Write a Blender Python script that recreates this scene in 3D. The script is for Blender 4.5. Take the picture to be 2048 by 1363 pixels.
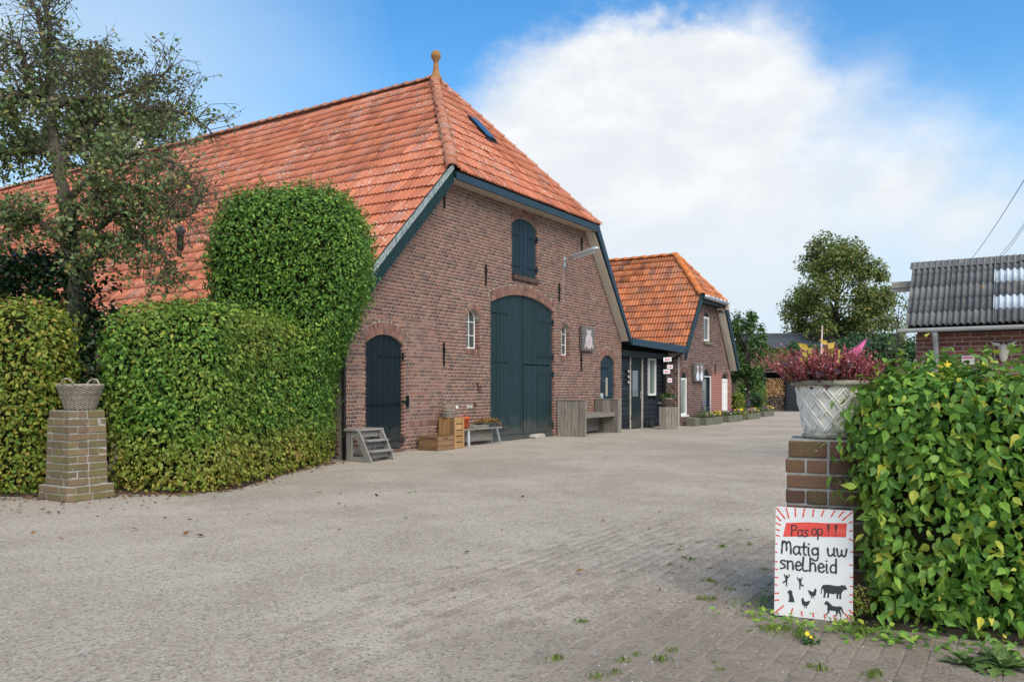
import bpy, bmesh, math, random
import numpy as np
from mathutils import Vector, Matrix

random.seed(11)
rng = np.random.default_rng(11)
D = bpy.data
for o in list(D.objects):
    D.objects.remove(o)
scene = bpy.context.scene
COL = scene.collection

# ------------------------------------------------------------------ camera
FPX, CX, HY, CAMH = 1620.0, 1024.0, 777.0, 1.2      # focal length, centre and horizon of the 2048 px frame
cd = D.cameras.new('camera')
cd.sensor_width = 36.0
cd.lens = 36.0 * FPX / 2048.0
cd.shift_y = (HY - 681.5) / 2048.0
cd.clip_start, cd.clip_end = 0.05, 2000.0
cam = D.objects.new('camera', cd)
COL.objects.link(cam)
cam.location = (0, 0, CAMH)
cam.rotation_euler = (math.radians(90), 0, 0)
scene.camera = cam

def at(px, py, Y):
    "world point seen at a photo pixel, Y metres in front of the camera"
    return Vector(((px - CX) / FPX * Y, Y, CAMH - (py - HY) / FPX * Y))

# ------------------------------------------------------------------ world, sun, exposure
SUN_EL, SUN_AZ = math.radians(46), math.radians(152)      # azimuth clockwise from +Y
world = D.worlds.new('World')
scene.world = world
world.use_nodes = True
wt = world.node_tree
wt.nodes.clear()
def wn(t, **k):
    n = wt.nodes.new(t)
    for a, b in k.items():
        setattr(n, a, b)
    return n
def wl(a, b):
    wt.links.new(a, b)
def wmath(op, a, b=None, c=None, clamp=False):
    n = wn('ShaderNodeMath', operation=op, use_clamp=clamp)
    for i, v in enumerate((a, b, c)):
        if v is None:
            continue
        if isinstance(v, (int, float)):
            n.inputs[i].default_value = v
        else:
            wl(v, n.inputs[i])
    return n.outputs[0]
w_out = wn('ShaderNodeOutputWorld')
w_bg = wn('ShaderNodeBackground')
w_bg.inputs['Strength'].default_value = 0.12
wl(w_bg.outputs[0], w_out.inputs[0])
sky = wn('ShaderNodeTexSky', sky_type='NISHITA')
sky.sun_disc = False
sky.sun_elevation = SUN_EL
sky.sun_rotation = SUN_AZ
sky.air_density = 1.25
sky.dust_density = 0.3
sky.ozone_density = 3.0
tcw = wn('ShaderNodeTexCoord')
sepw = wn('ShaderNodeSeparateXYZ')
wl(tcw.outputs['Generated'], sepw.inputs[0])
def wnoise(scale, detail=6, rough=.55, dist=0., off=(0, 0, 0)):
    m = wn('ShaderNodeMapping')
    m.inputs['Location'].default_value = off
    m.inputs['Scale'].default_value = (1, 1, 1.8)
    wl(tcw.outputs['Generated'], m.inputs[0])
    n = wn('ShaderNodeTexNoise')
    n.inputs['Scale'].default_value = scale
    n.inputs['Detail'].default_value = detail
    n.inputs['Roughness'].default_value = rough
    n.inputs['Distortion'].default_value = dist
    wl(m.outputs[0], n.inputs['Vector'])
    return n.outputs[0]
def wblob(px, py, r):
    "1 at the centre of a sky patch, falling to 0 at angular radius r"
    d = Vector(((px - CX) / FPX, 1, (HY - py) / FPX)).normalized()
    dn = wn('ShaderNodeVectorMath', operation='DISTANCE')
    nn = wn('ShaderNodeVectorMath', operation='NORMALIZE')
    wl(tcw.outputs['Generated'], nn.inputs[0])
    wl(nn.outputs[0], dn.inputs[0])
    dn.inputs[1].default_value = d
    mr = wn('ShaderNodeMapRange', interpolation_type='SMOOTHSTEP')
    mr.inputs[1].default_value = 0
    mr.inputs[2].default_value = r
    mr.inputs[3].default_value = 1
    mr.inputs[4].default_value = 0
    wl(dn.outputs['Value'], mr.inputs[0])
    return mr.outputs[0]
def wstep(v, a, b, lo=0., hi=1.):
    mr = wn('ShaderNodeMapRange', interpolation_type='SMOOTHSTEP')
    for i, x in ((1, a), (2, b), (3, lo), (4, hi)):
        mr.inputs[i].default_value = x
    wl(v, mr.inputs[0])
    return mr.outputs[0]
n_big = wnoise(2.6, 9, .58, .3, (3.1, 1.7, .4))
n_fine = wnoise(8.0, 8, .6, .2, (1., 5., 2.))
# puffy bank in view: soft patches looked up through a warped direction
wmp = wn('ShaderNodeMapping')
wmp.inputs['Scale'].default_value = (1, 1, 1.5)
wl(tcw.outputs['Generated'], wmp.inputs[0])
wns = wn('ShaderNodeTexNoise')
wns.inputs['Scale'].default_value = 5.5
wns.inputs['Detail'].default_value = 7
wns.inputs['Roughness'].default_value = .6
wl(wmp.outputs[0], wns.inputs['Vector'])
wsub = wn('ShaderNodeVectorMath', operation='SUBTRACT')
wl(wns.outputs['Color'], wsub.inputs[0])
wsub.inputs[1].default_value = (.5, .5, .5)
wsc = wn('ShaderNodeVectorMath', operation='SCALE')
wl(wsub.outputs[0], wsc.inputs[0])
wsc.inputs['Scale'].default_value = .20
wadd = wn('ShaderNodeVectorMath', operation='ADD')
wl(tcw.outputs['Generated'], wadd.inputs[0])
wl(wsc.outputs[0], wadd.inputs[1])
def puff(px, py, r, soft=.5):
    d = Vector(((px - CX) / FPX, 1, (HY - py) / FPX)).normalized()
    dn = wn('ShaderNodeVectorMath', operation='DISTANCE')
    wl(wadd.outputs[0], dn.inputs[0])
    dn.inputs[1].default_value = d
    return wstep(dn.outputs['Value'], r * (1 - soft), r * (1 + soft), 1., 0.)
bank = puff(1150, 340, .145, .28)
for (px, py, r, sf) in ((1270, 235, .115, .25), (1395, 150, .085, .25), (1430, 300, .15, .35), (1290, 430, .18, .45), (1590, 340, .10, .9), (1460, 430, .15, .6), (1760, 410, .075, .95), (1930, 450, .06, .95)):
    bank = wmath('MAXIMUM', bank, puff(px, py, r, sf))
hole = wmath('ADD', wmath('MULTIPLY', wblob(640, 60, .46), .45), wmath('ADD', wmath('MULTIPLY', wblob(1720, 20, .40), .42), wmath('MULTIPLY', wblob(1150, -10, .26), .40)))
dens = wmath('ADD', wmath('MULTIPLY', n_big, .8), wmath('MULTIPLY', n_fine, .25))
dens = wmath('SUBTRACT', wmath('ADD', dens, .14), hole)
cloud = wmath('MAXIMUM', wstep(dens, .50, .92), bank)
veil_n = wnoise(1.7, 5, .5, .4, (7., 2., 3.))
veil = wmath('ADD', wmath('MULTIPLY', wstep(veil_n, .35, .75), .42), wmath('MULTIPLY', wblob(60, 120, .44), .62))
low = wstep(sepw.outputs[2], .36, .08, 0., .92)
veil = wmath('SUBTRACT', veil, wmath('ADD', wmath('MULTIPLY', wblob(1150, 0, .30), .35), wmath('MULTIPLY', wblob(1800, 40, .36), .25)), clamp=True)
veil = wmath('MAXIMUM', veil, low, clamp=True)
mix1 = wn('ShaderNodeMix', data_type='RGBA')
wl(veil, mix1.inputs[0])
skyc = wn('ShaderNodeHueSaturation')
skyc.inputs['Saturation'].default_value = 1.34
skyc.inputs['Value'].default_value = .96
wl(sky.outputs[0], skyc.inputs['Color'])
wl(skyc.outputs[0], mix1.inputs[6])
mix1.inputs[7].default_value = (2.95, 3.80, 4.60, 1)
mix2 = wn('ShaderNodeMix', data_type='RGBA')
wl(wmath('MULTIPLY', wmath('MULTIPLY', cloud, .95), wstep(sepw.outputs[2], .0, .24, .35, 1.)), mix2.inputs[0])
wl(mix1.outputs[2], mix2.inputs[6])
cshade = wn('ShaderNodeMix', data_type='RGBA')
wl(wmath('MULTIPLY', wstep(n_fine, .38, .68), wstep(sepw.outputs[2], .08, .3)), cshade.inputs[0])
cshade.inputs[6].default_value = (4.05, 4.2, 4.38, 1)
cshade.inputs[7].default_value = (4.85, 4.86, 4.86, 1)
wl(cshade.outputs[2], mix2.inputs[7])
wl(mix2.outputs[2], w_bg.inputs['Color'])

sd = D.lights.new('sun', 'SUN')
sd.energy = 2.2
sd.angle = math.radians(50)
sd.color = (1.0, .90, .76)
sun = D.objects.new('sun', sd)
COL.objects.link(sun)
sdir = Vector((math.sin(SUN_AZ) * math.cos(SUN_EL), math.cos(SUN_AZ) * math.cos(SUN_EL), math.sin(SUN_EL)))
sun.rotation_euler = sdir.to_track_quat('Z', 'Y').to_euler()

vs = scene.view_settings
vs.view_transform = 'Standard'
vs.look = 'None'
vs.exposure = 0.8
vs.gamma = 1.0
vs.use_curve_mapping = False
scene.cycles.use_denoising = True
scene.cycles.max_bounces = 6
scene.cycles.diffuse_bounces = 3
scene.cycles.glossy_bounces = 3
scene.cycles.transmission_bounces = 4
scene.cycles.transparent_max_bounces = 8

# ------------------------------------------------------------------ frame of the farm: u along the barn front, y behind it
EX = Vector((1026.0, 1620.0)).normalized()
EY = Vector((-EX.y, EX.x))
ORG = Vector((-2.8394, 13.6901))
THETA = math.atan2(EX.y, EX.x)
def W2(u, y):
    p = ORG + EX * u + EY * y
    return (p.x, p.y)
def W3(u, y, z=0.):
    p = W2(u, y)
    return Vector((p[0], p[1], z))
def to_local(X, Y):
    d = Vector((X, Y)) - ORG
    return d.dot(EX), d.dot(EY)
def sstep(a, b, x):
    t = np.clip((np.asarray(x, float) - a) / (b - a), 0, 1)
    return t * t * (3 - 2 * t)
def gz_local(u, y):
    return .045 * sstep(-.6, 1.5, u) * sstep(12.6, 10.8, u) * sstep(-4, -.8, y)
def gz(X, Y):
    u = (X - ORG.x) * EX.x + (Y - ORG.y) * EX.y
    y = (X - ORG.x) * EY.x + (Y - ORG.y) * EY.y
    return gz_local(u, y)

# ------------------------------------------------------------------ materials
def new_mat(name):
    m = D.materials.new(name)
    m.use_nodes = True
    nt = m.node_tree
    nt.nodes.clear()
    out = nt.nodes.new('ShaderNodeOutputMaterial')
    b = nt.nodes.new('ShaderNodeBsdfPrincipled')
    nt.links.new(b.outputs[0], out.inputs[0])
    return m, nt, b, out
def nd(nt, t, **k):
    n = nt.nodes.new(t)
    for a, b in k.items():
        setattr(n, a, b)
    return n
def rnd_socket(nt):
    "one random number per object and per loose piece of a joined mesh"
    g = nd(nt, 'ShaderNodeNewGeometry')
    oi = nd(nt, 'ShaderNodeObjectInfo')
    a = nd(nt, 'ShaderNodeMath', operation='ADD')
    nt.links.new(g.outputs['Random Per Island'], a.inputs[0])
    nt.links.new(oi.outputs['Random'], a.inputs[1])
    f = nd(nt, 'ShaderNodeMath', operation='FRACT')
    nt.links.new(a.outputs[0], f.inputs[0])
    return f.outputs[0]
def noise(nt, scale, detail=5, rough=.6, stretch=(1, 1, 1), coord='Object', dist=0., off=(0, 0, 0)):
    tc = nd(nt, 'ShaderNodeTexCoord')
    mp = nd(nt, 'ShaderNodeMapping')
    mp.inputs['Scale'].default_value = stretch
    mp.inputs['Location'].default_value = off
    if coord == 'World':
        g = nd(nt, 'ShaderNodeNewGeometry')
        nt.links.new(g.outputs['Position'], mp.inputs[0])
    else:
        nt.links.new(tc.outputs[coord], mp.inputs[0])
    n = nd(nt, 'ShaderNodeTexNoise')
    n.inputs['Scale'].default_value = scale
    n.inputs['Detail'].default_value = detail
    n.inputs['Roughness'].default_value = rough
    n.inputs['Distortion'].default_value = dist
    nt.links.new(mp.outputs[0], n.inputs['Vector'])
    return n.outputs[0]
def ramp(nt, fac, stops, interp='LINEAR'):
    r = nd(nt, 'ShaderNodeValToRGB')
    r.color_ramp.interpolation = interp
    e = r.color_ramp.elements
    while len(e) > 1:
        e.remove(e[-1])
    e[0].position, e[0].color = stops[0][0], (*stops[0][1], 1)
    for p, c in stops[1:]:
        x = e.new(p)
        x.color = (*c, 1)
    nt.links.new(fac, r.inputs[0])
    return r.outputs[0]
def mixc(nt, fac, a, b, blend='MIX'):
    m = nd(nt, 'ShaderNodeMix', data_type='RGBA', blend_type=blend)
    for i, v in ((0, fac), (6, a), (7, b)):
        if isinstance(v, (int, float)):
            m.inputs[i].default_value = v
        elif isinstance(v, tuple):
            m.inputs[i].default_value = (*v, 1) if len(v) == 3 else v
        else:
            nt.links.new(v, m.inputs[i])
    return m.outputs[2]
def maprange(nt, v, a, b, lo=0., hi=1., smooth=True):
    mr = nd(nt, 'ShaderNodeMapRange')
    if smooth:
        mr.interpolation_type = 'SMOOTHSTEP'
    for i, x in ((1, a), (2, b), (3, lo), (4, hi)):
        mr.inputs[i].default_value = x
    nt.links.new(v, mr.inputs[0])
    return mr.outputs[0]
def bump(nt, b, h, strength=.4, dist=.01):
    n = nd(nt, 'ShaderNodeBump')
    n.inputs['Strength'].default_value = strength
    n.inputs['Distance'].default_value = dist
    nt.links.new(h, n.inputs['Height'])
    nt.links.new(n.outputs[0], b.inputs['Normal'])
def setc(nt, b, c):
    if isinstance(c, tuple):
        b.inputs['Base Color'].default_value = (*c, 1)
    else:
        nt.links.new(c, b.inputs['Base Color'])

def simple(name, c1, c2=None, scale=6., rough=.7, stretch=(1, 1, 1), bmp=.2, rand=0., detail=6, metal=0., spec=.4, dist=0., bscale=None, bdist=.006):
    "two tones of one colour mixed by noise, a little random per piece, fine relief"
    m, nt, b, out = new_mat(name)
    c2 = c2 or tuple(x * .7 for x in c1)
    n = noise(nt, scale, detail, .62, stretch, dist=dist)
    c = mixc(nt, maprange(nt, n, .3, .7), c1, c2)
    if rand:
        r = rnd_socket(nt)
        hs = nd(nt, 'ShaderNodeHueSaturation')
        nt.links.new(maprange(nt, r, 0, 1, 1 - rand, 1 + rand, False), hs.inputs['Value'])
        nt.links.new(c, hs.inputs['Color'])
        c = hs.outputs[0]
    setc(nt, b, c)
    b.inputs['Roughness'].default_value = rough
    b.inputs['Metallic'].default_value = metal
    b.inputs['Specular IOR Level'].default_value = spec
    if bmp:
        bump(nt, b, noise(nt, bscale or scale * 3, 4, .6, stretch), bmp, bdist)
    return m

def brick_mat(name, stops, blotch=(.42, .36, .30), blotch_amt=.25, moss=0., pink=None):
    m, nt, b, out = new_mat(name)
    r = rnd_socket(nt)
    c = ramp(nt, r, stops)
    n1 = noise(nt, 55, 5, .7, coord='World')
    c = mixc(nt, maprange(nt, n1, .25, .75, .0, .25), c, (.11, .06, .045), 'MIX')
    n2 = noise(nt, 1.3, 6, .6, coord='World')
    c = mixc(nt, maprange(nt, n2, .52, .78, 0, blotch_amt), c, blotch)
    if pink:
        tc = nd(nt, 'ShaderNodeTexCoord')
        sp = nd(nt, 'ShaderNodeSeparateXYZ')
        nt.links.new(tc.outputs['Object'], sp.inputs[0])
        a = maprange(nt, sp.outputs[0], pink[0] - .15, pink[0] + .1)
        z = maprange(nt, sp.outputs[2], pink[1] + .25, pink[1] - .15)
        mu = nd(nt, 'ShaderNodeMath', operation='MULTIPLY')
        nt.links.new(a, mu.inputs[0])
        nt.links.new(z, mu.inputs[1])
        mu2 = nd(nt, 'ShaderNodeMath', operation='MULTIPLY')
        nt.links.new(mu.outputs[0], mu2.inputs[0])
        mu2.inputs[1].default_value = .75
        c = mixc(nt, mu2.outputs[0], c, (.42, .16, .13))
    if moss:
        n3 = noise(nt, 4.5, 6, .65, coord='World', off=(3, 1, 2))
        c = mixc(nt, maprange(nt, n3, .40, .66, 0, moss), c, (.16, .15, .055))
        n4 = noise(nt, 42, 3, .6, coord='World', off=(5, 1, 2))
        c = mixc(nt, maprange(nt, n4, .66, .72, 0, .7), c, (.5, .48, .42))
    setc(nt, b, c)
    b.inputs['Roughness'].default_value = .92
    b.inputs['Specular IOR Level'].default_value = .25
    bump(nt, b, noise(nt, 120, 4, .7, coord='World'), .5, .004)
    return m

def tile_mat(name, stops, lich=.5, dark=.3):
    m, nt, b, out = new_mat(name)
    r = rnd_socket(nt)
    c = ramp(nt, r, stops)
    n1 = noise(nt, 2.2, 6, .65, coord='World')
    c = mixc(nt, maprange(nt, n1, .42, .72, 0, dark), c, (.20, .105, .072))
    n2 = noise(nt, 26, 5, .7, coord='World')
    c = mixc(nt, maprange(nt, n2, .55, .8, 0, .55), c, (.22, .10, .06))
    n3 = noise(nt, 16, 3, .6, coord='World', off=(4, 7, 1))
    n4 = noise(nt, .55, 4, .6, coord='World', off=(9, 2, 5))
    mm = nd(nt, 'ShaderNodeMath', operation='MULTIPLY')
    nt.links.new(maprange(nt, n3, .54, .66), mm.inputs[0])
    nt.links.new(maprange(nt, n4, .42, .66, 0, lich), mm.inputs[1])
    c = mixc(nt, mm.outputs[0], c, (.50, .46, .40))
    n5 = noise(nt, 9, 4, .6, coord='World', off=(1, 17, 4))
    c = mixc(nt, maprange(nt, n5, .68, .76, 0, .5), c, (.50, .27, .03))
    setc(nt, b, c)
    b.inputs['Roughness'].default_value = .8
    b.inputs['Specular IOR Level'].default_value = .3
    bump(nt, b, noise(nt, 90, 4, .7, coord='World'), .35, .004)
    return m

def leaf_mat(name, stops, trans=.3, rough=.5, patch=None, patch_amt=.6, low=None):
    m, nt, b, out = new_mat(name)
    r = rnd_socket(nt)
    c = ramp(nt, r, stops)
    if patch:
        n = noise(nt, 1.1, 5, .6, coord='World')
        f = maprange(nt, n, .42, .68, 0, patch_amt)
        if low:
            g = nd(nt, 'ShaderNodeNewGeometry')
            sp = nd(nt, 'ShaderNodeSeparateXYZ')
            nt.links.new(g.outputs['Position'], sp.inputs[0])
            lo = maprange(nt, sp.outputs[2], low, 0.05, 0, .75)
            ad = nd(nt, 'ShaderNodeMath', operation='ADD', use_clamp=True)
            nt.links.new(f, ad.inputs[0])
            nt.links.new(lo, ad.inputs[1])
            f = ad.outputs[0]
        r2 = nd(nt, 'ShaderNodeMath', operation='MULTIPLY')
        nt.links.new(r, r2.inputs[0])
        r2.inputs[1].default_value = 7.31
        r3 = nd(nt, 'ShaderNodeMath', operation='FRACT')
        nt.links.new(r2.outputs[0], r3.inputs[0])
        pc = ramp(nt, r3.outputs[0], patch)
        c = mixc(nt, f, c, pc)
    nm = noise(nt, 48, 4, .65, coord='World', off=(2, 5, 1))
    hm = nd(nt, 'ShaderNodeHueSaturation')
    nt.links.new(maprange(nt, nm, .25, .75, .72, 1.28, False), hm.inputs['Value'])
    nt.links.new(c, hm.inputs['Color'])
    c = hm.outputs[0]
    setc(nt, b, c)
    bump(nt, b, nm, .3, .004)
    b.inputs['Roughness'].default_value = rough
    b.inputs['Specular IOR Level'].default_value = .3
    t = nd(nt, 'ShaderNodeBsdfTranslucent')
    if isinstance(c, tuple):
        t.inputs[0].default_value = (*c, 1)
    else:
        nt.links.new(c, t.inputs[0])
    mx = nd(nt, 'ShaderNodeMixShader')
    mx.inputs[0].default_value = trans
    nt.links.new(b.outputs[0], mx.inputs[1])
    nt.links.new(t.outputs[0], mx.inputs[2])
    nt.links.new(mx.outputs[0], out.inputs[0])
    return m

def plank_mat(name, c1, c2, along=2, rough=.8, rand=.15, grain=1., spec=.2, foot=None):
    "timber with the grain along one object axis"
    st = [14., 14., 14.]
    st[along] = 1.2
    m, nt, b, out = new_mat(name)
    n = noise(nt, 2.2 * grain, 8, .7, tuple(st), coord='World' if along == 2 else 'Object')
    c = mixc(nt, maprange(nt, n, .3, .72), c1, c2)
    n2 = noise(nt, 3.0, 5, .6, coord='World')
    c = mixc(nt, maprange(nt, n2, .5, .8, 0, .4), c, tuple(x * .55 for x in c1))
    if foot:
        g = nd(nt, 'ShaderNodeNewGeometry')
        sp = nd(nt, 'ShaderNodeSeparateXYZ')
        nt.links.new(g.outputs['Position'], sp.inputs[0])
        n3 = noise(nt, 6, 5, .6, coord='World', off=(1, 4, 2))
        zz = nd(nt, 'ShaderNodeMath', operation='MULTIPLY_ADD')
        nt.links.new(n3, zz.inputs[0])
        zz.inputs[1].default_value = -.9
        nt.links.new(sp.outputs[2], zz.inputs[2])
        c = mixc(nt, maprange(nt, zz.outputs[0], .15, -.3, 0, .55), c, foot)
    r = rnd_socket(nt)
    hs = nd(nt, 'ShaderNodeHueSaturation')
    nt.links.new(maprange(nt, r, 0, 1, 1 - rand, 1 + rand, False), hs.inputs['Value'])
    nt.links.new(c, hs.inputs['Color'])
    setc(nt, b, hs.outputs[0])
    b.inputs['Roughness'].default_value = rough
    b.inputs['Specular IOR Level'].default_value = spec
    bump(nt, b, n, .35, .006)
    return m

M = {}
M['brick'] = brick_mat('old_red_brick', [(0, (0.133, 0.082, 0.072)), (.22, (0.181, 0.102, 0.084)), (.5, (0.234, 0.125, 0.096)), (.75, (0.270, 0.140, 0.106)), (.92, (0.305, 0.168, 0.122)), (1, (0.185, 0.136, 0.120))])
M['brick_annex'] = brick_mat('dark_red_brick', [(0, (0.075, 0.049, 0.050)), (.3, (0.120, 0.070, 0.065)), (.6, (0.170, 0.091, 0.081)), (.85, (0.220, 0.108, 0.089)), (1, (0.140, 0.103, 0.103))], pink=(17.15, 1.75))
M['brick_pillar'] = brick_mat('weathered_pillar_brick', [(0, (.085, .045, .035)), (.4, (.13, .066, .048)), (.75, (.17, .085, .058)), (1, (.20, .11, .075))], moss=.45)
M['brick_moss'] = brick_mat('mossy_pillar_brick', [(0, (0.140, 0.106, 0.071)), (.5, (0.200, 0.138, 0.085)), (1, (0.250, 0.180, 0.114))], moss=.85)
M['brick_shed'] = brick_mat('shed_brick', [(0, (.15, .06, .05)), (.5, (.21, .08, .062)), (1, (.27, .11, .08))])
M['mortar'] = simple('lime_mortar', (.45, .395, .33), (.36, .31, .255), 14, .95, bmp=.5, bscale=90)
M['mortar_grey'] = simple('grey_mortar', (.40, .39, .36), (.24, .235, .2), 20, .95, bmp=.5, bscale=90)
M['tile'] = tile_mat('red_clay_tile', [(0, (0.340, 0.107, 0.062)), (.3, (0.442, 0.145, 0.078)), (.6, (0.497, 0.163, 0.085)), (.85, (0.552, 0.199, 0.112)), (1, (0.368, 0.175, 0.134))], 1.0, .32)
M['tile_annex'] = tile_mat('orange_clay_tile', [(0, (0.221, 0.087, 0.052)), (.2, (0.368, 0.121, 0.053)), (.5, (0.478, 0.157, 0.060)), (.8, (0.534, 0.189, 0.076)), (1, (0.350, 0.136, 0.069))], .5, .8)
M['ridge'] = tile_mat('ridge_tile', [(0, (.40, .15, .085)), (.5, (.48, .19, .11)), (1, (.42, .22, .15))], 1.0, .3)
M['finial'] = simple('lichened_terracotta', (.34, .19, .055), (.30, .13, .06), 9, .85, bmp=.4)
M['green_door'] = plank_mat('blue_green_door_paint', (.011, .029, .034), (.017, .041, .047), 2, .6, .14, foot=(.10, .095, .08))
M['dark_door'] = plank_mat('dark_green_door_paint', (.0045, .012, .0155), (.0075, .018, .023), 2, .55, .14, foot=(.075, .07, .06))
M['hatch_blue'] = plank_mat('blue_hatch_paint', (.011, .028, .042), (.015, .036, .052), 2, .6, .12)
M['green_board'] = simple('dark_green_board', (.008, .028, .031), (.012, .036, .040), 5, .6, bmp=.1, spec=.2)
M['blue_board'] = simple('sky_tinted_fascia', (.016, .040, .062), (.022, .050, .075), 5, .55, bmp=.1, spec=.25)  # the blue takes in the sky's reflection on the boards
M['board_worn'] = simple('peeling_green_edge', (.42, .45, .44), (.05, .11, .11), 9, .8, (6, 1, 1), bmp=.3)
M['cream'] = simple('cream_soffit', (.62, .56, .45), (.54, .48, .38), 3, .6, bmp=.05)
M['white'] = simple('white_paint', (.78, .78, .75), (.70, .70, .66), 8, .45, bmp=.05)
M['iron'] = simple('black_iron', (.012, .012, .013), (.02, .018, .017), 20, .5, bmp=.2, metal=.3)
M['rust'] = simple('rusty_iron', (.075, .035, .022), (.04, .022, .016), 30, .85, bmp=.4)
M['black_timber'] = plank_mat('black_tarred_board', (.010, .014, .019), (.018, .023, .029), 0, .55, .25)
M['deck'] = simple('roof_underside', (.05, .035, .028), (.03, .02, .016), 4, .95)
M['dark'] = simple('dark_interior', (.008, .008, .009), (.012, .012, .012), 3, .95, bmp=0)
M['oak'] = plank_mat('grey_weathered_oak', (.32, .29, .245), (.15, .135, .11), 2, .85, .28)
M['oak_x'] = plank_mat('grey_weathered_oak_lengthwise', (.27, .25, .215), (.15, .135, .115), 0, .85, .16)
M['step_wood'] = plank_mat('grey_step_wood', (.31, .30, .28), (.19, .18, .165), 2, .85, .15)
M['crate_wood'] = plank_mat('brown_crate_wood', (.27, .16, .085), (.17, .10, .055), 0, .8, .2)
M['crate_light'] = plank_mat('light_crate_wood', (.45, .27, .12), (.33, .19, .085), 2, .8, .15)
M['ink'] = simple('black_ink', (.02, .018, .016), (.03, .025, .02), 8, .9, bmp=0)
M['zinc'] = simple('zinc_grey', (.42, .44, .46), (.33, .35, .37), 7, .4, bmp=.05, metal=.6)
M['galv'] = simple('galvanised_lamp', (.50, .53, .56), (.40, .43, .47), 12, .4, bmp=.05, metal=.5)
M['lens'] = simple('lamp_lens', (.55, .54, .50), (.48, .47, .44), 12, .25, bmp=0)
M['orange'] = simple('orange_plastic', (.72, .13, .025), (.62, .10, .02), 4, .45, bmp=.05)
M['stone'] = simple('mossy_trough_stone', (.17, .16, .13), (.115, .12, .07), 5, .95, bmp=.5, bscale=40)
M['pale_stone'] = simple('pale_stone', (.5, .47, .40), (.36, .33, .28), 9, .95, bmp=.4)
M['concrete_white'] = simple('whitewashed_concrete', (.86, .83, .76), (.70, .665, .58), 9, .9, bmp=.4, bscale=70)
M['concrete_dirt'] = simple('lichened_concrete_rim', (.36, .34, .27), (.22, .20, .14), 12, .95, bmp=.5, bscale=70)
M['wicker'] = simple('grey_wicker', (.34, .29, .23), (.22, .18, .14), 20, .8, rand=.25, bmp=.2)
M['clay_pot'] = simple('grey_clay_pot', (.26, .22, .185), (.2, .17, .145), 8, .9, bmp=.2)
M['tray'] = simple('dark_tray', (.045, .05, .055), None, 6, .6)
M['fibre'] = simple('fibre_cement_sheet', (.13, .135, .14), (.085, .09, .095), 6, .9, rand=.22, bmp=.4, bscale=50)
M['fibre_lichen'] = None
M['pvc'] = simple('grey_pvc', (.42, .43, .43), (.36, .37, .37), 5, .5, bmp=0)
M['bone'] = simple('bleached_bone', (.56, .53, .45), (.44, .41, .33), 10, .8, bmp=.2)
M['soil'] = simple('dark_soil', (.055, .04, .028), (.03, .022, .016), 9, .98, bmp=.6)
M['bark'] = simple('grey_brown_bark', (.10, .08, .062), (.055, .045, .036), 9, .95, (3, 3, .6), bmp=.8, bdist=.02, bscale=22)
M['bark_lichen'] = simple('lichened_bark', (.125, .11, .078), (.06, .052, .04), 9, .95, (2, 2, .7), bmp=.7, bdist=.02, bscale=22)
M['twig'] = simple('hedge_twig', (.07, .05, .035), (.05, .035, .025), 10, .9)
M['core'] = simple('hedge_inner_shade', (.012, .016, .007), (.02, .02, .01), 6, 1., bmp=0, spec=0.)  # near-black colour stands in for the deep shade between the leaves
M['sign_white'] = simple('white_sign_board', (.80, .80, .78), (.70, .69, .655), 4, .5, bmp=.02, detail=9)
M['sign_red'] = simple('red_paint', (.72, .045, .03), (.78, .12, .09), 14, .5, (1, 1, 4), bmp=0)
M['sign_black'] = simple('charcoal_paint', (.028, .032, .038), (.04, .045, .05), 20, .6, bmp=0)
M['pink_arrow'] = simple('pink_print', (.62, .06, .17), (.70, .12, .24), 12, .6, bmp=0)
M['pink'] = simple('pink_fabric', (.80, .16, .38), (.74, .12, .32), 5, .6, bmp=0)
M['pale_pink'] = simple('pale_pink_fabric', (.80, .58, .62), (.74, .48, .54), 5, .6, bmp=0)
M['purple_edge'] = simple('purple_trim', (.10, .06, .10), (.08, .05, .08), 5, .7, bmp=0)
M['pig_pink'] = simple('pale_pig_paint', (.52, .46, .46), (.44, .37, .37), 8, .7, bmp=0)
M['pig_line'] = simple('pig_outline_paint', (.30, .13, .12), None, 8, .7, bmp=0)
M['board_grey'] = plank_mat('grey_sign_board', (.17, .165, .16), (.11, .105, .10), 2, .8, .12)
M['bird_white'] = simple('white_bird_paint', (.66, .70, .74), (.55, .60, .66), 8, .7, bmp=0)
M['yellow'] = simple('yellow_plastic', (.80, .60, .04), (.75, .52, .03), 5, .5, bmp=0)

def glass_mat(name, tint=(.05, .06, .065), rough=.06):
    m, nt, b, out = new_mat(name)
    setc(nt, b, tint)
    b.inputs['Roughness'].default_value = rough
    b.inputs['Specular IOR Level'].default_value = .8
    b.inputs['Coat Weight'].default_value = .6
    b.inputs['Coat Roughness'].default_value = .03
    return m
M['glass'] = glass_mat('window_glass', (.055, .07, .072))
M['glass_green'] = glass_mat('curtained_glass', (.14, .19, .165), .12)
M['glass_blue'] = glass_mat('skylight_glass', (.02, .05, .10), .06)
M['jar'] = glass_mat('jar_glass', (.28, .32, .32), .08)

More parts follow.
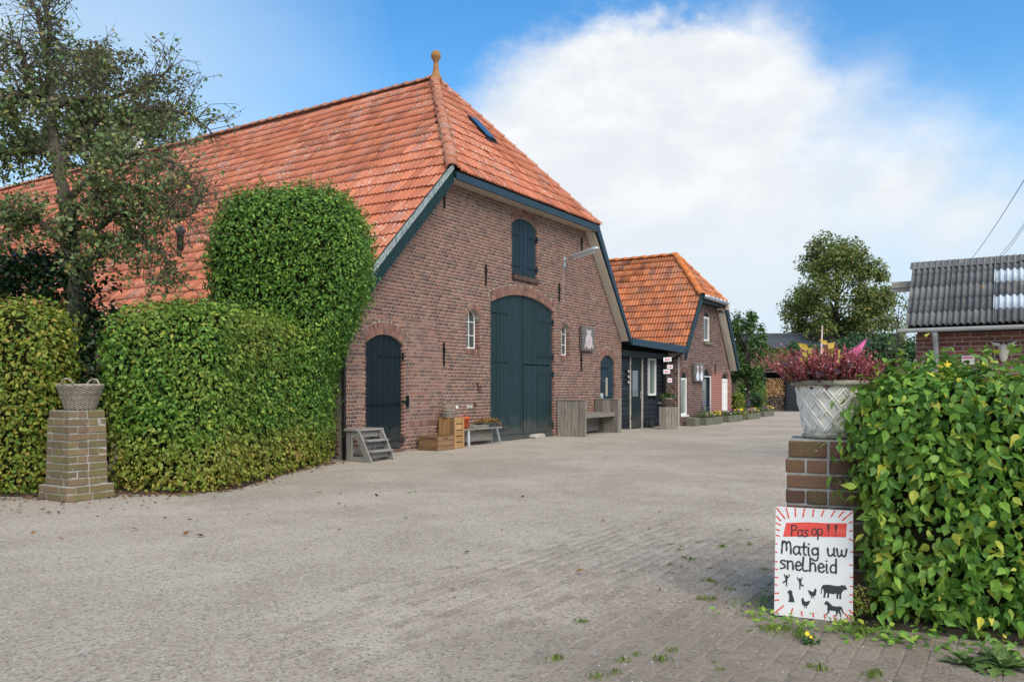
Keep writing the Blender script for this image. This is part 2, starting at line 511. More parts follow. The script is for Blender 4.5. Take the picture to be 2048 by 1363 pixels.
# ------------------------------------------------------------------ mesh helpers
class MB:
    def __init__(s):
        s.v, s.f = [], []
    def quad(s, a, b, c, d):
        n = len(s.v)
        s.v += [tuple(a), tuple(b), tuple(c), tuple(d)]
        s.f.append((n, n + 1, n + 2, n + 3))
        return s
    def box(s, x0, x1, y0, y1, z0, z1):
        n = len(s.v)
        s.v += [(x0, y0, z0), (x1, y0, z0), (x1, y1, z0), (x0, y1, z0), (x0, y0, z1), (x1, y0, z1), (x1, y1, z1), (x0, y1, z1)]
        s.f += [tuple(n + i for i in q) for q in ((0, 3, 2, 1), (4, 5, 6, 7), (0, 1, 5, 4), (1, 2, 6, 5), (2, 3, 7, 6), (3, 0, 4, 7))]
        return s
    def bar(s, p, q, w, t, up=(0, 0, 1)):
        "straight bar from p to q, w wide across, t thick along up"
        p, q = Vector(p), Vector(q)
        d = (q - p).normalized()
        side = d.cross(Vector(up))
        if side.length < 1e-5:
            side = d.cross(Vector((1, 0, 0)))
        side.normalize()
        u = side.cross(d).normalized()
        n = len(s.v)
        for e in (p, q):
            for a, b in ((-1, -1), (1, -1), (1, 1), (-1, 1)):
                s.v.append(tuple(e + side * (a * w / 2) + u * (b * t / 2)))
        s.f += [tuple(n + i for i in k) for k in ((0, 1, 2, 3), (7, 6, 5, 4), (0, 4, 5, 1), (1, 5, 6, 2), (2, 6, 7, 3), (3, 7, 4, 0))]
        return s
    def prism(s, pts, y0, y1):
        "outline in (x, z) pushed from y0 (front) to y1 (back)"
        n, k = len(s.v), len(pts)
        s.v += [(x, y0, z) for x, z in pts] + [(x, y1, z) for x, z in pts]
        s.f.append(tuple(range(n, n + k)))
        s.f.append(tuple(range(n + 2 * k - 1, n + k - 1, -1)))
        for i in range(k):
            j = (i + 1) % k
            s.f.append((n + i, n + k + i, n + k + j, n + j))
        return s
    def tube(s, path, radii, k=8, cap=True, closed=False):
        path = [Vector(p) for p in path]
        if isinstance(radii, (int, float)):
            radii = [radii] * len(path)
        n0 = len(s.v)
        m = len(path)
        ref = None
        for i, p in enumerate(path):
            if closed:
                d = path[(i + 1) % m] - path[i - 1]
            else:
                d = path[min(i + 1, m - 1)] - path[max(i - 1, 0)]
            if d.length < 1e-9:
                d = Vector((0, 0, 1))
            d.normalize()
            if ref is None:
                ref = d.orthogonal().normalized()
            ref = ref - d * ref.dot(d)
            if ref.length < 1e-6:
                ref = d.orthogonal()
            ref.normalize()
            w = d.cross(ref)
            for j in range(k):
                a = 2 * math.pi * j / k
                s.v.append(tuple(p + (ref * math.cos(a) + w * math.sin(a)) * radii[i]))
        for i in range(m if closed else m - 1):
            for j in range(k):
                a, b = n0 + i * k + j, n0 + i * k + (j + 1) % k
                i2 = (i + 1) % m
                c, d2 = n0 + i2 * k + (j + 1) % k, n0 + i2 * k + j
                s.f.append((a, b, c, d2))
        if cap and not closed:
            s.f.append(tuple(n0 + j for j in reversed(range(k))))
            s.f.append(tuple(n0 + (m - 1) * k + j for j in range(k)))
        return s
    def lathe(s, prof, k=24, c=(0, 0, 0), cap=True):
        n0 = len(s.v)
        for r, z in prof:
            for j in range(k):
                a = 2 * math.pi * j / k
                s.v.append((c[0] + r * math.cos(a), c[1] + r * math.sin(a), c[2] + z))
        for i in range(len(prof) - 1):
            for j in range(k):
                s.f.append((n0 + i * k + j, n0 + i * k + (j + 1) % k, n0 + (i + 1) * k + (j + 1) % k, n0 + (i + 1) * k + j))
        if cap:
            s.f.append(tuple(n0 + j for j in reversed(range(k))))
            s.f.append(tuple(n0 + (len(prof) - 1) * k + j for j in range(k)))
        return s
    def build(s, name, mat, parent=None, smooth=False, bevel=0., loc=None, rot=None):
        me = D.meshes.new(name)
        me.from_pydata(s.v, [], s.f)
        me.update()
        return link(name, me, mat, parent, smooth, bevel, loc, rot)

def link(name, me, mat, parent=None, smooth=False, bevel=0., loc=None, rot=None):
    if mat is not None and not me.materials:
        me.materials.append(mat)
    if smooth:
        me.polygons.foreach_set('use_smooth', [True] * len(me.polygons))
    o = D.objects.new(name, me)
    COL.objects.link(o)
    if parent:
        o.parent = parent
    if loc is not None:
        o.location = loc
    if rot is not None:
        o.rotation_euler = rot
    if bevel:
        bm_ = o.modifiers.new('bevel', 'BEVEL')
        bm_.width = bevel
        bm_.segments = 2
        bm_.limit_method = 'ANGLE'
    return o

def np_mesh(name, V, F, mat, parent=None, smooth=False, kind=None):
    "V (n,3) array, F list/array of equal-size faces"
    F = np.asarray(F, dtype=np.int32)
    me = D.meshes.new(name)
    me.vertices.add(len(V))
    me.vertices.foreach_set('co', np.asarray(V, dtype=np.float32).ravel())
    k = F.shape[1]
    me.loops.add(F.size)
    me.loops.foreach_set('vertex_index', F.ravel())
    me.polygons.add(len(F))
    me.polygons.foreach_set('loop_start', np.arange(0, F.size, k, dtype=np.int32))
    me.polygons.foreach_set('loop_total', np.full(len(F), k, dtype=np.int32))
    me.update(calc_edges=True)
    me.validate()
    o = link(name, me, mat, parent, smooth)
    if kind:
        o['kind'] = kind
    return o

def stamp(TV, TF, mats):
    "copies of one template (nv,3)/(nf,k) under (n,4,4) matrices"
    TV = np.asarray(TV, float)
    TF = np.asarray(TF)
    n = len(mats)
    R = mats[:, :3, :3]
    T = mats[:, :3, 3]
    V = np.einsum('nij,vj->nvi', R, TV) + T[:, None, :]
    F = (TF[None] + (np.arange(n) * len(TV))[:, None, None]).reshape(-1, TF.shape[1])
    return V.reshape(-1, 3), F

def empty(name, loc=(0, 0, 0), rz=0., label=None, cat=None, group=None):
    o = D.objects.new(name, None)
    COL.objects.link(o)
    o.location = loc
    o.rotation_euler = (0, 0, rz)
    if label:
        tag(o, label, cat, group)
    return o
def tag(o, label=None, cat=None, group=None, kind=None):
    if label:
        o['label'] = label
    if cat:
        o['category'] = cat
    if group:
        o['group'] = group
    if kind:
        o['kind'] = kind
    return o

def frames(pos, nrm, up, size, wid=None):
    "matrices whose y axis runs along up (made square to nrm), z along nrm"
    pos, nrm, up = (np.asarray(a, float) for a in (pos, nrm, up))
    z = nrm / np.linalg.norm(nrm, axis=1, keepdims=True)
    y = up - z * np.sum(up * z, axis=1, keepdims=True)
    ln = np.linalg.norm(y, axis=1, keepdims=True)
    bad = ln[:, 0] < 1e-4
    if bad.any():
        y[bad] = np.cross(z[bad], [1., .1, 0])
        ln = np.linalg.norm(y, axis=1, keepdims=True)
    y = y / ln
    x = np.cross(y, z)
    size = np.asarray(size, float)
    wid = size if wid is None else np.asarray(wid, float)
    m = np.zeros((len(pos), 4, 4))
    m[:, :3, 0] = x * wid[:, None]
    m[:, :3, 1] = y * size[:, None]
    m[:, :3, 2] = z * size[:, None]
    m[:, :3, 3] = pos
    m[:, 3, 3] = 1
    return m
# leaf templates: unit length along y
LEAF2_V = [(0, 0, 0), (-.30, .45, .06), (0, 1, -.08), (.30, .45, .06)]
LEAF2_F = [(0, 2, 1), (0, 3, 2)]
LEAF8_V = [(0, 0, 0), (-.21, .2, .07), (-.28, .46, .07), (-.13, .78, -.02), (0, 1.06, -.16), (.13, .78, -.02), (.28, .46, .07), (.21, .2, .07), (0, .5, -.01), (0, .22, 0), (0, .8, -.07)]
LEAF8_F = [(0, 9, 1), (1, 9, 8), (1, 8, 2), (2, 8, 10), (2, 10, 3), (3, 10, 4), (0, 7, 9), (7, 8, 9), (7, 6, 8), (6, 10, 8), (6, 5, 10), (5, 4, 10)]
def rand_unit(n):
    v = rng.normal(size=(n, 3))
    return v / np.linalg.norm(v, axis=1, keepdims=True)

# ------------------------------------------------------------------ ground
def ground_mat(paver=False):
    m, nt, b, out = new_mat('gritty_paver' if paver else 'gritty_paved_yard')
    n1 = noise(nt, .45, 7, .65, coord='World', dist=.4)
    c = mixc(nt, maprange(nt, n1, .36, .64), (.42, .355, .272), (.56, .488, .388))
    n2 = noise(nt, 2.1, 6, .65, coord='World', off=(5, 3, 0))
    c = mixc(nt, maprange(nt, n2, .45, .75, 0, .5), c, (.315, .255, .185))
    # grit: pale and dark chips
    tcg = nd(nt, 'ShaderNodeNewGeometry')
    vor = nd(nt, 'ShaderNodeTexVoronoi')
    vor.inputs['Scale'].default_value = 75
    nt.links.new(tcg.outputs['Position'], vor.inputs['Vector'])
    sp = nd(nt, 'ShaderNodeSeparateColor')
    nt.links.new(vor.outputs['Color'], sp.inputs[0])
    c = mixc(nt, maprange(nt, sp.outputs[0], .72, .95, 0, .75), c, (.60, .57, .52))
    c = mixc(nt, maprange(nt, sp.outputs[1], .72, .95, 0, .65), c, (.13, .12, .11))
    n5 = noise(nt, 190, 3, .7, coord='World')
    c = mixc(nt, maprange(nt, n5, .3, .7, 0, .5), c, (.22, .20, .18))
    # courses of pavers showing faintly through the grit, parallel to the barn
    mp = nd(nt, 'ShaderNodeMapping')
    mp.inputs['Rotation'].default_value = (0, 0, -THETA)
    nt.links.new(tcg.outputs['Position'], mp.inputs[0])
    bt = nd(nt, 'ShaderNodeTexBrick')
    bt.inputs['Scale'].default_value = 1.0
    bt.inputs['Brick Width'].default_value = .19
    bt.inputs['Row Height'].default_value = .095
    bt.inputs['Mortar Size'].default_value = .006
    bt.inputs['Mortar Smooth'].default_value = .3
    bt.inputs['Color1'].default_value = (1, 1, 1, 1)
    bt.inputs['Color2'].default_value = (.75, .75, .75, 1)
    bt.inputs['Mortar'].default_value = (0, 0, 0, 1)
    nt.links.new(mp.outputs[0], bt.inputs['Vector'])
    n3 = noise(nt, .8, 5, .6, coord='World', off=(2, 8, 0))
    mu = nd(nt, 'ShaderNodeMath', operation='MULTIPLY')
    inv = nd(nt, 'ShaderNodeMath', operation='SUBTRACT')
    inv.inputs[0].default_value = 1
    nt.links.new(bt.outputs['Color'], inv.inputs[1])
    nt.links.new(inv.outputs[0], mu.inputs[0])
    nt.links.new(maprange(nt, n3, .38, .68, .03, .24), mu.inputs[1])
    if paver:
        hs = nd(nt, 'ShaderNodeHueSaturation')
        nt.links.new(maprange(nt, rnd_socket(nt), 0, 1, .80, 1.06, False), hs.inputs['Value'])
        nt.links.new(c, hs.inputs['Color'])
        c = mixc(nt, .12, hs.outputs[0], (.26, .21, .16))
    else:
        c = mixc(nt, mu.outputs[0], c, (.12, .10, .08))
    # worn brown soil band along the hedges and the damp patch by the gate pillar
    n4 = noise(nt, 1.1, 5, .6, coord='World', off=(9, 9, 0))
    spx = nd(nt, 'ShaderNodeSeparateXYZ')
    nt.links.new(tcg.outputs['Position'], spx.inputs[0])
    dxy = nd(nt, 'ShaderNodeVectorMath', operation='DISTANCE')
    dxy.inputs[1].default_value = (1.05, 3.1, 0)
    nt.links.new(tcg.outputs['Position'], dxy.inputs[0])
    da = nd(nt, 'ShaderNodeMath', operation='MULTIPLY_ADD')
    nt.links.new(n4, da.inputs[0])
    da.inputs[1].default_value = -1.6
    nt.links.new(dxy.outputs['Value'], da.inputs[2])
    c = mixc(nt, maprange(nt, da.outputs[0], 1.1, .0, 0, .5), c, (.15, .125, .10))
    setc(nt, b, c)
    b.inputs['Roughness'].default_value = .95
    b.inputs['Specular IOR Level'].default_value = .2
    ad = nd(nt, 'ShaderNodeMath', operation='ADD')
    nt.links.new(sp.outputs[0], ad.inputs[0])
    nt.links.new(n5, ad.inputs[1])
    bump(nt, b, ad.outputs[0], .8, .008)
    return m
M['yard'] = ground_mat()
def ground_sheet():
    xs = np.concatenate([[-600, -200, -80, -40, -25], np.arange(-16, 30, .5), [35, 45, 60, 100, 250, 700]])
    ys = np.concatenate([[-200, -60, -20, -8], np.arange(-3, 42, .5), [46, 55, 75, 120, 300, 1200]])
    X, Y = np.meshgrid(xs, ys)
    Z = gz(X, Y)
    V = np.stack([X, Y, Z], -1).reshape(-1, 3)
    nx, ny = len(xs), len(ys)
    i = np.arange(nx - 1)[None, :] + nx * np.arange(ny - 1)[:, None]
    F = np.stack([i, i + 1, i + nx + 1, i + nx], -1).reshape(-1, 4)
    o = np_mesh('yard', V, F, M['yard'], smooth=True)
    o['kind'] = 'structure'
    return o
yard = ground_sheet()

# pavers standing clear of the grit in the gateway
M['paver'] = ground_mat(True)
def pavers():
    L_, Wd = .19, .095
    TV, TF = [], []
    mb = MB().box(-L_ / 2 + .004, L_ / 2 - .004, -Wd / 2 + .004, Wd / 2 - .004, -.06, 0)
    # chamfered top
    v = []
    for (x, y) in ((-1, -1), (1, -1), (1, 1), (-1, 1)):
        v.append((x * (L_ / 2 - .003), y * (Wd / 2 - .003), -.05))
    for (x, y) in ((-1, -1), (1, -1), (1, 1), (-1, 1)):
        v.append((x * (L_ / 2 - .003), y * (Wd / 2 - .003), -.005))
    for (x, y) in ((-1, -1), (1, -1), (1, 1), (-1, 1)):
        v.append((x * (L_ / 2 - .009), y * (Wd / 2 - .009), 0))
    f = []
    for a in (0, 4):
        for i in range(4):
            j = (i + 1) % 4
            f.append((a + i, a + j, a + 4 + j, a + 4 + i))
    f.append((8, 9, 10, 11))
    TV, TF = np.array(v), np.array(f)
    rows = []
    for r in range(-140, 10):
        yy = r * Wd
        for k in range(-75, 45):
            uu = k * L_ + (L_ / 2 if r % 2 else 0)
            X, Y = W2(uu, yy)
            if Y < 2.2 or Y > 9.5 or abs(X) > .75 * Y + .3:
                continue
            n = math.sin(X * 1.7 + Y * .9) * .5 + math.sin(X * 3.1 - Y * 2.3 + 1) * .3 + math.sin(X * .7 - Y * 1.3 + 2.2) * .4
            d = math.hypot(X - 1.45, (Y - 4.0) * .8)
            expo = 1.10 - d * .50 + n * .40 + random.uniform(-.22, .22) + .5 * math.exp(-((X - 1.25) ** 2 + (Y - 5.0) ** 2) / .5)
            if expo < .05:
                continue
            z = min(.0085, .0004 + .0052 * expo) + random.uniform(-.0028, .0028)
            if z < .0008:
                continue
            rows.append((X, Y, z, math.hypot(X, Y)))
    rows.sort(key=lambda t: t[3])
    mats = []
    for X, Y, z, d in rows:
        m = Matrix.Translation((X, Y, z)) @ Matrix.Rotation(THETA + random.uniform(-.02, .02), 4, 'Z') @ Matrix.Rotation(random.uniform(-.008, .008), 4, 'X') @ Matrix.Rotation(random.uniform(-.006, .006), 4, 'Y')
        mats.append(m)
    me = D.meshes.new('paver')
    me.from_pydata([tuple(p) for p in TV], [], [tuple(q) for q in TF])
    me.materials.append(M['paver'])
    inview = [i for i, (X, Y, z, d) in enumerate(rows) if Y > 3.3 and abs(X) < .64 * Y]
    pick = set(inview[:290])
    for i in sorted(pick):
        o = D.objects.new('paver', me)
        COL.objects.link(o)
        o.parent = yard
        o.matrix_local = mats[i]
    rest = np.array([np.array(mats[i]) for i in range(len(mats)) if i not in pick])
    if len(rest):
        V, F = stamp(TV, TF, rest)
        np_mesh('paver_field', V, F, M['paver'], yard, kind='stuff')
pavers()

# ------------------------------------------------------------------ brickwork
def runs(a, b, z0, z1, inside, step=.012):
    "stretches of [a,b] that lie inside at both heights"
    n = max(2, int((b - a) / step))
    out, st = [], None
    for i in range(n + 1):
        x = a + (b - a) * i / n
        ok = inside(x, z0) and inside(x, z1)
        if ok and st is None:
            st = x
        if (not ok) and st is not None:
            out.append((st, x - (b - a) / n))
            st = None
    if st is not None:
        out.append((st, b))
    return [r for r in out if r[1] - r[0] > .012]

BRICK_F = [(0, 1, 5, 4), (1, 2, 6, 5), (3, 0, 4, 7), (4, 5, 6, 7), (0, 3, 2, 1)]
def brick_box(x0, x1, z0, z1, yf, yb):
    return [(x0, yf, z0), (x1, yf, z0), (x1, yb, z0), (x0, yb, z0), (x0, yf, z1), (x1, yf, z1), (x1, yb, z1), (x0, yb, z1)]

def brickwork(parent, wall_name, u0, u1, z0, z1, in_brick, in_mortar, L_, C_, mat, mortar, n_ind=0, score=None, depth=.13, jn=.0115, proud=.004, back=.16, bond='cross', far=False):
    """one wall: mortar body with real joints, bricks proud of it; the n_ind best-scoring bricks are objects"""
    mb = MB()
    z = z0
    h = C_ / 2
    while z < z1 - 1e-6:
        zt = min(z + h, z1)
        for a, b in runs(u0, u1, z + .002, zt - .002, in_mortar, .02):
            mb.box(a, b, 0, back, z, zt)
        z += h
    wall = mb.build(wall_name, mortar, parent)
    full = {}
    rest = []
    k = 0
    z = z0
    while z + C_ <= z1 + 1e-6:
        if bond == 'cross':
            ln = L_ if k % 2 == 0 else L_ / 2
            off = 0 if (k // 2) % 2 == 0 else L_ / 2
            if k % 2:
                off = L_ / 4
        else:
            ln = L_
            off = (k % 2) * L_ / 2
        x = u0 - off
        while x < u1:
            a, b = max(x, u0), min(x + ln, u1)
            if b - a > .03:
                za, zb = z + jn / 2, z + C_ - jn / 2
                lo = runs(a, b, za, za, in_brick, .007)
                hi = runs(a, b, zb, zb, in_brick, .007)
                def put(l, h, y0, y1):
                    l = (l[0] + (jn / 2 if l[0] <= a + 1e-6 else .004), l[1] - (jn / 2 if l[1] >= b - 1e-6 else .004))
                    h = (h[0] + (jn / 2 if h[0] <= a + 1e-6 else .004), h[1] - (jn / 2 if h[1] >= b - 1e-6 else .004))
                    if max(l[1] - l[0], h[1] - h[0]) < .012:
                        return
                    l = (l[0], max(l[1], l[0] + .002))
                    h = (h[0], max(h[1], h[0] + .002))
                    rest.append((l[0], l[1], y0, y1, False, ln, h[0], h[1]))
                if len(lo) == 1 and len(hi) == 1 and lo[0] == (a, b) and hi[0] == (a, b):
                    rest.append((a + jn / 2, b - jn / 2, za, zb, abs((b - a) - ln) < 1e-4 and not far, ln, a + jn / 2, b - jn / 2))
                elif len(lo) == 1 and len(hi) == 1:
                    put(lo[0], hi[0], za, zb)
                elif lo or hi:
                    ns_ = 4
                    for q_ in range(ns_):
                        y0, y1 = za + (zb - za) * q_ / ns_, za + (zb - za) * (q_ + 1) / ns_
                        for r_ in runs(a, b, y0, y1, in_brick, .007):
                            put(r_, r_, y0, y1)
            x += ln
        z += C_
        k += 1
    chosen = set()
    if n_ind:
        cand = [(score((r[0] + r[1]) / 2, (r[2] + r[3]) / 2), i) for i, r in enumerate(rest) if r[4]]
        cand = [c for c in cand if c[0] > -1e8]
        cand.sort(reverse=True)
        chosen = {i for s_, i in cand[:n_ind]}
        shared = {}
        for i in sorted(chosen):
            e0, e1, f0, f1, w, ln = rest[i][:6]
            if ln not in shared:
                me = D.meshes.new('brick')
                hw, hh = (e1 - e0) / 2, (f1 - f0) / 2
                me.from_pydata(brick_box(-hw, hw, -hh, hh, -proud, depth), [], BRICK_F)
                me.materials.append(mat)
                shared[ln] = me
            o = D.objects.new('brick', shared[ln])
            COL.objects.link(o)
            o.parent = wall
            o.location = ((e0 + e1) / 2, random.uniform(-.0015, .0015), (f0 + f1) / 2)
    V, F = [], []
    for i, (e0, e1, f0, f1, w, ln, g0, g1) in enumerate(rest):
        if i in chosen:
            continue
        n = len(V)
        j = random.uniform(-.0015, .0015)
        V += [(e0, -proud + j, f0), (e1, -proud + j, f0), (e1, depth, f0), (e0, depth, f0), (g0, -proud + j, f1), (g1, -proud + j, f1), (g1, depth, f1), (g0, depth, f1)]
        F += [tuple(n + q for q in t) for t in BRICK_F]
    np_mesh('brick_field', np.array(V), F, mat, wall, kind='stuff')
    return wall

def seg_arch(a, rise):
    R = (a * a + rise * rise) / (2 * rise)
    return R
class Opening:
    "arched opening: centre u, half-width a, sill z, spring z, rise"
    def __init__(s, uc, a, zs, zsp, rise, ring=.0):
        s.uc, s.a, s.zs, s.zsp, s.rise, s.ring = uc, a, zs, zsp, rise, ring
        s.R = seg_arch(a, rise)
        s.zc = zsp + rise - s.R
    def hit(s, u, z, grow=0., side=0.):
        if abs(u - s.uc) <= s.a + side and s.zs - side <= z <= s.zsp:
            return True
        if z > s.zsp - grow * .5:
            d = math.hypot(u - s.uc, z - s.zc)
            if d <= s.R + grow:
                ang = math.atan2(u - s.uc, z - s.zc)
                lim = math.atan2(s.a, s.zsp - s.zc) + .003
                return abs(ang) <= lim and z > s.zc
        return False
    def top(s, u):
        d = u - s.uc
        return s.zc + math.sqrt(max(s.R * s.R - d * d, 0))
    def outline(s, n=14, inset=0.):
        a = s.a - inset
        lim = math.asin(min(1, a / (s.R - inset)))
        pts = [(s.uc - a, s.zs + inset), (s.uc + a, s.zs + inset)]
        for i in range(n + 1):
            t = lim - 2 * lim * i / n
            pts.append((s.uc + (s.R - inset) * math.sin(t), s.zc + (s.R - inset) * math.cos(t)))
        return pts

def arch_bricks(parent, op, rings=(.112,), name='brick_arch', bw=.058, mat=None, mortar=None, y=0., objects=True):
    "ring courses of voussoirs over an opening; each voussoir its own object"
    mat = mat or M['brick']
    tot = sum(rings)
    lim = math.atan2(op.a, op.zsp - op.zc)
    n = 22
    mb = MB()
    pts = []
    for i in range(n + 1):
        t = -lim + 2 * lim * i / n
        pts.append((op.uc + (op.R + tot) * math.sin(t), op.zc + (op.R + tot) * math.cos(t)))
    for i in range(n + 1):
        t = lim - 2 * lim * i / n
        pts.append((op.uc + op.R * math.sin(t), op.zc + op.R * math.cos(t)))
    back = MB()
    k = n + 1
    for i in range(n):
        a, b = pts[i], pts[i + 1]
        c, d = pts[2 * k - 2 - i], pts[2 * k - 1 - i]
        nn = len(back.v)
        for yy in (y - .0005, y + .12):
            back.v += [(d[0], yy, d[1]), (c[0], yy, c[1]), (b[0], yy, b[1]), (a[0], yy, a[1])]
        back.f += [tuple(nn + q for q in t) for t in ((0, 1, 2, 3), (0, 4, 5, 1), (2, 6, 7, 3))]
    arch = back.build(name, mortar or M['mortar'], parent)
    r0 = op.R
    V, F = [], []
    for ring in rings:
        rm = r0 + ring / 2
        cnt = max(3, int(round(2 * lim * rm / bw)))
        st = 2 * lim / cnt
        g = .007
        ha0 = (st / 2) - g / 2 / (r0 + g)
        ha1 = (st / 2) - g / 2 / (r0 + ring)
        ri, ro = r0 + g / 2, r0 + ring - g / 2
        vv = []
        for yy in (y - .009, y + .10):
            vv += [(-ri * math.sin(ha0), yy, ri * math.cos(ha0)), (ri * math.sin(ha0), yy, ri * math.cos(ha0)), (ro * math.sin(ha1), yy, ro * math.cos(ha1)), (-ro * math.sin(ha1), yy, ro * math.cos(ha1))]
        ff = [(0, 1, 2, 3), (0, 4, 5, 1), (1, 5, 6, 2), (2, 6, 7, 3), (3, 7, 4, 0)]
        if objects:
            me = D.meshes.new('arch_brick')
            me.from_pydata(vv, [], ff)
            me.materials.append(mat)
        for i in range(cnt):
            t = -lim + st * (i + .5)
            if objects:
                o = D.objects.new('arch_brick', me)
                COL.objects.link(o)
                o.parent = arch
                o.location = (op.uc, random.uniform(-.002, .002), op.zc)
                o.rotation_euler = (0, t, 0)
            else:
                n = len(V)
                c_, s_ = math.cos(t), math.sin(t)
                V += [(op.uc + p[0] * c_ + p[2] * s_, p[1], op.zc - p[0] * s_ + p[2] * c_) for p in vv]
                F += [tuple(n + q for q in f) for f in ff]
        r0 += ring
    if not objects:
        np_mesh('arch_brick_ring', np.array(V), F, mat, arch)
    return arch

# ------------------------------------------------------------------ pantiles
def tile_template(w, gauge, amp=.028, lip=.033, rolls=2, n=9):
    ln = gauge * 1.10
    V, F = [], []
    xs = [w * i / (n - 1) for i in range(n)]
    zz = [amp * (0.5 + .5 * math.cos(2 * math.pi * rolls * (x / w))) ** 1.3 for x in xs]
    for (y, dz) in ((0, lip), (ln, 0)):
        V += [(x, y, z + dz) for x, z in zip(xs, zz)]
    V += [(x, .004, z * .6) for x, z in zip(xs, zz)]
    for i in range(n - 1):
        F.append((i, i + 1, n + i + 1, n + i))
        F.append((2 * n + i, 2 * n + i + 1, i + 1, i))
    return np.array(V), np.array(F)

def tiling(parent, P0, A, B, s_list, rows, w, gauge, inside, mat, n_ind=0, score=None, name='tile', sagging=False):
    "rows of tiles from P0; A runs along the eave, B up the slope; n_ind best ones are objects"
    A, B = Vector(A).normalized(), Vector(B).normalized()
    N = A.cross(B).normalized()
    P0 = Vector(P0)
    TV, TF = tile_template(w * 1.015, gauge)
    items = []
    for r in range(rows):
        for s in s_list:
            c = P0 + A * (s + w / 2) + B * ((r + .5) * gauge)
            if not inside(c):
                continue
            sag = Vector((0, 0, -.055 * math.sin(min(1, max(0, (c.y - 3) / 20)) * math.pi) - .012 * math.sin(c.y * 1.1 + c.x))) if sagging else Vector()
            p = sag + P0 + A * (s + random.uniform(-.004, .004)) + B * (r * gauge + random.uniform(-.006, .006)) + N * random.uniform(0, .005)
            slip = random.random() < .025
            R = Matrix((A, B, N)).transposed().to_4x4() @ Matrix.Rotation(random.uniform(-.02, .02) * (3 if slip else 1), 4, 'Z') @ Matrix.Rotation(random.uniform(-.012, .012) + (-.03 if slip else 0), 4, 'X')
            items.append((score(c) if score else 0, Matrix.Translation(p) @ R))
    order = sorted(range(len(items)), key=lambda i: -items[i][0])
    ind = set(i for i in order[:n_ind] if items[i][0] > -1e8)
    if ind:
        me = D.meshes.new(name)
        me.from_pydata([tuple(v) for v in TV], [], [tuple(f) for f in TF])
        me.materials.append(mat)
        for i in sorted(ind):
            o = D.objects.new(name, me)
            COL.objects.link(o)
            o.parent = parent
            o.matrix_local = items[i][1]
    rest = np.array([np.array(items[i][1]) for i in range(len(items)) if i not in ind])
    if len(rest):
        V, F = stamp(TV, TF, rest)
        np_mesh(name + '_field', V, F, mat, parent, kind='stuff')

def cap_tiles(parent, P, Q, n, r, mat, up=(0, 0, 1), name='ridge_tile', over=1.12):
    "overlapping half-round cap tiles from P (low/near) to Q"
    P, Q = Vector(P), Vector(Q)
    d = (Q - P)
    ln = d.length / n
    d.normalize()
    side = d.cross(Vector(up)).normalized()
    upv = side.cross(d).normalized()
    V, F = [], []
    k = 9
    for (y, rr, dz) in ((0, r * 1.10, .014), (.045, r * 1.10, .012), (.05, r, .01), (ln * over, r * .93, -.004)):
        for j in range(k):
            a = math.pi * j / (k - 1)
            V.append((-rr * math.cos(a), y, rr * math.sin(a) * .8 + dz))
    for i in range(3):
        for j in range(k - 1):
            F.append((i * k + j, i * k + j + 1, (i + 1) * k + j + 1, (i + 1) * k + j))
    # lower end face
    for j in range(k):
        a = math.pi * j / (k - 1)
        V.append((-r * .86 * math.cos(a), 0, r * .86 * math.sin(a) * .8))
    for j in range(k - 1):
        F.append((4 * k + j, 4 * k + j + 1, j + 1, j))
    me = D.meshes.new(name)
    me.from_pydata(V, [], F)
    me.materials.append(mat)
    me.polygons.foreach_set('use_smooth', [True] * len(me.polygons))
    R = Matrix((side, d, upv)).transposed().to_4x4()
    for i in range(n):
        o = D.objects.new(name, me)
        COL.objects.link(o)
        o.parent = parent
        o.matrix_local = Matrix.Translation(P + d * (ln * i) + upv * random.uniform(-.004, .006)) @ R @ Matrix.Rotation(random.uniform(-.03, .03), 4, 'Z')

# ------------------------------------------------------------------ barn
barn = empty('barn', (*W2(0, 0), 0), THETA, 'large old red brick barn with half-hipped red tiled roof and green doors', 'barn')
BW, BL = 11.145, 30.0
RU, RV, RY = 6.15, 8.99, 2.85                         # ridge: across, height, depth of its front end
def barn_top(u):
    return min(5.37, u + 2.78, 5.31 - 1.235 * (u - 8.884))
op_side = Opening(1.045, .497, .10, 2.01, .165)
op_big = Opening(5.83, 1.38, .05, 3.07, .265)
op_w1 = Opening(3.795, .222, 2.035, 2.66, .20)
op_w2 = Opening(7.82, .216, 2.035, 2.63, .19)
op_hat = Opening(5.86, .545, 3.78, 4.93, .165)
op_r = Opening(10.24, .44, .55, 1.93, .19)
rings = {op_side: (.115, .112), op_big: (.115, .112), op_w1: (.108,), op_w2: (.108,), op_hat: (.112, .10), op_r: (.115, .10)}
ops = list(rings)
def in_m(u, z):
    return z < barn_top(u) and not any(o.hit(u, z, 0., .016) for o in ops)
def in_b(u, z):
    if z >= barn_top(u) - .005:
        return False
    for o in ops:
        if o.hit(u, z, sum(rings[o]) + .002):
            return False
    return True
def near_score(u, z):
    if u < .25 or z < .35 or (u > 3.4) or z > 2.55:
        return -1e9
    return -(u * 1.0 + abs(z - 1.4) * .5)
front = brickwork(barn, 'front_wall', 0, BW, 0, 5.37, in_b, in_m, .21, .068, M['brick'], M['mortar'], 300, near_score)
for o in ops:
    arch_bricks(barn, o, rings[o], 'brick_arch')
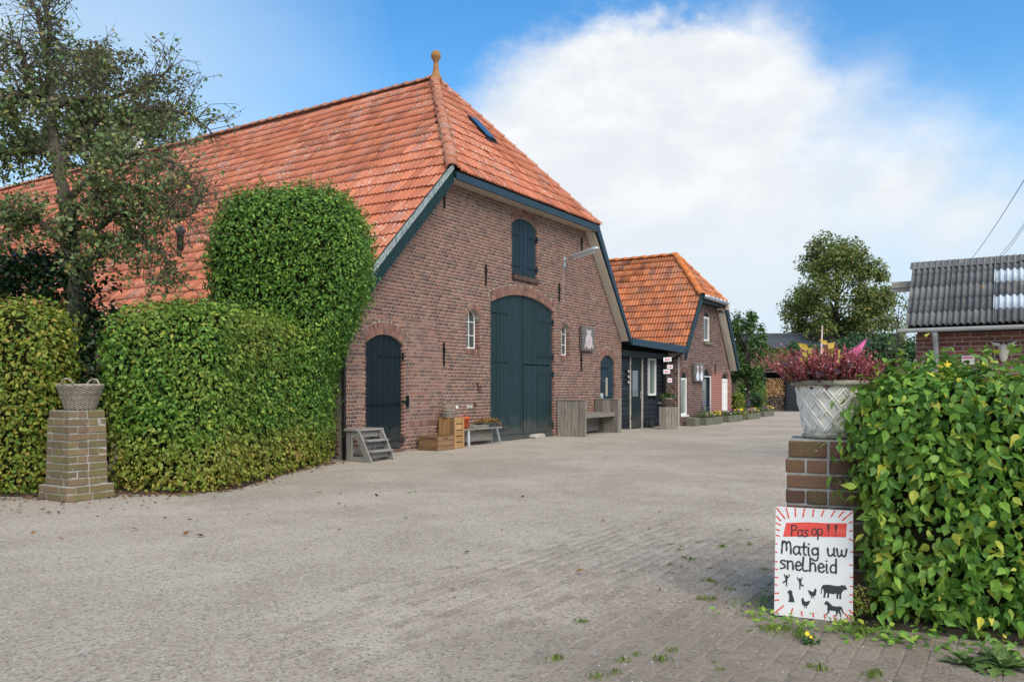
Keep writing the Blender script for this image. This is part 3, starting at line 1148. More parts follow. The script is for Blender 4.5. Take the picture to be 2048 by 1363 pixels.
# left flank wall (mostly behind the hedge) and plain remaining walls
fl = empty('tmp')
flank = brickwork(barn, 'side_wall', -3.2, -.112, 0, 2.45, lambda u, z: True, lambda u, z: True, .21, .068, M['brick'], M['mortar'], back=.10, far=True)
flank.rotation_euler = (0, 0, -math.pi / 2)
flank.location = (.004, 0, 0)
D.objects.remove(fl)
wb = MB()
wb.box(.02, .12, 3.2, BL, 0, 2.6)
wb.box(BW - .15, BW - .002, .17, BL, 0, 2.5)
wb.prism([(0.1, 0), (BW - .15, 0), (BW - .15, 2.5), (RU, 8.5), (.1, 2.6)], BL - .2, BL - .05)
wb.build('rear_wall', M['brick'], barn)
MB().prism([(.2, .0), (BW - .2, 0), (BW - .2, 2.3), (8.7, 5.1), (3.0, 5.1), (.2, 2.6)], .5, .52).build('dark_backing', M['dark'], barn)  # near-black sheet standing in for the unlit inside behind the openings
# soldier course plinth bricks low on the wall right of the side door
pl = MB()
for i in range(16):
    x = 1.72 + i * .073
    pl.box(x, x + .062, -.012, .05, .50, .60)
pl.build('plinth_course', M['brick'], barn)

# roof decks
def deck(name, pts, mat, parent, thick=.05):
    pts = [Vector(p) for p in pts]
    n = (pts[1] - pts[0]).cross(pts[2] - pts[0]).normalized()
    k = len(pts)
    mb = MB()
    mb.v = [tuple(p) for p in pts] + [tuple(p - n * thick) for p in pts]
    mb.f = [tuple(range(k)), tuple(range(2 * k - 1, k - 1, -1))] + [(i, k + i, k + (i + 1) % k, (i + 1) % k) for i in range(k)]
    return mb.build(name, mat, parent)
FY = -.25
EU = -.503
def lz(u):
    return u + 2.84
dz = -.075
roofL = deck('roof', [(EU, BL, lz(EU) + dz), (EU, FY + .02, lz(EU) + dz), (2.71, FY + .02, lz(2.71) + dz), (RU, RY, RV + dz), (RU, BL, RV + dz)], M['deck'], barn)
hip = deck('hip_roof', [(2.71, FY - .02, 5.53 + dz), (9.05, FY - .02, 5.53 + dz), (RU, RY, RV + dz)], M['deck'], barn)
deck('rear_slope', [(9.05, FY, 5.5), (11.3, FY, 2.66), (11.3, BL, 2.66), (9.05, BL, 5.5)], M['tile'], barn)
deck('rear_slope', [(9.05, FY, 5.5), (9.05, BL, 5.5), (RU, BL, RV), (RU, RY, RV)], M['tile'], barn)
def hip_y(u):
    return FY + max(0, (u - 2.71)) * (RY - FY) / (RU - 2.71)
G1 = .387
cam_l = Vector((*to_local(0, 0), CAMH))
def tscore(c):
    d = (Vector(c) - cam_l).length
    if c.x < .45:
        return -1e9
    return -d
tw = .218
tiling(roofL, (EU, FY, lz(EU)), (0, -1, 0), (1, 0, 1), [-(k + 1) * tw for k in range(int(BL / tw))], 24, tw, G1,
       lambda c: c.y >= hip_y(c.x) + .02 and c.x < RU + .02, M['tile'], 200, tscore, sagging=True)
hs = Vector((0, RY - FY, RV - 5.53)).normalized()
hl = math.hypot(RY - FY, RV - 5.53)
hr = int(hl / .372)
tiling(hip, (2.71, FY - .09, 5.53 - .06), (1, 0, 0), hs, [k * tw - .1 for k in range(31)], hr + 1, tw, .372,
       lambda c: (2.71 + (c.y - FY) * (RU - 2.71) / (RY - FY) - .02) < c.x < 9.07 - (c.y - FY) * (9.05 - RU) / (RY - FY) and c.y < RY, M['tile'], 100, lambda c: -(Vector(c) - cam_l).length)
cap_tiles(roofL, (RU, RY + .1, RV + .0), (RU, BL, RV + .0), 74, .12, M['ridge'])
cap_tiles(hip, (2.66, FY - .05, 5.50), (RU, RY, RV + .02), 15, .125, M['ridge'], up=(-.35, -.35, 1), name='hip_tile')
cap_tiles(hip, (9.12, FY - .05, 5.45), (RU, RY, RV + .02), 15, .12, M['ridge'], up=(.35, -.35, 1), name='hip_tile')
fin = MB().lathe([(.16, -.12), (.15, .0), (.10, .10), (.072, .22), (.06, .34), (.062, .42), (.085, .44), (.085, .47), (.115, .50), (.125, .56), (.11, .63), (.06, .68), (.0, .69)], 20)
fin.build('finial', M['finial'], barn, True, loc=(RU, RY - .05, RV + .02))
# skylight lying in the hip face
def hip_pt(u, t, off=0.):
    return Vector((u, FY, 5.53)) + hs * t + Vector((0, -hs.z, hs.y)) * off
sk = MB()
a0, a1, t0, t1 = 5.93, 6.34, 2.14, 2.98
P = [hip_pt(a0, t0, .125), hip_pt(a1, t0, .125), hip_pt(a1, t1, .11), hip_pt(a0, t1, .11)]
Q = [hip_pt(a0, t0, .0), hip_pt(a1, t0, .0), hip_pt(a1, t1, .0), hip_pt(a0, t1, .0)]
sk.v = [tuple(p) for p in P + Q]
sk.f = [(0, 1, 2, 3), (0, 4, 5, 1), (1, 5, 6, 2), (2, 6, 7, 3), (3, 7, 4, 0)]
sky_o = sk.build('skylight', M['iron'], hip)
g_ = MB()
g_.quad(hip_pt(a0 + .04, t0 + .05, .131), hip_pt(a1 - .04, t0 + .05, .131), hip_pt(a1 - .04, t1 - .05, .118), hip_pt(a0 + .04, t1 - .05, .118))
g_.build('pane', M['glass_blue'], sky_o)
MB().box(a0 - .05, a1 + .05, hip_pt(0, t0 - .12).y, hip_pt(0, t0).y, hip_pt(0, t0 - .12).z + .02, hip_pt(0, t0).z + .05).build('flashing', M['iron'], sky_o)
# vent pipe and chimney
vp = MB().lathe([(.075, -.3), (.075, .42), (.085, .42), (.085, .44), (.12, .47), (.12, .53), (.085, .55), (.06, .60), (0, .61)], 16)
vp.build('vent_pipe', simple('grey_vent_pipe', (.055, .065, .075), None, 5, .5), barn, True, loc=(1.44, 6.45, lz(1.44)))
ch = MB().box(-.16, .16, -.2, .2, -.5, .55).box(-.20, .20, -.24, .24, .55, .63)
cho = ch.build('chimney', M['white'], barn, loc=(RU, 15.6, RV))
for dx in (-.1, .12):
    MB().lathe([(.09, 0), (.09, .25), (.11, .27), (.11, .3), (0, .3)], 12).build('chimney_pot', M['ridge'], cho, True, loc=(0, dx, .63))
# barge boards, fascia and soffits
def rake(u0, u1, top, height, y0, y1):
    return [(u0, top(u0) - height), (u1, top(u1) - height), (u1, top(u1)), (u0, top(u0))]
lt = lambda u: u + 2.84 + .05
MB().prism(rake(-.45, 2.74, lt, .40, 0, 0), FY - .035, FY + .02).build('barge_board', M['green_board'], barn)
MB().prism(rake(-.45, 2.72, lambda u: lt(u) + .015, .13, 0, 0), FY - .06, FY - .037).build('barge_cover_strip', M['board_worn'], barn)
rt = lambda u: 5.53 - 1.365 * (u - 9.08)
MB().prism([(9.02, rt(9.02) - .30), (11.20, rt(11.20) - .16), (11.2, rt(11.2) + .03), (9.02, rt(9.02) + .03)], FY - .035, FY + .02).build('barge_board', M['blue_board'], barn)
deck('soffit', [(11.15, .0, 2.56), (8.87, .0, 5.36), (8.99, FY + .02, 5.27), (11.17, FY + .02, 2.56)], M['cream'], barn, .02)
MB().box(2.74, 9.04, FY - .10, FY - .06, 5.29, 5.44).build('fascia', M['blue_board'], barn)
deck('soffit', [(2.74, FY - .06, 5.29), (2.74, .0, 5.335), (8.95, .0, 5.335), (9.02, FY - .06, 5.29)], M['cream'], barn, .02)

# doors -------------------------------------------------------------
def plank_door(parent, op, u0, u1, z0, n, y, mat, ztop=None, name='door', thick=.03, inset=.01):
    "boards side by side, their heads cut to the arch"
    bk = MB()
    pts = [(u0, z0), (u1, z0)]
    m = 8
    for i in range(m + 1):
        u = u1 + (u0 - u1) * i / m
        pts.append((u, (ztop if ztop else op.top(u) - inset)))
    bk.prism(pts, y + .012, y + thick + .02)
    door = bk.build(name, M['dark'], parent)
    w = (u1 - u0) / n
    for i in range(n):
        a, b = u0 + i * w + .0045, u0 + (i + 1) * w - .0045
        if ztop:
            tp = [(b, ztop), (a, ztop)]
        else:
            tp = [(b, op.top(b) - inset), ((a + b) / 2, op.top((a + b) / 2) - inset), (a, op.top(a) - inset)]
        MB().prism([(a, z0 + .005), (b, z0 + .005)] + tp, y - random.uniform(0, .003), y + .014).build('plank', mat, door)
    return door
def strap(door, x0, x1, z, y, mat=None, h=.045, pin=None, rivets=True):
    mat = mat or M['iron']
    mb = MB().box(min(x0, x1), max(x0, x1), y - .016, y - .003, z - h / 2, z + h / 2)
    if rivets:
        k = 5
        for i in range(k):
            x = x0 + (x1 - x0) * (i + .5) / k
            mb.box(x - .010, x + .010, y - .026, y - .016, z - .010, z + .010)
    if pin is not None:
        mb.lathe([(.022, -.07), (.022, .07)], 8, (pin, y - .03, z))
        mb.box(pin - .02, pin + .05, y - .05, y - .01, z - .02, z + .02)
    mb.build('hinge', mat, door)
sd_ = plank_door(barn, op_side, op_side.uc - .485, op_side.uc + .485, .11, 6, .045, M['dark_door'], name='side_door')
strap(sd_, 1.52, .92, 1.80, .045, M['dark_door'], pin=1.56)
strap(sd_, 1.52, 1.05, .27, .045, M['dark_door'], pin=1.56)
bar = MB().tube([(.53, .0, .94), (.9, -.01, .935), (1.3, -.01, .955), (1.5, -.01, .965)], .014, 8)
bar.box(1.48, 1.66, -.03, -.01, .94, .985).box(1.62, 1.66, -.05, .0, .86, 1.08)
bar.build('door_bar', M['dark_door'], sd_)
MB().box(.55, 1.54, -.035, .1, .0, .10).build('door_sill', M['brick'], barn)
bd = plank_door(barn, op_big, op_big.uc - 1.365, op_big.uc + .03, .16, 10, .05, M['green_door'], name='double_door')
bd2 = plank_door(barn, op_big, op_big.uc + .05, op_big.uc + 1.365, 1.765, 9, .05, M['green_door'], name='double_door')
bd3 = plank_door(barn, op_big, op_big.uc + .05, op_big.uc + 1.365, .16, 9, .045, M['green_door'], ztop=1.745, name='double_door')
for z in (2.88, 1.80, .32):
    strap(bd, 4.47, 5.22, z, .05, M['green_door'], pin=4.43)
for d_, z in ((bd2, 2.82), (bd2, 1.98), (bd3, 1.55), (bd3, .33)):
    strap(d_, 7.19, 6.52, z, .05, M['green_door'], pin=7.22)
MB().box(4.46, 5.86, .01, .09, .05, .155).build('bottom_rail', M['green_door'], bd)
MB().box(5.88, 7.19, .01, .09, .05, .155).build('bottom_rail', M['green_door'], bd3)
MB().box(4.44, 7.22, .0, .2, 0, .045).build('door_sill', M['oak_x'], barn)
h1 = plank_door(barn, op_hat, op_hat.uc - .535, op_hat.uc - .004, 3.80, 3, .035, M['hatch_blue'], name='loft_shutter')
h2 = plank_door(barn, op_hat, op_hat.uc + .004, op_hat.uc + .535, 3.80, 3, .035, M['hatch_blue'], name='loft_shutter')
for z in (4.70, 4.0):
    strap(h1, 5.33, 5.68, z, .035, M['hatch_blue'], .035, pin=5.31)
    strap(h2, 6.39, 6.02, z, .035, M['hatch_blue'], .035, pin=6.41)
sl = MB()
for i in range(18):
    x = 5.30 + i * .0635
    sl.box(x, x + .057, -.055, .12, 3.665, 3.775)
sl.build('brick_sill', brick_mat('dark_sill_brick', [(0, (.055, .04, .036)), (1, (.10, .07, .06))]), barn)
rd = plank_door(barn, op_r, op_r.uc - .43, op_r.uc + .43, .56, 5, .045, M['hatch_blue'], name='small_door')
strap(rd, 9.90, 10.35, 1.77, .045, M['dark_door'], .04)
hd = MB().bar((9.955, -.10, 1.0), (9.955, -.10, 1.50), .045, .035, (0, 1, 0))
hd.build('door_handle', simple('pale_wood_handle', (.62, .55, .42), None, 8, .6), rd)
MB().tube([(9.955, -.10, 1.08), (9.955, .04, 1.08)], .008, 6).tube([(9.955, -.10, 1.42), (9.955, .04, 1.42)], .008, 6).build('handle_bracket', M['zinc'], rd)
# small arched windows: white frame deep in the reveal
def slim_window(parent, op, y=.10, name='arched_window', mid=True):
    fr = MB()
    a = op.a - .004
    o2 = Opening(op.uc, a, op.zs + .004, op.zsp, op.rise)
    outer = o2.outline(14)
    inner = Opening(op.uc, a - .028, op.zs + .036, op.zsp, op.rise - .02).outline(14)
    k = len(outer)
    n = len(fr.v)
    for yy in (y, y + .04):
        fr.v += [(p[0], yy, p[1]) for p in outer] + [(p[0], yy, p[1]) for p in inner]
    for i in range(k):
        j = (i + 1) % k
        fr.f += [(n + i, n + j, n + k + j, n + k + i), (n + k + i, n + k + j, n + 3 * k + j, n + 3 * k + i)]
    fr.box(op.uc - .009, op.uc + .009, y + .004, y + .035, op.zs + .03, op.top(op.uc) - .02)
    for t in (.40, .80):
        z = op.zs + t * (op.zsp + op.rise * .4 - op.zs)
        fr.box(op.uc - a + .01, op.uc + a - .01, y + .004, y + .035, z - .008, z + .008)
    w = fr.build(name, M['white'], parent)
    MB().prism(inner, y + .018, y + .022).build('pane', M['glass'], w)
    return w
for o_ in (op_w1, op_w2):
    w_ = slim_window(barn, o_, .11)
    ss = MB()
    for i in range(8):
        x = o_.uc - .23 + i * .0585
        ss.box(x, x + .052, -.02, .11, 1.915, 2.03)
    ss.build('window_sill', M['brick'], w_)
# wall anchors, ring, hook, service cable
for (u, za, zb) in ((2.773, 4.77, 5.20), (4.231, 3.395, 3.855), (7.451, 3.347, 3.80), (2.756, 1.655, 2.11), (8.650, 4.764, 5.11), (8.622, 1.653, 2.12)):
    mb = MB()
    mb.v = []
    mb.bar((u, -.028, za), (u, -.028, zb), .026, .03, (0, 1, 0))
    mb.box(u - .022, u + .022, -.055, -.008, (za + zb) / 2 + .04, (za + zb) / 2 + .10)
    mb.build('wall_anchor', M['iron'], barn)
rg = MB().tube([(3.99 + .06 * math.cos(a), -.03, 1.20 + .06 * math.sin(a)) for a in np.linspace(0, 2 * math.pi, 20)[:-1]], .008, 6, closed=True)
rg.bar((3.93, -.02, 1.24), (3.93, -.02, 1.33), .02, .02, (0, 1, 0))
rg.build('tether_ring', M['rust'], barn)
MB().bar((3.83, -.02, .83), (3.83, -.02, .92), .02, .03, (0, 1, 0)).build('wall_hook', M['rust'], barn)
MB().box(3.55, 3.66, -.009, .01, .80, .865).box(3.68, 3.76, -.009, .01, .80, .865).build('pale_patch_bricks', M['pale_stone'], barn)
cb = MB().tube([(7.70, -.012, 4.28), (7.69, -.012, 3.9), (7.665, -.012, 3.32)], .006, 5)
for z in (4.2, 3.9, 3.62, 3.4):
    cb.box(7.67, 7.71, -.022, 0, z - .01, z + .01)
cb.build('lamp_cable', M['pvc'], barn)
dp0 = MB().tube([(-.06, -.06, 0), (-.06, -.06, 2.3)], .035, 8)
dp0.build('downpipe', M['iron'], barn)

# ------------------------------------------------------------------ annex house right of the barn
annex = empty('annex_house', (*W2(0, 0), 0), THETA, 'smaller brick house with bright orange half-hipped roof beside the barn', 'house')
AU0, AU1, AY = 14.69, 20.28, -.345
ALS = 1.28
def alz(u):
    return 2.49 + ALS * (u - 14.68)
AR = (17.38, .76, 5.93)                                # front end of the ridge
op_a1 = Opening(15.275, .325, .34, 1.55, .20)
op_a2 = Opening(17.465, .445, .28, 1.64, .25)
op_a3 = Opening(19.53, .385, .38, 1.57, .20)
op_a4 = Opening(17.50, .355, 2.86, 3.72, .19)
a_ops = {op_a1: (.10, .09), op_a2: (.10, .09), op_a3: (.10,), op_a4: (.10, .09)}
def a_top(u):
    return min(4.30, 2.40 + 1.26 * (u - 14.69) + .12, 4.25 - 1.42 * (u - 18.35))
awall = brickwork(annex, 'front_wall', AU0, AU1, 0, 4.30,
                  lambda u, z: z < a_top(u) - .005 and not any(o.hit(u, z, sum(a_ops[o]) + .002) for o in a_ops),
                  lambda u, z: z < a_top(u) and not any(o.hit(u, z, 0., .016) for o in a_ops),
                  .21, .068, M['brick_annex'], M['mortar'], far=True)
awall.location = (0, AY, 0)
aw_back = MB().prism([(AU0 + .05, 0), (AU1 - .05, 0), (AU1 - .05, 1.6), (18.3, 4.2), (16.1, 4.2), (AU0 + .05, 2.3)], .6, .62)
aw_back.build('dark_backing', M['dark'], annex)  # near-black sheet in place of the dark rooms behind the front
for o_ in a_ops:
    ar = arch_bricks(annex, o_, a_ops[o_], 'brick_arch', mat=M['brick_annex'])
    ar.location = (0, AY, 0)
aside = brickwork(annex, 'side_wall', AY * -1 * 0 + .0, .56, 0, 2.5, lambda u, z: True, lambda u, z: True, .21, .068, M['brick_annex'], M['mortar'], back=.1, far=True)
aside.rotation_euler = (0, 0, -math.pi / 2)
aside.location = (AU0 - .003, .205, 0)
MB().box(AU1 - .1, AU1 - .004, AY + .165, 7.5, 0, 1.9).box(AU0, AU1, 7.3, 7.5, 0, 2.2).box(AU0 + .0, AU0 + .1, .9, 7.3, 0, 2.4).build('rear_wall', M['brick_annex'], annex)
# windows and door of the annex front
def box_window(parent, op, y, name, frame=.055, mat=None, glass=None, dark_head=True):
    mat = mat or M['white']
    zt = op.zsp
    u0, u1 = op.uc - op.a + .004, op.uc + op.a - .004
    fr = MB()
    fr.box(u0, u0 + frame, y, y + .06, op.zs, zt).box(u1 - frame, u1, y - .03, y + .06, op.zs, zt)
    fr.box(u0 + frame, u1 - frame, y, y + .06, zt - frame, zt).box(u0 + frame, u1 - frame, y, y + .06, op.zs, op.zs + frame)
    w = fr.build(name, mat, parent)
    MB().box(u0 + frame, u1 - frame, y + .025, y + .03, op.zs + frame, zt - frame).build('pane', glass or M['glass_green'], w)
    if dark_head:
        pts = [p for p in op.outline(12, .004) if p[1] >= zt - .001]
        pts = [(u0, zt + .002), (u1, zt + .002)] + [p for p in pts if p[1] > zt + .004]
        MB().prism(pts, y + .01, y + .03).build('arched_head', M['dark_door'], w)
    return w
wA = box_window(annex, op_a1, AY + .07, 'window', .06)
wB = box_window(annex, op_a3, AY + .07, 'window', .10, glass=M['white'])
wC = box_window(annex, op_a4, AY + .07, 'window', .07, glass=M['glass'])
dA = box_window(annex, op_a2, AY + .07, 'glazed_door', .09, mat=M['dark_door'], glass=M['glass'])
MB().box(op_a2.uc - op_a2.a, op_a2.uc - op_a2.a + .03, AY + .03, AY + .068, .28, 1.64).box(op_a2.uc + op_a2.a - .035, op_a2.uc + op_a2.a, AY + .0, AY + .035, .28, 1.64).box(op_a2.uc - op_a2.a + .03, op_a2.uc + op_a2.a - .035, AY + .03, AY + .068, 1.61, 1.64).build('door_frame', M['white'], dA)
MB().box(17.10, 17.98, AY - .06, AY + .06, 2.74, 2.85).build('window_sill', M['stone'], wC)
MB().box(14.94, 15.62, AY - .03, AY + .06, .29, .335).build('window_sill', M['white'], wA)
MB().bar((18.32, AY - .02, 1.72), (18.32, AY - .02, 2.10), .025, .03, (0, 1, 0)).build('wall_anchor', M['iron'], annex)
al = MB().tube([(18.28, AY - .0, 3.98), (18.24, AY - .22, 3.96)], .02, 8).lathe([(.02, 0), (.09, -.06), (.10, -.09)], 12, (18.22, AY - .26, 3.98))
al.build('outside_lamp', M['iron'], annex)
# roof
aFY = AY - .27
aroof = deck('roof', [(14.62, 7.5, alz(14.62) - .012), (14.62, aFY + .02, alz(14.62) - .012), (16.13, aFY + .02, alz(16.13) - .012), (AR[0], AR[1], AR[2] - .012), (AR[0], 7.5, AR[2] - .012)], M['deck'], annex)
ahip = deck('hip_roof', [(16.13, aFY, alz(16.13) - .02), (18.66, aFY, alz(16.13) - .02), (AR[0], AR[1], AR[2] - .012)], M['deck'], annex)
deck('rear_slope', [(18.66, aFY, 4.34), (20.45, aFY, 1.95), (20.45, 7.5, 1.95), (18.66, 7.5, 4.34)], M['tile_annex'], annex)
deck('rear_slope', [(18.66, aFY, 4.34), (18.66, 7.5, 4.34), (AR[0], 7.5, AR[2]), (AR[0], AR[1], AR[2])], M['tile_annex'], annex)
ahy = lambda u: aFY + max(0, u - 16.13) * (AR[1] - aFY) / (AR[0] - 16.13)
aw_ = .215
up_a = Vector((1, 0, ALS)).normalized()
tiling(aroof, (14.62, aFY, alz(14.62)), (0, -1, 0), up_a, [-(k + 1) * aw_ for k in range(36)], 15, aw_, .298,
       lambda c: c.y >= ahy(c.x) + .02 and c.x < AR[0] + .02, M['tile_annex'], 230, lambda c: -(Vector(c) - cam_l).length if c.y < 3.6 else -1e9)
ahs = Vector((0, AR[1] - aFY, AR[2] - alz(16.13))).normalized()
tiling(ahip, (16.1, aFY - .06, alz(16.13) - .05), (1, 0, 0), ahs, [k * aw_ - .1 for k in range(14)], 7, aw_, .30,
       lambda c: 16.13 + (c.y - aFY) * (AR[0] - 16.13) / (AR[1] - aFY) < c.x < 18.68 - (c.y - aFY) * (18.66 - AR[0]) / (AR[1] - aFY), M['tile_annex'], 60, lambda c: -(Vector(c) - cam_l).length)
M['ridge_annex'] = tile_mat('orange_ridge_tile', [(0, (.55, .16, .04)), (1, (.66, .23, .06))], .2, .3)
cap_tiles(aroof, (AR[0], AR[1] + .05, AR[2]), (AR[0], 7.5, AR[2]), 18, .115, M['ridge_annex'])
cap_tiles(ahip, (16.08, aFY - .04, alz(16.13) - .03), (AR[0], AR[1], AR[2] + .02), 6, .12, M['ridge_annex'], up=(-.35, -.35, 1), name='hip_tile')
cap_tiles(ahip, (18.72, aFY - .04, alz(16.13) - .08), (AR[0], AR[1], AR[2] + .02), 7, .11, M['ridge_annex'], up=(.35, -.35, 1), name='hip_tile')
alt = lambda u: alz(u) + .05
MB().prism(rake(14.62, 16.16, alt, .36, 0, 0), aFY - .035, aFY + .02).build('barge_board', M['green_board'], annex)
MB().prism(rake(14.60, 16.14, lambda u: alt(u) + .01, .10, 0, 0), aFY - .055, aFY - .037).build('barge_cover_strip', M['blue_board'], annex)
MB().prism([(18.60, 4.10), (20.18, 1.84), (20.38, 2.02), (18.74, 4.42)], aFY - .035, aFY + .02).build('barge_board', M['green_board'], annex)
deck('soffit', [(20.15, AY, 1.88), (18.42, AY, 4.24), (18.58, aFY + .02, 4.14), (20.18, aFY + .02, 1.88)], M['cream'], annex, .02)
gt = MB().tube([(16.18, aFY - .09, 4.28), (18.62, aFY - .09, 4.24)], .075, 10)
for x in np.arange(16.5, 18.6, .42):
    gt.tube([(x, aFY - .09, 4.28), (x + .03, aFY - .09, 4.28)], .082, 10)
gt.build('gutter', M['zinc'], annex, True)
MB().box(16.2, 18.55, aFY - .02, AY - .003, 4.09, 4.22).build('eave_board', M['dark_door'], annex)
MB().box(18.55, 18.70, aFY - .16, aFY - .04, 4.02, 4.24).build('gutter_end', M['cream'], annex)
# flat porch between barn and annex: fascia, boarded wall, door, window
pf = MB()
pts = [(11.22, FY - .06), (14.66, aFY - .04)]
for (a, b) in ((0, 1),):
    p, q = pts[a], pts[b]
    n = len(pf.v)
    pf.v += [(p[0], p[1], 2.45), (q[0], q[1], 2.32), (q[0], q[1] + .05, 2.32), (p[0], p[1] + .05, 2.45), (p[0], p[1], 2.64), (q[0], q[1], 2.55), (q[0], q[1] + .05, 2.55), (p[0], p[1] + .05, 2.64)]
    pf.f += [tuple(n + i for i in t) for t in ((0, 3, 2, 1), (4, 5, 6, 7), (0, 1, 5, 4), (1, 2, 6, 5), (2, 3, 7, 6), (3, 0, 4, 7))]
pf.build('porch_fascia', M['blue_board'], annex)
MB().prism([(11.25, 2.47), (14.66, 2.44), (14.66, 2.50), (11.25, 2.56)], FY + .06, 1.8).build('porch_roof', M['dark_door'], annex)
BYW = .18
MB().box(11.3, 14.68, BYW + .03, BYW + .1, 0, 2.45).build('porch_wall', M['dark'], annex)
pw = D.objects['porch_wall']
MB().box(11.2, 14.66, BYW - .20, BYW - .04, 2.14, 2.31).build('porch_beam', M['dark_door'], annex)
nb, zb = 15, 2.16
for i in range(nb):
    z0_, z1_ = i * zb / nb, (i + 1) * zb / nb
    for (a, b) in ((11.32, 12.06), (13.0, 13.40), (14.03, 14.675)):
        n = len
        mb = MB()
        mb.v = [(a, BYW - .035, z0_ - .012), (b, BYW - .035, z0_ - .012), (b, BYW + .029, z0_ - .012), (a, BYW + .029, z0_ - .012), (a, BYW - .008, z1_), (b, BYW - .008, z1_), (b, BYW + .029, z1_), (a, BYW + .029, z1_)]
        mb.f = [(0, 3, 2, 1), (4, 5, 6, 7), (0, 1, 5, 4), (1, 2, 6, 5), (2, 3, 7, 6), (3, 0, 4, 7)]
        if (a, b) == (13.0, 13.40):
            mb.v = [(x if x < 13.2 else (14.03 if z1_ < .98 else x), y, z) for x, y, z in mb.v]
        if (a, b) == (14.03, 14.675) and z1_ < .98:
            pass
        mb.build('board', M['black_timber'], pw)
pd = MB().box(12.10, 12.955, BYW - .005, BYW + .02, .03, 2.14).build('porch_door', M['dark_door'], annex)
MB().box(12.06, 12.10, BYW - .05, BYW + .02, .0, 2.18).box(12.955, 12.995, BYW - .05, BYW + .02, 0, 2.18).box(12.10, 12.955, BYW - .05, BYW + .02, 2.14, 2.18).build('door_frame', simple('cream_door_frame', (.60, .55, .45), None, 5, .5), pd)
MB().box(12.32, 12.66, BYW - .012, BYW - .006, 1.0, 1.72).build('pane', M['glass'], pd)
MB().box(12.30, 12.32, BYW - .015, BYW - .006, .98, 1.74).box(12.66, 12.68, BYW - .015, BYW - .006, .98, 1.74).box(12.32, 12.66, BYW - .015, BYW - .006, 1.72, 1.74).box(12.32, 12.66, BYW - .015, BYW - .006, .98, 1.0).build('pane_bead', M['zinc'], pd)
MB().box(12.87, 12.91, BYW - .02, BYW - .006, .92, 1.12).bar((12.89, BYW - .05, 1.06), (12.80, BYW - .05, 1.06), .02, .02).build('door_handle', M['zinc'], pd)
for z in (.35, 1.85):
    MB().box(12.08, 12.13, BYW - .065, BYW - .05, z - .06, z + .06).build('hinge', M['iron'], pd)
pwi = MB().box(13.42, 13.47, BYW - .06, BYW + .02, .99, 2.16).box(13.95, 14.01, BYW - .06, BYW + .02, .99, 2.16).box(13.47, 13.95, BYW - .06, BYW + .02, .99, 1.05).box(13.47, 13.95, BYW - .06, BYW + .02, 2.10, 2.16).build('porch_window', M['white'], annex)
MB().box(13.47, 13.95, BYW - .02, BYW - .015, 1.05, 2.10).build('pane', M['glass_green'], pwi)
dpp = MB().tube([(14.64, aFY + .12, 2.36), (14.60, aFY + .25, 2.22), (14.58, BYW - .12, 2.02), (14.58, BYW - .12, 1.75), (14.58, BYW - .12, .1)], .042, 8)
dpp.build('downpipe', M['iron'], annex, True)
MB().box(14.2, 14.25, BYW - .10, BYW - .04, .72, .78).tube([(14.225, BYW - .10, .75), (14.225, BYW - .16, .74), (14.225, BYW - .16, .70)], .012, 6).build('garden_tap', M['zinc'], annex)
for i, (z, w_) in enumerate(((1.70, 'topmost'), (1.54, 'middle'), (1.38, 'lowest'))):
    t = empty('wall_plate', (*W2(11.87, BYW - .04), z), THETA, '%s of the three small black plates left of the porch door' % w_, 'plate', 'small black plates by the porch door')
    MB().box(-.085, .085, -.025, .0, -.05, .06).build('plate', M['iron'], t)
    MB().box(-.01, .07, -.030, -.026, -.005, .035).box(-.03, -.01, -.030, -.026, .005, .03).build('printed_mark', M['white'], t)

# ------------------------------------------------------------------ brick shed with corrugated roof at the right
shed = empty('brick_shed', (*W2(3.85, -8.30), 0), THETA - math.pi / 2, 'low brick shed with grey corrugated roof behind the right hedge', 'shed')
SL = 4.6
swall = brickwork(shed, 'front_wall', 0, SL, 0, 2.04, lambda u, z: True, lambda u, z: True, .21, .068, M['brick_shed'], M['mortar'], 90,
                  lambda u, z: (z * 4 - abs(u - 1.0)) if (z > 1.35 and u < 2.3) else -1e9, bond='stretcher')
MB().box(.0, .15, .16, 2.1, 0, 2.04).prism([(0, 0)] * 0 + [(SL - .2, 0), (SL, 0), (SL, 2.0), (SL - .2, 2.0)], .16, 2.1).build('end_wall', M['brick_shed'], shed)
gb = MB()
gb.v = [(.0, .16, 2.04), (.0, 2.1, 2.04), (.0, .9, 3.05), (.15, .16, 2.04), (.15, 2.1, 2.04), (.15, .9, 3.05)]
gb.f = [(0, 2, 1), (3, 4, 5), (0, 1, 4, 3), (1, 2, 5, 4), (2, 0, 3, 5)]
gb.build('gable', M['brick_shed'], shed)
def lich_mat():
    m, nt, b, out = new_mat('lichened_fibre_cement')
    r = rnd_socket(nt)
    c = ramp(nt, r, [(0, (.075, .08, .088)), (.5, (.11, .115, .122)), (1, (.16, .165, .16))])
    n1 = noise(nt, 3, 6, .65, coord='World')
    c = mixc(nt, maprange(nt, n1, .45, .75, 0, .6), c, (.27, .265, .25))
    n2 = noise(nt, 9, 4, .6, coord='World', off=(3, 3, 1))
    c = mixc(nt, maprange(nt, n2, .66, .72, 0, .8), c, (.36, .22, .05))
    setc(nt, b, c)
    b.inputs['Roughness'].default_value = .9
    bump(nt, b, noise(nt, 60, 4, .6, coord='World'), .5, .006)
    return m
M['fibre_lichen'] = lich_mat()
M['clear_sheet'] = simple('clear_corrugated_sheet', (.55, .62, .68), (.45, .52, .58), 6, .25, bmp=0, spec=.6)
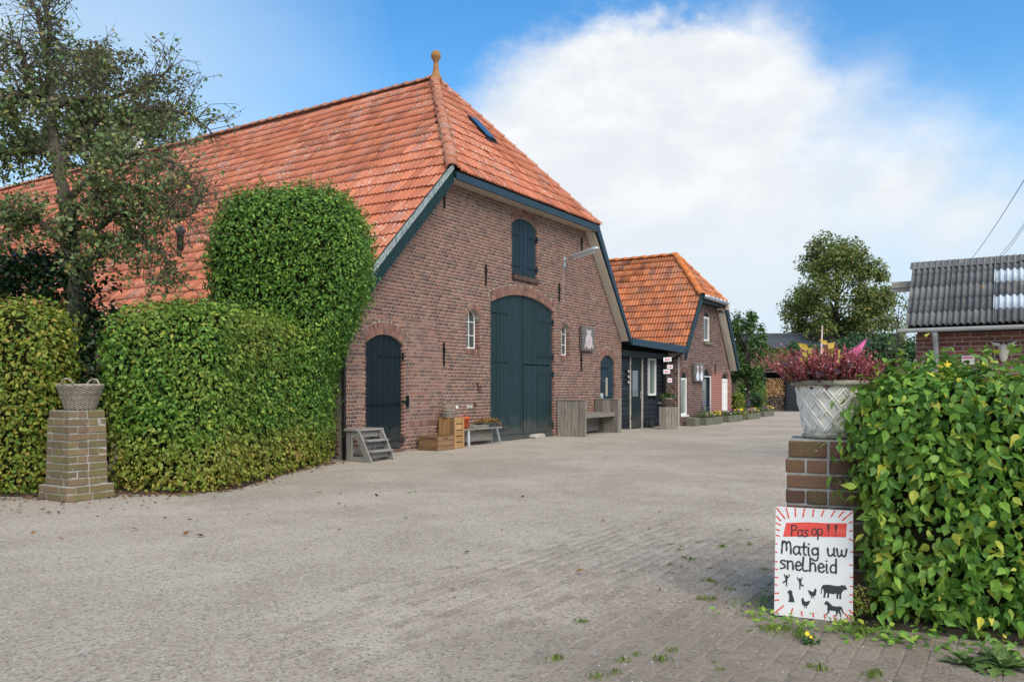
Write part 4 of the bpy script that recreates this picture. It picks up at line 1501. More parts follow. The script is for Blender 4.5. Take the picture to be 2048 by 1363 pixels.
def sheet(name, w, ln, waves, amp=.022, thick=.008):
    V, F = [], []
    n = waves * 8 + 1
    for (y, dz) in ((0, .012), (ln, 0)):
        for i in range(n):
            x = w * i / (n - 1)
            z = amp * math.cos(2 * math.pi * waves * x / w) + dz
            V += [(x, y, z)]
    for i in range(n):
        x = w * i / (n - 1)
        V.append((x, 0, amp * math.cos(2 * math.pi * waves * x / w) + .012 - thick))
    for i in range(n - 1):
        F += [(i, i + 1, n + i + 1, n + i), (2 * n + i, 2 * n + i + 1, i + 1, i)]
    me = D.meshes.new(name)
    me.from_pydata(V, [], F)
    me.polygons.foreach_set('use_smooth', [True] * len(me.polygons))
    return me
eave = Vector((-.12, -.20, 2.13))
upv = Vector((0, 1.05, 1.09)).normalized()
slen = math.hypot(1.05, 1.09)
rows_, cw = 5, .575
ge = slen / rows_
sm = sheet('roof_sheet', cw * 1.04, ge * 1.08, 7)
sm2 = sm.copy()
sm.materials.append(M['fibre_lichen'])
sm2.materials.append(M['clear_sheet'])
sroof = deck('roof', [(-.1, -.19, 2.09), (SL, -.19, 2.09), (SL, .85, 3.17), (-.1, .85, 3.17)], M['deck'], shed, .03)
for r in range(rows_):
    for c in range(8):
        clear = (c >= 2 and r in (1, 3) and c < 6)
        o = D.objects.new('roof_sheet', sm2 if clear else sm)
        COL.objects.link(o)
        o.parent = sroof
        R = Matrix((Vector((1, 0, 0)), upv, Vector((1, 0, 0)).cross(upv))).transposed().to_4x4()
        o.matrix_local = Matrix.Translation(eave + Vector((c * cw, 0, 0)) + upv * (r * ge) + Vector((0, -.7, .7)) * (.03 + random.uniform(0, .008))) @ R
        if clear:
            o['label'] = 'pale translucent roof sheet'
deck('rear_slope', [(-.1, .85, 3.19), (SL, .85, 3.19), (SL, 2.2, 2.1), (-.1, 2.2, 2.1)], M['fibre'], shed, .03)
for k in range(3):
    x0 = -.16 + k * 1.5
    mb = MB()
    mb.v = [(x0, .70, 3.14 + .02 * k), (x0 + 1.55, .70, 3.14 + .02 * k), (x0 + 1.55, .86, 3.27), (x0, .86, 3.27), (x0, 1.02, 3.14), (x0 + 1.55, 1.02, 3.14)]
    mb.f = [(0, 1, 2, 3), (3, 2, 5, 4)]
    mb.build('ridge_cap', M['fibre_lichen'], sroof)
gs = MB()
prof = [(math.cos(a) * .06, math.sin(a) * .06) for a in np.linspace(math.pi, 2 * math.pi, 9)]
n = len(prof)
for x in (-.22, SL):
    gs.v += [(x, -.27 + p[0], 2.11 + p[1]) for p in prof]
gs.f = [(i, i + 1, n + i + 1, n + i) for i in range(n - 1)] + [tuple(range(n))]
gs.build('gutter', M['pvc'], shed, True)
sdp = MB().tube([(.28, -.27, 2.05), (.28, -.12, 1.92), (.28, -.06, 1.85), (.28, -.06, 0)], .04, 8)
sdp.build('downpipe', M['pvc'], shed, True)
sb = MB().box(-.44, .10, .78, .92, 2.86, 2.96)
sb.box(-.46, -.10, .80, .90, 2.80, 2.86)
sb.build('ridge_beam', simple('pale_old_beam', (.42, .39, .33), (.3, .28, .22), 9, .9), shed)
sk_ = empty('cow_skull', tuple(shed.matrix_basis @ Vector((1.16, -.05, 1.84))), THETA - math.pi / 2, 'bleached cow skull hanging on the brick shed wall', 'skull')
s_ = MB().lathe([(.0, .02), (.055, .0), (.075, -.05), (.07, -.12), (.05, -.19), (.035, -.24), (0, -.26)], 12)
s_.v = [(x, y * .55, z) for x, y, z in s_.v]
s_.build('cranium', M['bone'], sk_, True)
MB().tube([(-.05, 0, .0), (-.12, 0, .02), (-.17, 0, .06)], [.03, .022, .006], 7).build('horn', M['bone'], sk_, True)
MB().tube([(.05, 0, .0), (.12, 0, .02), (.17, 0, .06)], [.03, .022, .006], 7).build('horn', M['bone'], sk_, True)
for x in (-.04, .04):
    MB().lathe([(.0, 0), (.018, .002), (0, .004)], 8, (x, -.035, -.06)).build('eye_socket', M['dark'], sk_)
po = MB().box(0, .17, -.012, -.004, 0, .13)
po.build('wall_poster', M['white'], None, loc=tuple(shed.matrix_basis @ Vector((.62, -.01, 1.56))), rot=(0, 0, THETA - math.pi / 2))
pob = D.objects['wall_poster']
tag(pob, 'small white poster with pink print on the brick shed wall', 'poster')
MB().box(.015, .155, -.0145, -.0125, .09, .115).box(.02, .09, -.0145, -.0125, .05, .06).box(.02, .12, -.0145, -.0125, .03, .04).build('printed_mark', M['pink_arrow'], pob)
yo = MB().lathe([(0, -.012), (.09, -.010), (.10, 0), (.09, .010), (0, .012)], 20)
yb_ = yo.build('yellow_disc', M['yellow'], None, True, loc=tuple(shed.matrix_basis @ Vector((.42, -.30, 1.52))), rot=(math.pi / 2, 0, THETA - math.pi / 2))
tag(yb_, 'round yellow disc showing above the right hedge by the shed', 'disc')
# overhead wires
for k, (p, q, w_) in enumerate((((1938, 524, 42), (2070, 325, 20), 'steepest overhead wire above the corrugated shed roof'), ((1988, 522, 40), (2070, 415, 22), 'upper of the two close overhead wires at the right edge'), ((1994, 522, 40), (2070, 421, 22), 'lower of the two close overhead wires at the right edge'))):
    a, b = at(*p), at(*q)
    pts = [a.lerp(b, i / 12) - Vector((0, 0, .5 * math.sin(math.pi * i / 12))) * .25 for i in range(13)]
    pts[0] = a
    # run on past the frame to a distant pole on one side and out of sight on the other
    wire = MB().tube([a + (a - b) * .6] + pts + [b + (b - a) * .8], .011 if k == 0 else .009, 5).build('overhead_wire', M['iron'])
    tag(wire, w_, 'wire', 'overhead wires')

# ------------------------------------------------------------------ foliage helpers
def superellipsoid(c, a, e=6., nu=48, nv=24, lump=.04, seed=0, squash=None):
    u = np.linspace(-math.pi, math.pi, nu, endpoint=False)
    v = np.linspace(-math.pi / 2, math.pi / 2, nv)
    U, Vv = np.meshgrid(u, v)
    sg = lambda w: np.sign(w) * np.abs(w) ** (2 / e)
    x = sg(np.cos(Vv)) * sg(np.cos(U))
    y = sg(np.cos(Vv)) * sg(np.sin(U))
    z = sg(np.sin(Vv))
    P = np.stack([x * a[0], y * a[1], z * a[2]], -1)
    ph = seed * 1.7
    l = lump * (np.sin(P[..., 0] * 3.1 + ph) * np.sin(P[..., 2] * 2.7 + ph * 2) + .6 * np.sin(P[..., 1] * 5 + P[..., 2] * 4 + ph))
    nrm = P / (np.linalg.norm(P, axis=-1, keepdims=True) + 1e-9)
    P = P + nrm * l[..., None]
    if squash:
        P = squash(P)
    P = P + np.array(c)
    i = np.arange(nu)[None, :] + nu * np.arange(nv - 1)[:, None]
    j = (np.arange(nu) + 1) % nu
    j = j[None, :] + nu * np.arange(nv - 1)[:, None]
    F = np.stack([i, j, j + nu, i + nu], -1).reshape(-1, 4)
    return P.reshape(-1, 3), F
def sample_surface(V, F, n):
    a, b, c, d = (V[F[:, k]] for k in range(4))
    n1 = np.cross(c - a, d - b)
    area = np.linalg.norm(n1, axis=1) / 2
    idx = rng.choice(len(F), n, p=area / area.sum())
    s, t = rng.random(n), rng.random(n)
    p = (a[idx] * ((1 - s) * (1 - t))[:, None] + b[idx] * (s * (1 - t))[:, None] + c[idx] * (s * t)[:, None] + d[idx] * ((1 - s) * t)[:, None])
    nn = n1[idx] / (np.linalg.norm(n1[idx], axis=1, keepdims=True) + 1e-12)
    return p, nn, area.sum()
def leaf_cover(V, F, density, size, depth=.07, keep=None, droop=.7, outz=.8, holes=3.5):
    "positions and frames of leaves all over a clipped surface"
    area = sample_surface(V, F, 8)[2]
    n = int(density * area)
    p, nn, _ = sample_surface(V, F, n)
    ctr = V.mean(0)
    flip = np.sum((p - ctr) * nn, axis=1) < 0
    nn[flip] *= -1
    p = p + nn * (rng.normal(0, 1, n) * depth * .5 - depth * .25)[:, None]
    k = np.ones(n, bool)
    # hollows where growth is thin
    nh = int(area * holes)
    if nh:
        hc_ = p[rng.choice(n, nh)]
        hr_ = rng.uniform(.035, .11, nh) * (size / .07)
        for h_, r_ in zip(hc_, hr_):
            dd = np.linalg.norm(p - h_, axis=1)
            k &= ~((dd < r_) & (rng.random(n) < .88))
    k &= p[:, 2] > .03
    if keep is not None:
        k &= keep(p)
    p, nn = p[k], nn[k]
    n = len(p)
    nor = nn + rand_unit(n) * outz + np.array([0, 0, .25])
    up = np.array([0, 0, -droop]) + rand_unit(n) * .8 + nn * .35
    sz = size * rng.uniform(.5, 1.3, n)
    m = frames(p, nor, up, sz, sz * rng.uniform(.8, 1.2, n))
    m[:, :3, 2] *= rng.uniform(-.6, 2.2, n)[:, None]
    return m
def sprigs(V, F, n, size, length, keep=None):
    "shoots standing out of a clipped surface, leaves in two rows"
    p, nn, _ = sample_surface(V, F, n)
    ctr = V.mean(0)
    flip = np.sum((p - ctr) * nn, axis=1) < 0
    nn[flip] *= -1
    k = p[:, 2] > .3
    if keep is not None:
        k &= keep(p)
    p, nn = p[k], nn[k]
    mats, paths = [], []
    for a, b in zip(p, nn):
        d = Vector(b) + Vector((random.uniform(-.5, .5), random.uniform(-.5, .5), random.uniform(.2, .9)))
        d.normalize()
        if keep is not None and not keep(np.array([tuple(Vector(a) + d * length * 1.3)]))[0]:
            continue
        L_ = length * random.uniform(.4, 1.2)
        m = max(3, int(L_ / (size * .45)))
        a = Vector(a)
        side = d.orthogonal().normalized()
        pts = [a - d * .1]
        for i in range(m):
            q = a + d * (L_ * (i + 1) / m)
            pts.append(q)
            s_ = side * (1 if i % 2 else -1)
            mats.append((q, (d.cross(s_) + Vector((random.uniform(-.3, .3), random.uniform(-.3, .3), .4))), s_ * .8 + d * .6, size * random.uniform(.5, 1.)))
        paths.append(pts)
    if not mats:
        return np.zeros((0, 4, 4)), paths
    return frames(np.array([tuple(m[0]) for m in mats]), np.array([tuple(m[1]) for m in mats]), np.array([tuple(m[2]) for m in mats]), np.array([m[3] for m in mats])), paths

M['leaf_hornbeam'] = leaf_mat('hornbeam_leaf', [(0, (0.052, 0.128, 0.020)), (.3, (0.083, 0.198, 0.028)), (.6, (0.125, 0.274, 0.039)), (.85, (0.191, 0.347, 0.052)), (.95, (0.329, 0.420, 0.060)), (1, (0.451, 0.457, 0.080))], .28,
                              patch=[(0, (0.174, 0.274, 0.037)), (.35, (0.329, 0.366, 0.052)), (.6, (0.398, 0.337, 0.060)), (.85, (0.347, 0.219, 0.071)), (1, (0.451, 0.366, 0.099))], patch_amt=.42, low=.9)
M['leaf_yellowing'] = leaf_mat('yellowing_hornbeam_leaf', [(0, (0.069, 0.144, 0.020)), (.3, (0.130, 0.211, 0.026)), (.6, (0.244, 0.304, 0.041)), (.85, (0.350, 0.347, 0.050)), (1, (0.381, 0.254, 0.068))], .28,
                               patch=[(0, (0.077, 0.186, 0.024)), (.4, (0.183, 0.279, 0.034)), (.7, (0.336, 0.321, 0.050)), (1, (0.365, 0.237, 0.068))], patch_amt=.5, low=1.0)
M['leaf_topiary'] = leaf_mat('green_topiary_leaf', [(0, (0.048, 0.117, 0.021)), (.3, (0.075, 0.182, 0.030)), (.65, (0.123, 0.275, 0.041)), (.9, (0.208, 0.378, 0.057)), (1, (0.358, 0.491, 0.071))], .28, patch=[(0, (0.082, 0.156, 0.025)), (.5, (0.164, 0.195, 0.030)), (1, (0.246, 0.203, 0.038))], patch_amt=.10, low=1.0)
M['leaf_near'] = leaf_mat('near_hedge_leaf', [(0, (0.062, 0.161, 0.028)), (.3, (0.103, 0.236, 0.037)), (.6, (0.157, 0.325, 0.048)), (.86, (0.246, 0.421, 0.059)), (.96, (0.463, 0.510, 0.070)), (1, (0.612, 0.560, 0.070))], .3, .42,
                          patch=[(0, (0.178, 0.280, 0.042)), (.5, (0.300, 0.382, 0.056)), (.8, (0.491, 0.433, 0.070)), (1, (0.436, 0.280, 0.085))], patch_amt=.35)
M['leaf_pear'] = leaf_mat('dull_pear_leaf', [(0, (0.067, 0.120, 0.040)), (.3, (0.109, 0.183, 0.057)), (.6, (0.163, 0.242, 0.079)), (.82, (0.233, 0.275, 0.122)), (.93, (0.283, 0.216, 0.108)), (1, (0.433, 0.416, 0.086))], .25, .5)
M['leaf_ivy'] = leaf_mat('dark_evergreen_leaf', [(0, (.010, .026, .010)), (.5, (.020, .050, .016)), (.9, (.035, .080, .022)), (1, (.06, .11, .03))], .15, .35)
M['leaf_oak'] = leaf_mat('bronze_green_tree_leaf', [(0, (0.067, 0.111, 0.031)), (.35, (0.122, 0.183, 0.044)), (.7, (0.191, 0.246, 0.064)), (.9, (0.268, 0.272, 0.077)), (1, (0.337, 0.246, 0.090))], .3)
M['leaf_lime'] = leaf_mat('broad_green_leaf', [(0, (0.026, 0.064, 0.018)), (.4, (0.048, 0.113, 0.026)), (.8, (0.083, 0.166, 0.037)), (1, (0.134, 0.226, 0.053))], .25)
M['leaf_laurel'] = leaf_mat('laurel_leaf', [(0, (0.023, 0.061, 0.026)), (.4, (0.046, 0.110, 0.042)), (.8, (0.082, 0.170, 0.059)), (1, (0.138, 0.244, 0.082))], .2, .35)
M['leaf_far'] = leaf_mat('far_olive_leaf', [(0, (.07, .085, .03)), (.5, (.11, .125, .045)), (1, (.16, .16, .06))], .3)
M['leaf_dry'] = leaf_mat('dry_brown_leaf', [(0, (.07, .035, .018)), (.5, (.14, .07, .03)), (1, (.24, .14, .06))], .1, .8)
M['grass'] = leaf_mat('grass_blade', [(0, (.14, .24, .035)), (.6, (.22, .34, .05)), (1, (.34, .40, .09))], .4)

def hedge_thing(name, label, parts, mat, density, size, group=None, depth=.15, shoots=0, shoot_len=.25, cat='hedge', n_ind=0, score=None, tpl=None, origin=None):
    "parts: list of (V, F, inside-test of the other parts)"
    origin = origin if origin is not None else parts[0][0].mean(0) * np.array([1, 1, 0])
    root = empty(name, tuple(origin), 0, label, cat, group)
    TV, TF = tpl or (LEAF2_V, LEAF2_F)
    allm, paths = [], []
    for (V, F, keep) in parts:
        c = V.mean(0)
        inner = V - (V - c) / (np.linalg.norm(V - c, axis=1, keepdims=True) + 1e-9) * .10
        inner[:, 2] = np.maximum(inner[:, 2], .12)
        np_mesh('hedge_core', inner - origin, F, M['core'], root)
        allm.append(leaf_cover(V, F, density, size, depth, keep, holes=1.5 if n_ind else 6.5))
        if shoots:
            mt, pa = sprigs(V, F, shoots, size, shoot_len, keep)
            allm.append(mt)
            paths += pa
    m = np.concatenate(allm)
    m[:, :3, 3] -= origin
    ind = np.zeros(len(m), bool)
    if n_ind:
        sc = score(m[:, :3, 3] + origin, m)
        pick = np.argsort(-sc)[:n_ind]
        ind[pick] = True
        me = D.meshes.new('leaf')
        me.from_pydata([tuple(v) for v in TV], [], [tuple(f) for f in TF])
        me.materials.append(mat)
        for i in pick:
            o = D.objects.new('leaf', me)
            COL.objects.link(o)
            o.parent = root
            o.matrix_local = Matrix([list(r) for r in m[i]])
    V, F = stamp(TV, TF, m[~ind])
    np_mesh('foliage', V, F, mat, root, kind='stuff')
    if paths:
        mb = MB()
        for pts in paths:
            mb.tube([p - Vector(origin) for p in pts], [.004] * (len(pts) - 1) + [.0015], 4, cap=False)
        mb.build('shoots', M['twig'], root)['kind'] = 'stuff'
    return root

def inside_box(c, a, g=.05):
    return lambda p: ~((np.abs(p[:, 0] - c[0]) < a[0] - g) & (np.abs(p[:, 1] - c[1]) < a[1] - g) & (np.abs(p[:, 2] - c[2]) < a[2] - g))

# clipped hedge left of the pillar
V, F = superellipsoid((-6.60, 9.46, 1.06), (1.34, .36, 1.10), 9, 64, 30, .045, 1)
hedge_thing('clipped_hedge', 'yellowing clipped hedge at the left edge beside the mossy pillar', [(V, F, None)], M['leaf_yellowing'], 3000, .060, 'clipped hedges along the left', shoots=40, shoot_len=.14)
# low hedge right of the pillar running back to the barn corner
def rot_box(c, a, e, nu, nv, lump, seed, ang, squash=None):
    V, F = superellipsoid((0, 0, 0), a, e, nu, nv, lump, seed, squash)
    R_ = np.array(Matrix.Rotation(ang, 3, 'Z'))
    return V @ R_.T + np.array(c), F
def outside_rot(c, a, ang, g=.06):
    R_ = np.array(Matrix.Rotation(-ang, 3, 'Z'))
    def f(p):
        q = (p - np.array(c)) @ R_.T
        return ~((np.abs(q[:, 0]) < a[0] - g) & (np.abs(q[:, 1]) < a[1] - g) & (np.abs(q[:, 2]) < a[2] - g))
    return f
c1, a1 = (-4.10, 10.05, 1.06), (.66, .66, 1.10)
c2, a2, r2 = (-3.78, 11.6, 1.06), (.58, 1.98, 1.11), math.radians(-7.5)
cc, ca = (-3.50, 12.95, 2.10), (1.12, .82, 2.15)
def col_squash(P):
    z = P[..., 2]
    k = .60 + .40 * sstep(.40, .56, (z + 2.15) / 4.30)
    P = P.copy()
    P[..., 0] = P[..., 0] * k - (1 - k) * .45
    return P
def not_low(p):
    return outside_rot(c2, a2, r2)(p)
V1, F1 = superellipsoid(c1, a1, 8, 56, 30, .045, 2)
V2, F2 = rot_box(c2, a2, 8, 64, 30, .045, 3, r2)
V, F = rot_box(cc, ca, 5.6, 72, 44, .07, 4, 0., col_squash)
def above_col(p):
    return ~((np.abs(p[:, 0] - cc[0] + .2) < ca[0] * .55) & (np.abs(p[:, 1] - cc[1]) < ca[1] - .1) & (p[:, 2] < 3.9))
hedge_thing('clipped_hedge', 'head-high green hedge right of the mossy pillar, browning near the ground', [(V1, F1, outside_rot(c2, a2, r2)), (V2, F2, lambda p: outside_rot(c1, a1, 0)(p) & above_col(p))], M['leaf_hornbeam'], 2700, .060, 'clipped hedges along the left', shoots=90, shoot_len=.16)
# tall clipped column rising out of the low hedge in front of the barn corner
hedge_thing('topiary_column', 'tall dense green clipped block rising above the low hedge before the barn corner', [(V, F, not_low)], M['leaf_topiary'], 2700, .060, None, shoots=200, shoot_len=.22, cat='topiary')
# near hedge at the right: big leaves, the nearest ones single objects
GD = Vector((.9277, -.3735, 0))                        # direction of the gate line on the right, coming nearer
GN = Vector((-.3735, -.9277, 0))                       # its face towards the camera
GR = math.atan2(GD.y, GD.x)
def gpt(s, d, z):
    "s metres right of the right pillar's left edge, d in front of its face"
    b = Vector((1.482, 4.38, 0))
    p = b + GD * s + GN * d
    return Vector((p.x, p.y, z))
hc = gpt(1.84, -.20, .628)
V, F = superellipsoid((0, 0, 0), (1.46, .34, .628), 9, 64, 30, .035, 5)
Rm = np.array(Matrix.Rotation(GR, 3, 'Z'))
V = V @ Rm.T + np.array(hc)
def near_leaf_score(p, m):
    d = np.linalg.norm(p - np.array([0, 0, 1.2]), axis=1)
    out = (p - np.array(hc)) @ np.array(GN)
    px = p[:, 0] / p[:, 1]
    return out * 4 - d * .6 - np.where(px > .62, 50, 0)
def off_sign(p):
    q = (p - np.array(gpt(0, 0, 0))) @ np.array(GD)
    return (q > .37) | (p[:, 2] > .62)
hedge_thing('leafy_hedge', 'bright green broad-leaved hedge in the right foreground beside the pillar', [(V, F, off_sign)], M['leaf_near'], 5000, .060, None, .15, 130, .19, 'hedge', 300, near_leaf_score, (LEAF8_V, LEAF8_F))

# ------------------------------------------------------------------ trees
def clump_tree(name, label, base, trunk_h, ctr, rad, n_clump, per, leaf, mat, bark, tr=.18, cat='tree', group=None, spread=.42, seed=1, shape=None, tpl=None, droop=.3):
    r_ = np.random.default_rng(seed)
    base, ctr = Vector(base), Vector(ctr)
    root = empty(name, tuple(base), 0, label, cat, group)
    cl = []
    while len(cl) < n_clump:
        p = r_.normal(size=3)
        p /= np.linalg.norm(p)
        p *= r_.uniform(.25, 1.) ** .45
        if shape is not None and not shape(p):
            continue
        cl.append(np.array(ctr) + p * np.array(rad))
    cl = np.array(cl)
    tb = MB()
    top = ctr + Vector((0, 0, rad[2] * .55))
    tp = [base + (top - base) * t + Vector((r_.uniform(-.06, .06), r_.uniform(-.06, .06), 0)) * trunk_h * .15 * t for t in np.linspace(0, 1, 8)]
    tb.tube([p - base for p in tp], [tr * (1 - .82 * t) for t in np.linspace(0, 1, 8)], 8)
    for c in cl[:: max(1, len(cl) // 46)]:
        c = Vector(c)
        t = min(.92, max(.18, (c.z - base.z) / (top.z - base.z) - .18))
        s0 = base + (top - base) * t
        mid = s0.lerp(c, .5) + Vector((r_.uniform(-.1, .1), r_.uniform(-.1, .1), -.04)) * (c - s0).length * .5
        r0 = tr * .34 * (1 - .6 * t)
        tb.tube([s0 - base, mid - base, c - base], [r0, r0 * .6, r0 * .15], 5, cap=False)
    tb.build('trunk', bark, root, True)
    n = n_clump * per
    which = r_.integers(0, n_clump, n)
    sc = np.array(rad) * spread * r_.uniform(.6, 1.2, n_clump)[which][:, None]
    off = r_.normal(size=(n, 3))
    off /= np.linalg.norm(off, axis=1, keepdims=True)
    off *= (r_.random(n) ** .5)[:, None]
    pos = cl[which] + off * sc * np.array([1, 1, .7])
    nor = off * .7 + r_.normal(size=(n, 3)) * .5 + np.array([0, 0, .5])
    up = r_.normal(size=(n, 3)) + off * .6 + np.array([0, 0, -droop])
    sz = leaf * r_.uniform(.6, 1.3, n)
    m = frames(pos - np.array(base), nor, up, sz, sz * 1.1)
    TV, TF = tpl or (LEAF2_V, LEAF2_F)
    V, F = stamp(TV, TF, m)
    np_mesh('crown', V, F, mat, root, kind='stuff')
    return root

p0 = at(1672, 690, 58)
clump_tree('orchard_tree', 'tall bronze-green tree rising behind the dark sheds', (p0.x, 58, 0), 11, tuple(at(1675, 590, 58)), (3.9, 3.6, 4.3), 130, 260, .21, M['leaf_oak'], M['bark'], .34, spread=.25, seed=4,
           shape=lambda p: abs(p[0]) < .30 + .75 * (1 - max(p[2], -.6)) / 1.6 or p[2] < -.2)
p0 = at(1497, 777, 33)
clump_tree('young_tree', 'leafy young tree tucked against the right end of the annex', (p0.x, 33, 0), 4.2, tuple(at(1492, 700, 33)), (.82, .9, 1.75), 46, 100, .14, M['leaf_lime'], M['bark'], .07, spread=.34, seed=6)
p0 = at(205, 777, 46)
clump_tree('background_tree', 'pale olive tree far behind the barn roof at upper left', (p0.x, 46, 0), 15, tuple(at(200, 235, 46)), (4.6, 4.4, 4.4), 80, 190, .22, M['leaf_far'], M['bark'], .4, spread=.26, seed=8)
# laurels behind the planter
for k, (px, Y, hgt, rx, lab) in enumerate(((1612, 47, 4.05, 1.35, 'left and lowest of the laurel shrubs behind the white planter'), (1700, 47, 4.5, 1.9, 'middle laurel shrub behind the white planter'), (1785, 46.5, 4.5, 1.9, 'right laurel shrub next to the brick shed'))):
    q = at(px, 777, Y)
    clump_tree('laurel_shrub', lab, (q.x, Y, 0), hgt * .6, (q.x, Y, hgt * .52), (rx, 1.2, hgt * .48), 60, 150, .19, M['leaf_laurel'], M['bark'], .08, cat='shrub', group='laurel shrubs', spread=.36, seed=20 + k)
q = at(1790, 777, 20)
clump_tree('thin_shrub', 'thin small-leaved shrub against the sky left of the brick shed', (q.x, 20, 0), 2.4, tuple(at(1797, 640, 20)), (.32, .3, .8), 24, 18, .07, M['leaf_oak'], M['bark'], .03, cat='shrub', spread=.4, seed=31)
q = at(1555, 777, 33)
clump_tree('flowering_shrub', 'rusty-leaved shrub beside the dark roof behind the log store', (at(1542, 700, 46).x, 46, 0), 2, tuple(at(1545, 712, 46)), (.8, .6, .75), 22, 60, .12, M['leaf_oak'], M['bark'], .05, cat='shrub', spread=.4, seed=33)
# clipped shrubs near the log store
for (px, py0, py1, Y, rx, lab, mt) in ((1474, 788, 828, 31, .19, 'small rounded brownish shrub at the annex corner', 'leaf_yellowing'), (1498, 788, 822, 36, .52, 'dark clipped box hedge in front of the log store', 'leaf_ivy'), (1502, 760, 800, 38.5, .62, 'lighter clipped hedge behind the dark box hedge', 'leaf_hornbeam')):
    zt = at(px, py0, Y).z
    q = at(px, 777, Y)
    V, F = superellipsoid((q.x, Y, zt / 2), (rx, .4, zt / 2), 5, 32, 16, .02, px)
    hedge_thing('clipped_shrub', lab, [(V, F, None)], M[mt], 900, .075, 'clipped shrubs by the log store', cat='shrub')

# old pear tree at the left, limbs placed one by one
def pear_tree():
    Y = 10.9
    base = at(158, 777, Y)
    base.z = 0
    root = empty('pear_tree', tuple(base), 0, 'old gnarled half-bare pear tree with sparse dull leaves at upper left', 'tree')
    tb = MB()
    r_ = np.random.default_rng(5)
    ends = []
    def limb(pts, r0, r1, k=8):
        P = [at(px, py, Y + dy) for px, py, dy in pts]
        # finer, slightly crooked
        Q = []
        for i in range(len(P) - 1):
            for t in np.linspace(0, 1, 5)[:-1]:
                Q.append(P[i].lerp(P[i + 1], t) + Vector(r_.normal(size=3) * .018 * (1 if i + t > 0 else 0)))
        Q.append(P[-1])
        R = [r0 + (r1 - r0) * i / (len(Q) - 1) for i in range(len(Q))]
        tb.tube([q - base for q in Q], R, k)
        return Q, R
    big = []
    big.append(limb([(162, 800, 0), (158, 660, 0), (150, 520, .05), (133, 400, .0), (112, 300, 0), (101, 190, 0)], .125, .055, 10))
    big.append(limb([(101, 195, 0), (98, 120, 0), (84, 55, .05), (62, -10, .1)], .046, .025))
    big.append(limb([(97, 120, 0), (94, 50, -.05), (92, -20, -.1)], .045, .03))
    big.append(limb([(101, 200, 0), (70, 185, -.2), (30, 195, -.4), (-30, 205, -.6)], .055, .03))
    big.append(limb([(60, 180, -.2), (50, 120, -.3), (35, 90, -.3), (-20, 105, -.5)], .04, .02))
    big.append(limb([(112, 300, 0), (60, 298, -.2), (0, 305, -.4), (-60, 320, -.5)], .06, .04))
    big.append(limb([(105, 210, 0), (160, 195, .2), (230, 195, .3), (300, 165, .3), (345, 128, .3)], .05, .012))
    big.append(limb([(118, 300, 0), (200, 240, .3), (300, 220, .5), (380, 225, .5), (425, 270, .5)], .05, .01))
    big.append(limb([(135, 400, 0), (210, 330, -.3), (290, 300, -.4), (360, 330, -.5), (395, 390, -.5)], .05, .01))
    big.append(limb([(148, 490, 0), (230, 430, -.4), (310, 420, -.5), (375, 435, -.5), (405, 395, -.5)], .045, .008))
    big.append(limb([(152, 540, 0), (200, 510, -.3), (260, 470, -.4), (330, 510, -.5), (350, 560, -.5)], .04, .008))
    big.append(limb([(150, 520, 0), (90, 450, -.3), (40, 430, -.4), (-30, 440, -.5)], .045, .02))
    big.append(limb([(120, 330, 0), (160, 250, .3), (190, 170, .4), (180, 110, .4)], .035, .008))
    big.append(limb([(140, 430, 0), (200, 380, -.5), (260, 370, -.7), (330, 385, -.8), (385, 425, -.9)], .035, .006))
    # secondary twigs
    tw = []
    for Q, R in big[1:]:
        for i in range(2, len(Q)):
            for _ in range(6):
                d = Vector(r_.normal(size=3))
                ax = (Q[i] - Q[i - 1]).normalized()
                d = (d - ax * d.dot(ax)).normalized() + ax * .5 + Vector((0, 0, .15))
                L_ = r_.uniform(.18, .55)
                a = Q[i - 1].lerp(Q[i], r_.random())
                m = a + d * L_ * .5 + Vector(r_.normal(size=3)) * .05
                e = a + d * L_ + Vector((0, 0, -.12 * L_)) + Vector(r_.normal(size=3)) * .06
                tb.tube([a - base, m - base, e - base], [max(.006, R[i] * .3), .005, .0025], 4, cap=False)
                tw.append((a, m, e))
                for _ in range(2):
                    f = m.lerp(e, r_.random()) 
                    g = f + Vector(r_.normal(size=3)) * .13
                    tb.tube([f - base, g - base], [.004, .002], 4, cap=False)
                    tw.append((f, f.lerp(g, .5), g))
    tb.build('trunk', M['bark_lichen'], root, True)
    pos = []
    for a, m, e in tw:
        hi = a.z > 5.1
        for _ in range(int(r_.integers(0, 4 if hi else (3 if a.x > -4.35 else (11 if a.x > -4.9 else 18))))):
            t = r_.random()
            q = (a.lerp(m, t * 2) if t < .5 else m.lerp(e, t * 2 - 1)) + Vector(r_.normal(size=3)) * .035
            pos.append(tuple(q - base))
    pos = np.array(pos)
    n = len(pos)
    sz = .062 * r_.uniform(.6, 1.3, n)
    mt = frames(pos, r_.normal(size=(n, 3)) + np.array([0, 0, .4]), r_.normal(size=(n, 3)) + np.array([0, 0, -.7]), sz, sz * 1.25)
    V, F = stamp(LEAF2_V, LEAF2_F, mt)
    np_mesh('crown', V, F, M['leaf_pear'], root, kind='stuff')
pear_tree()
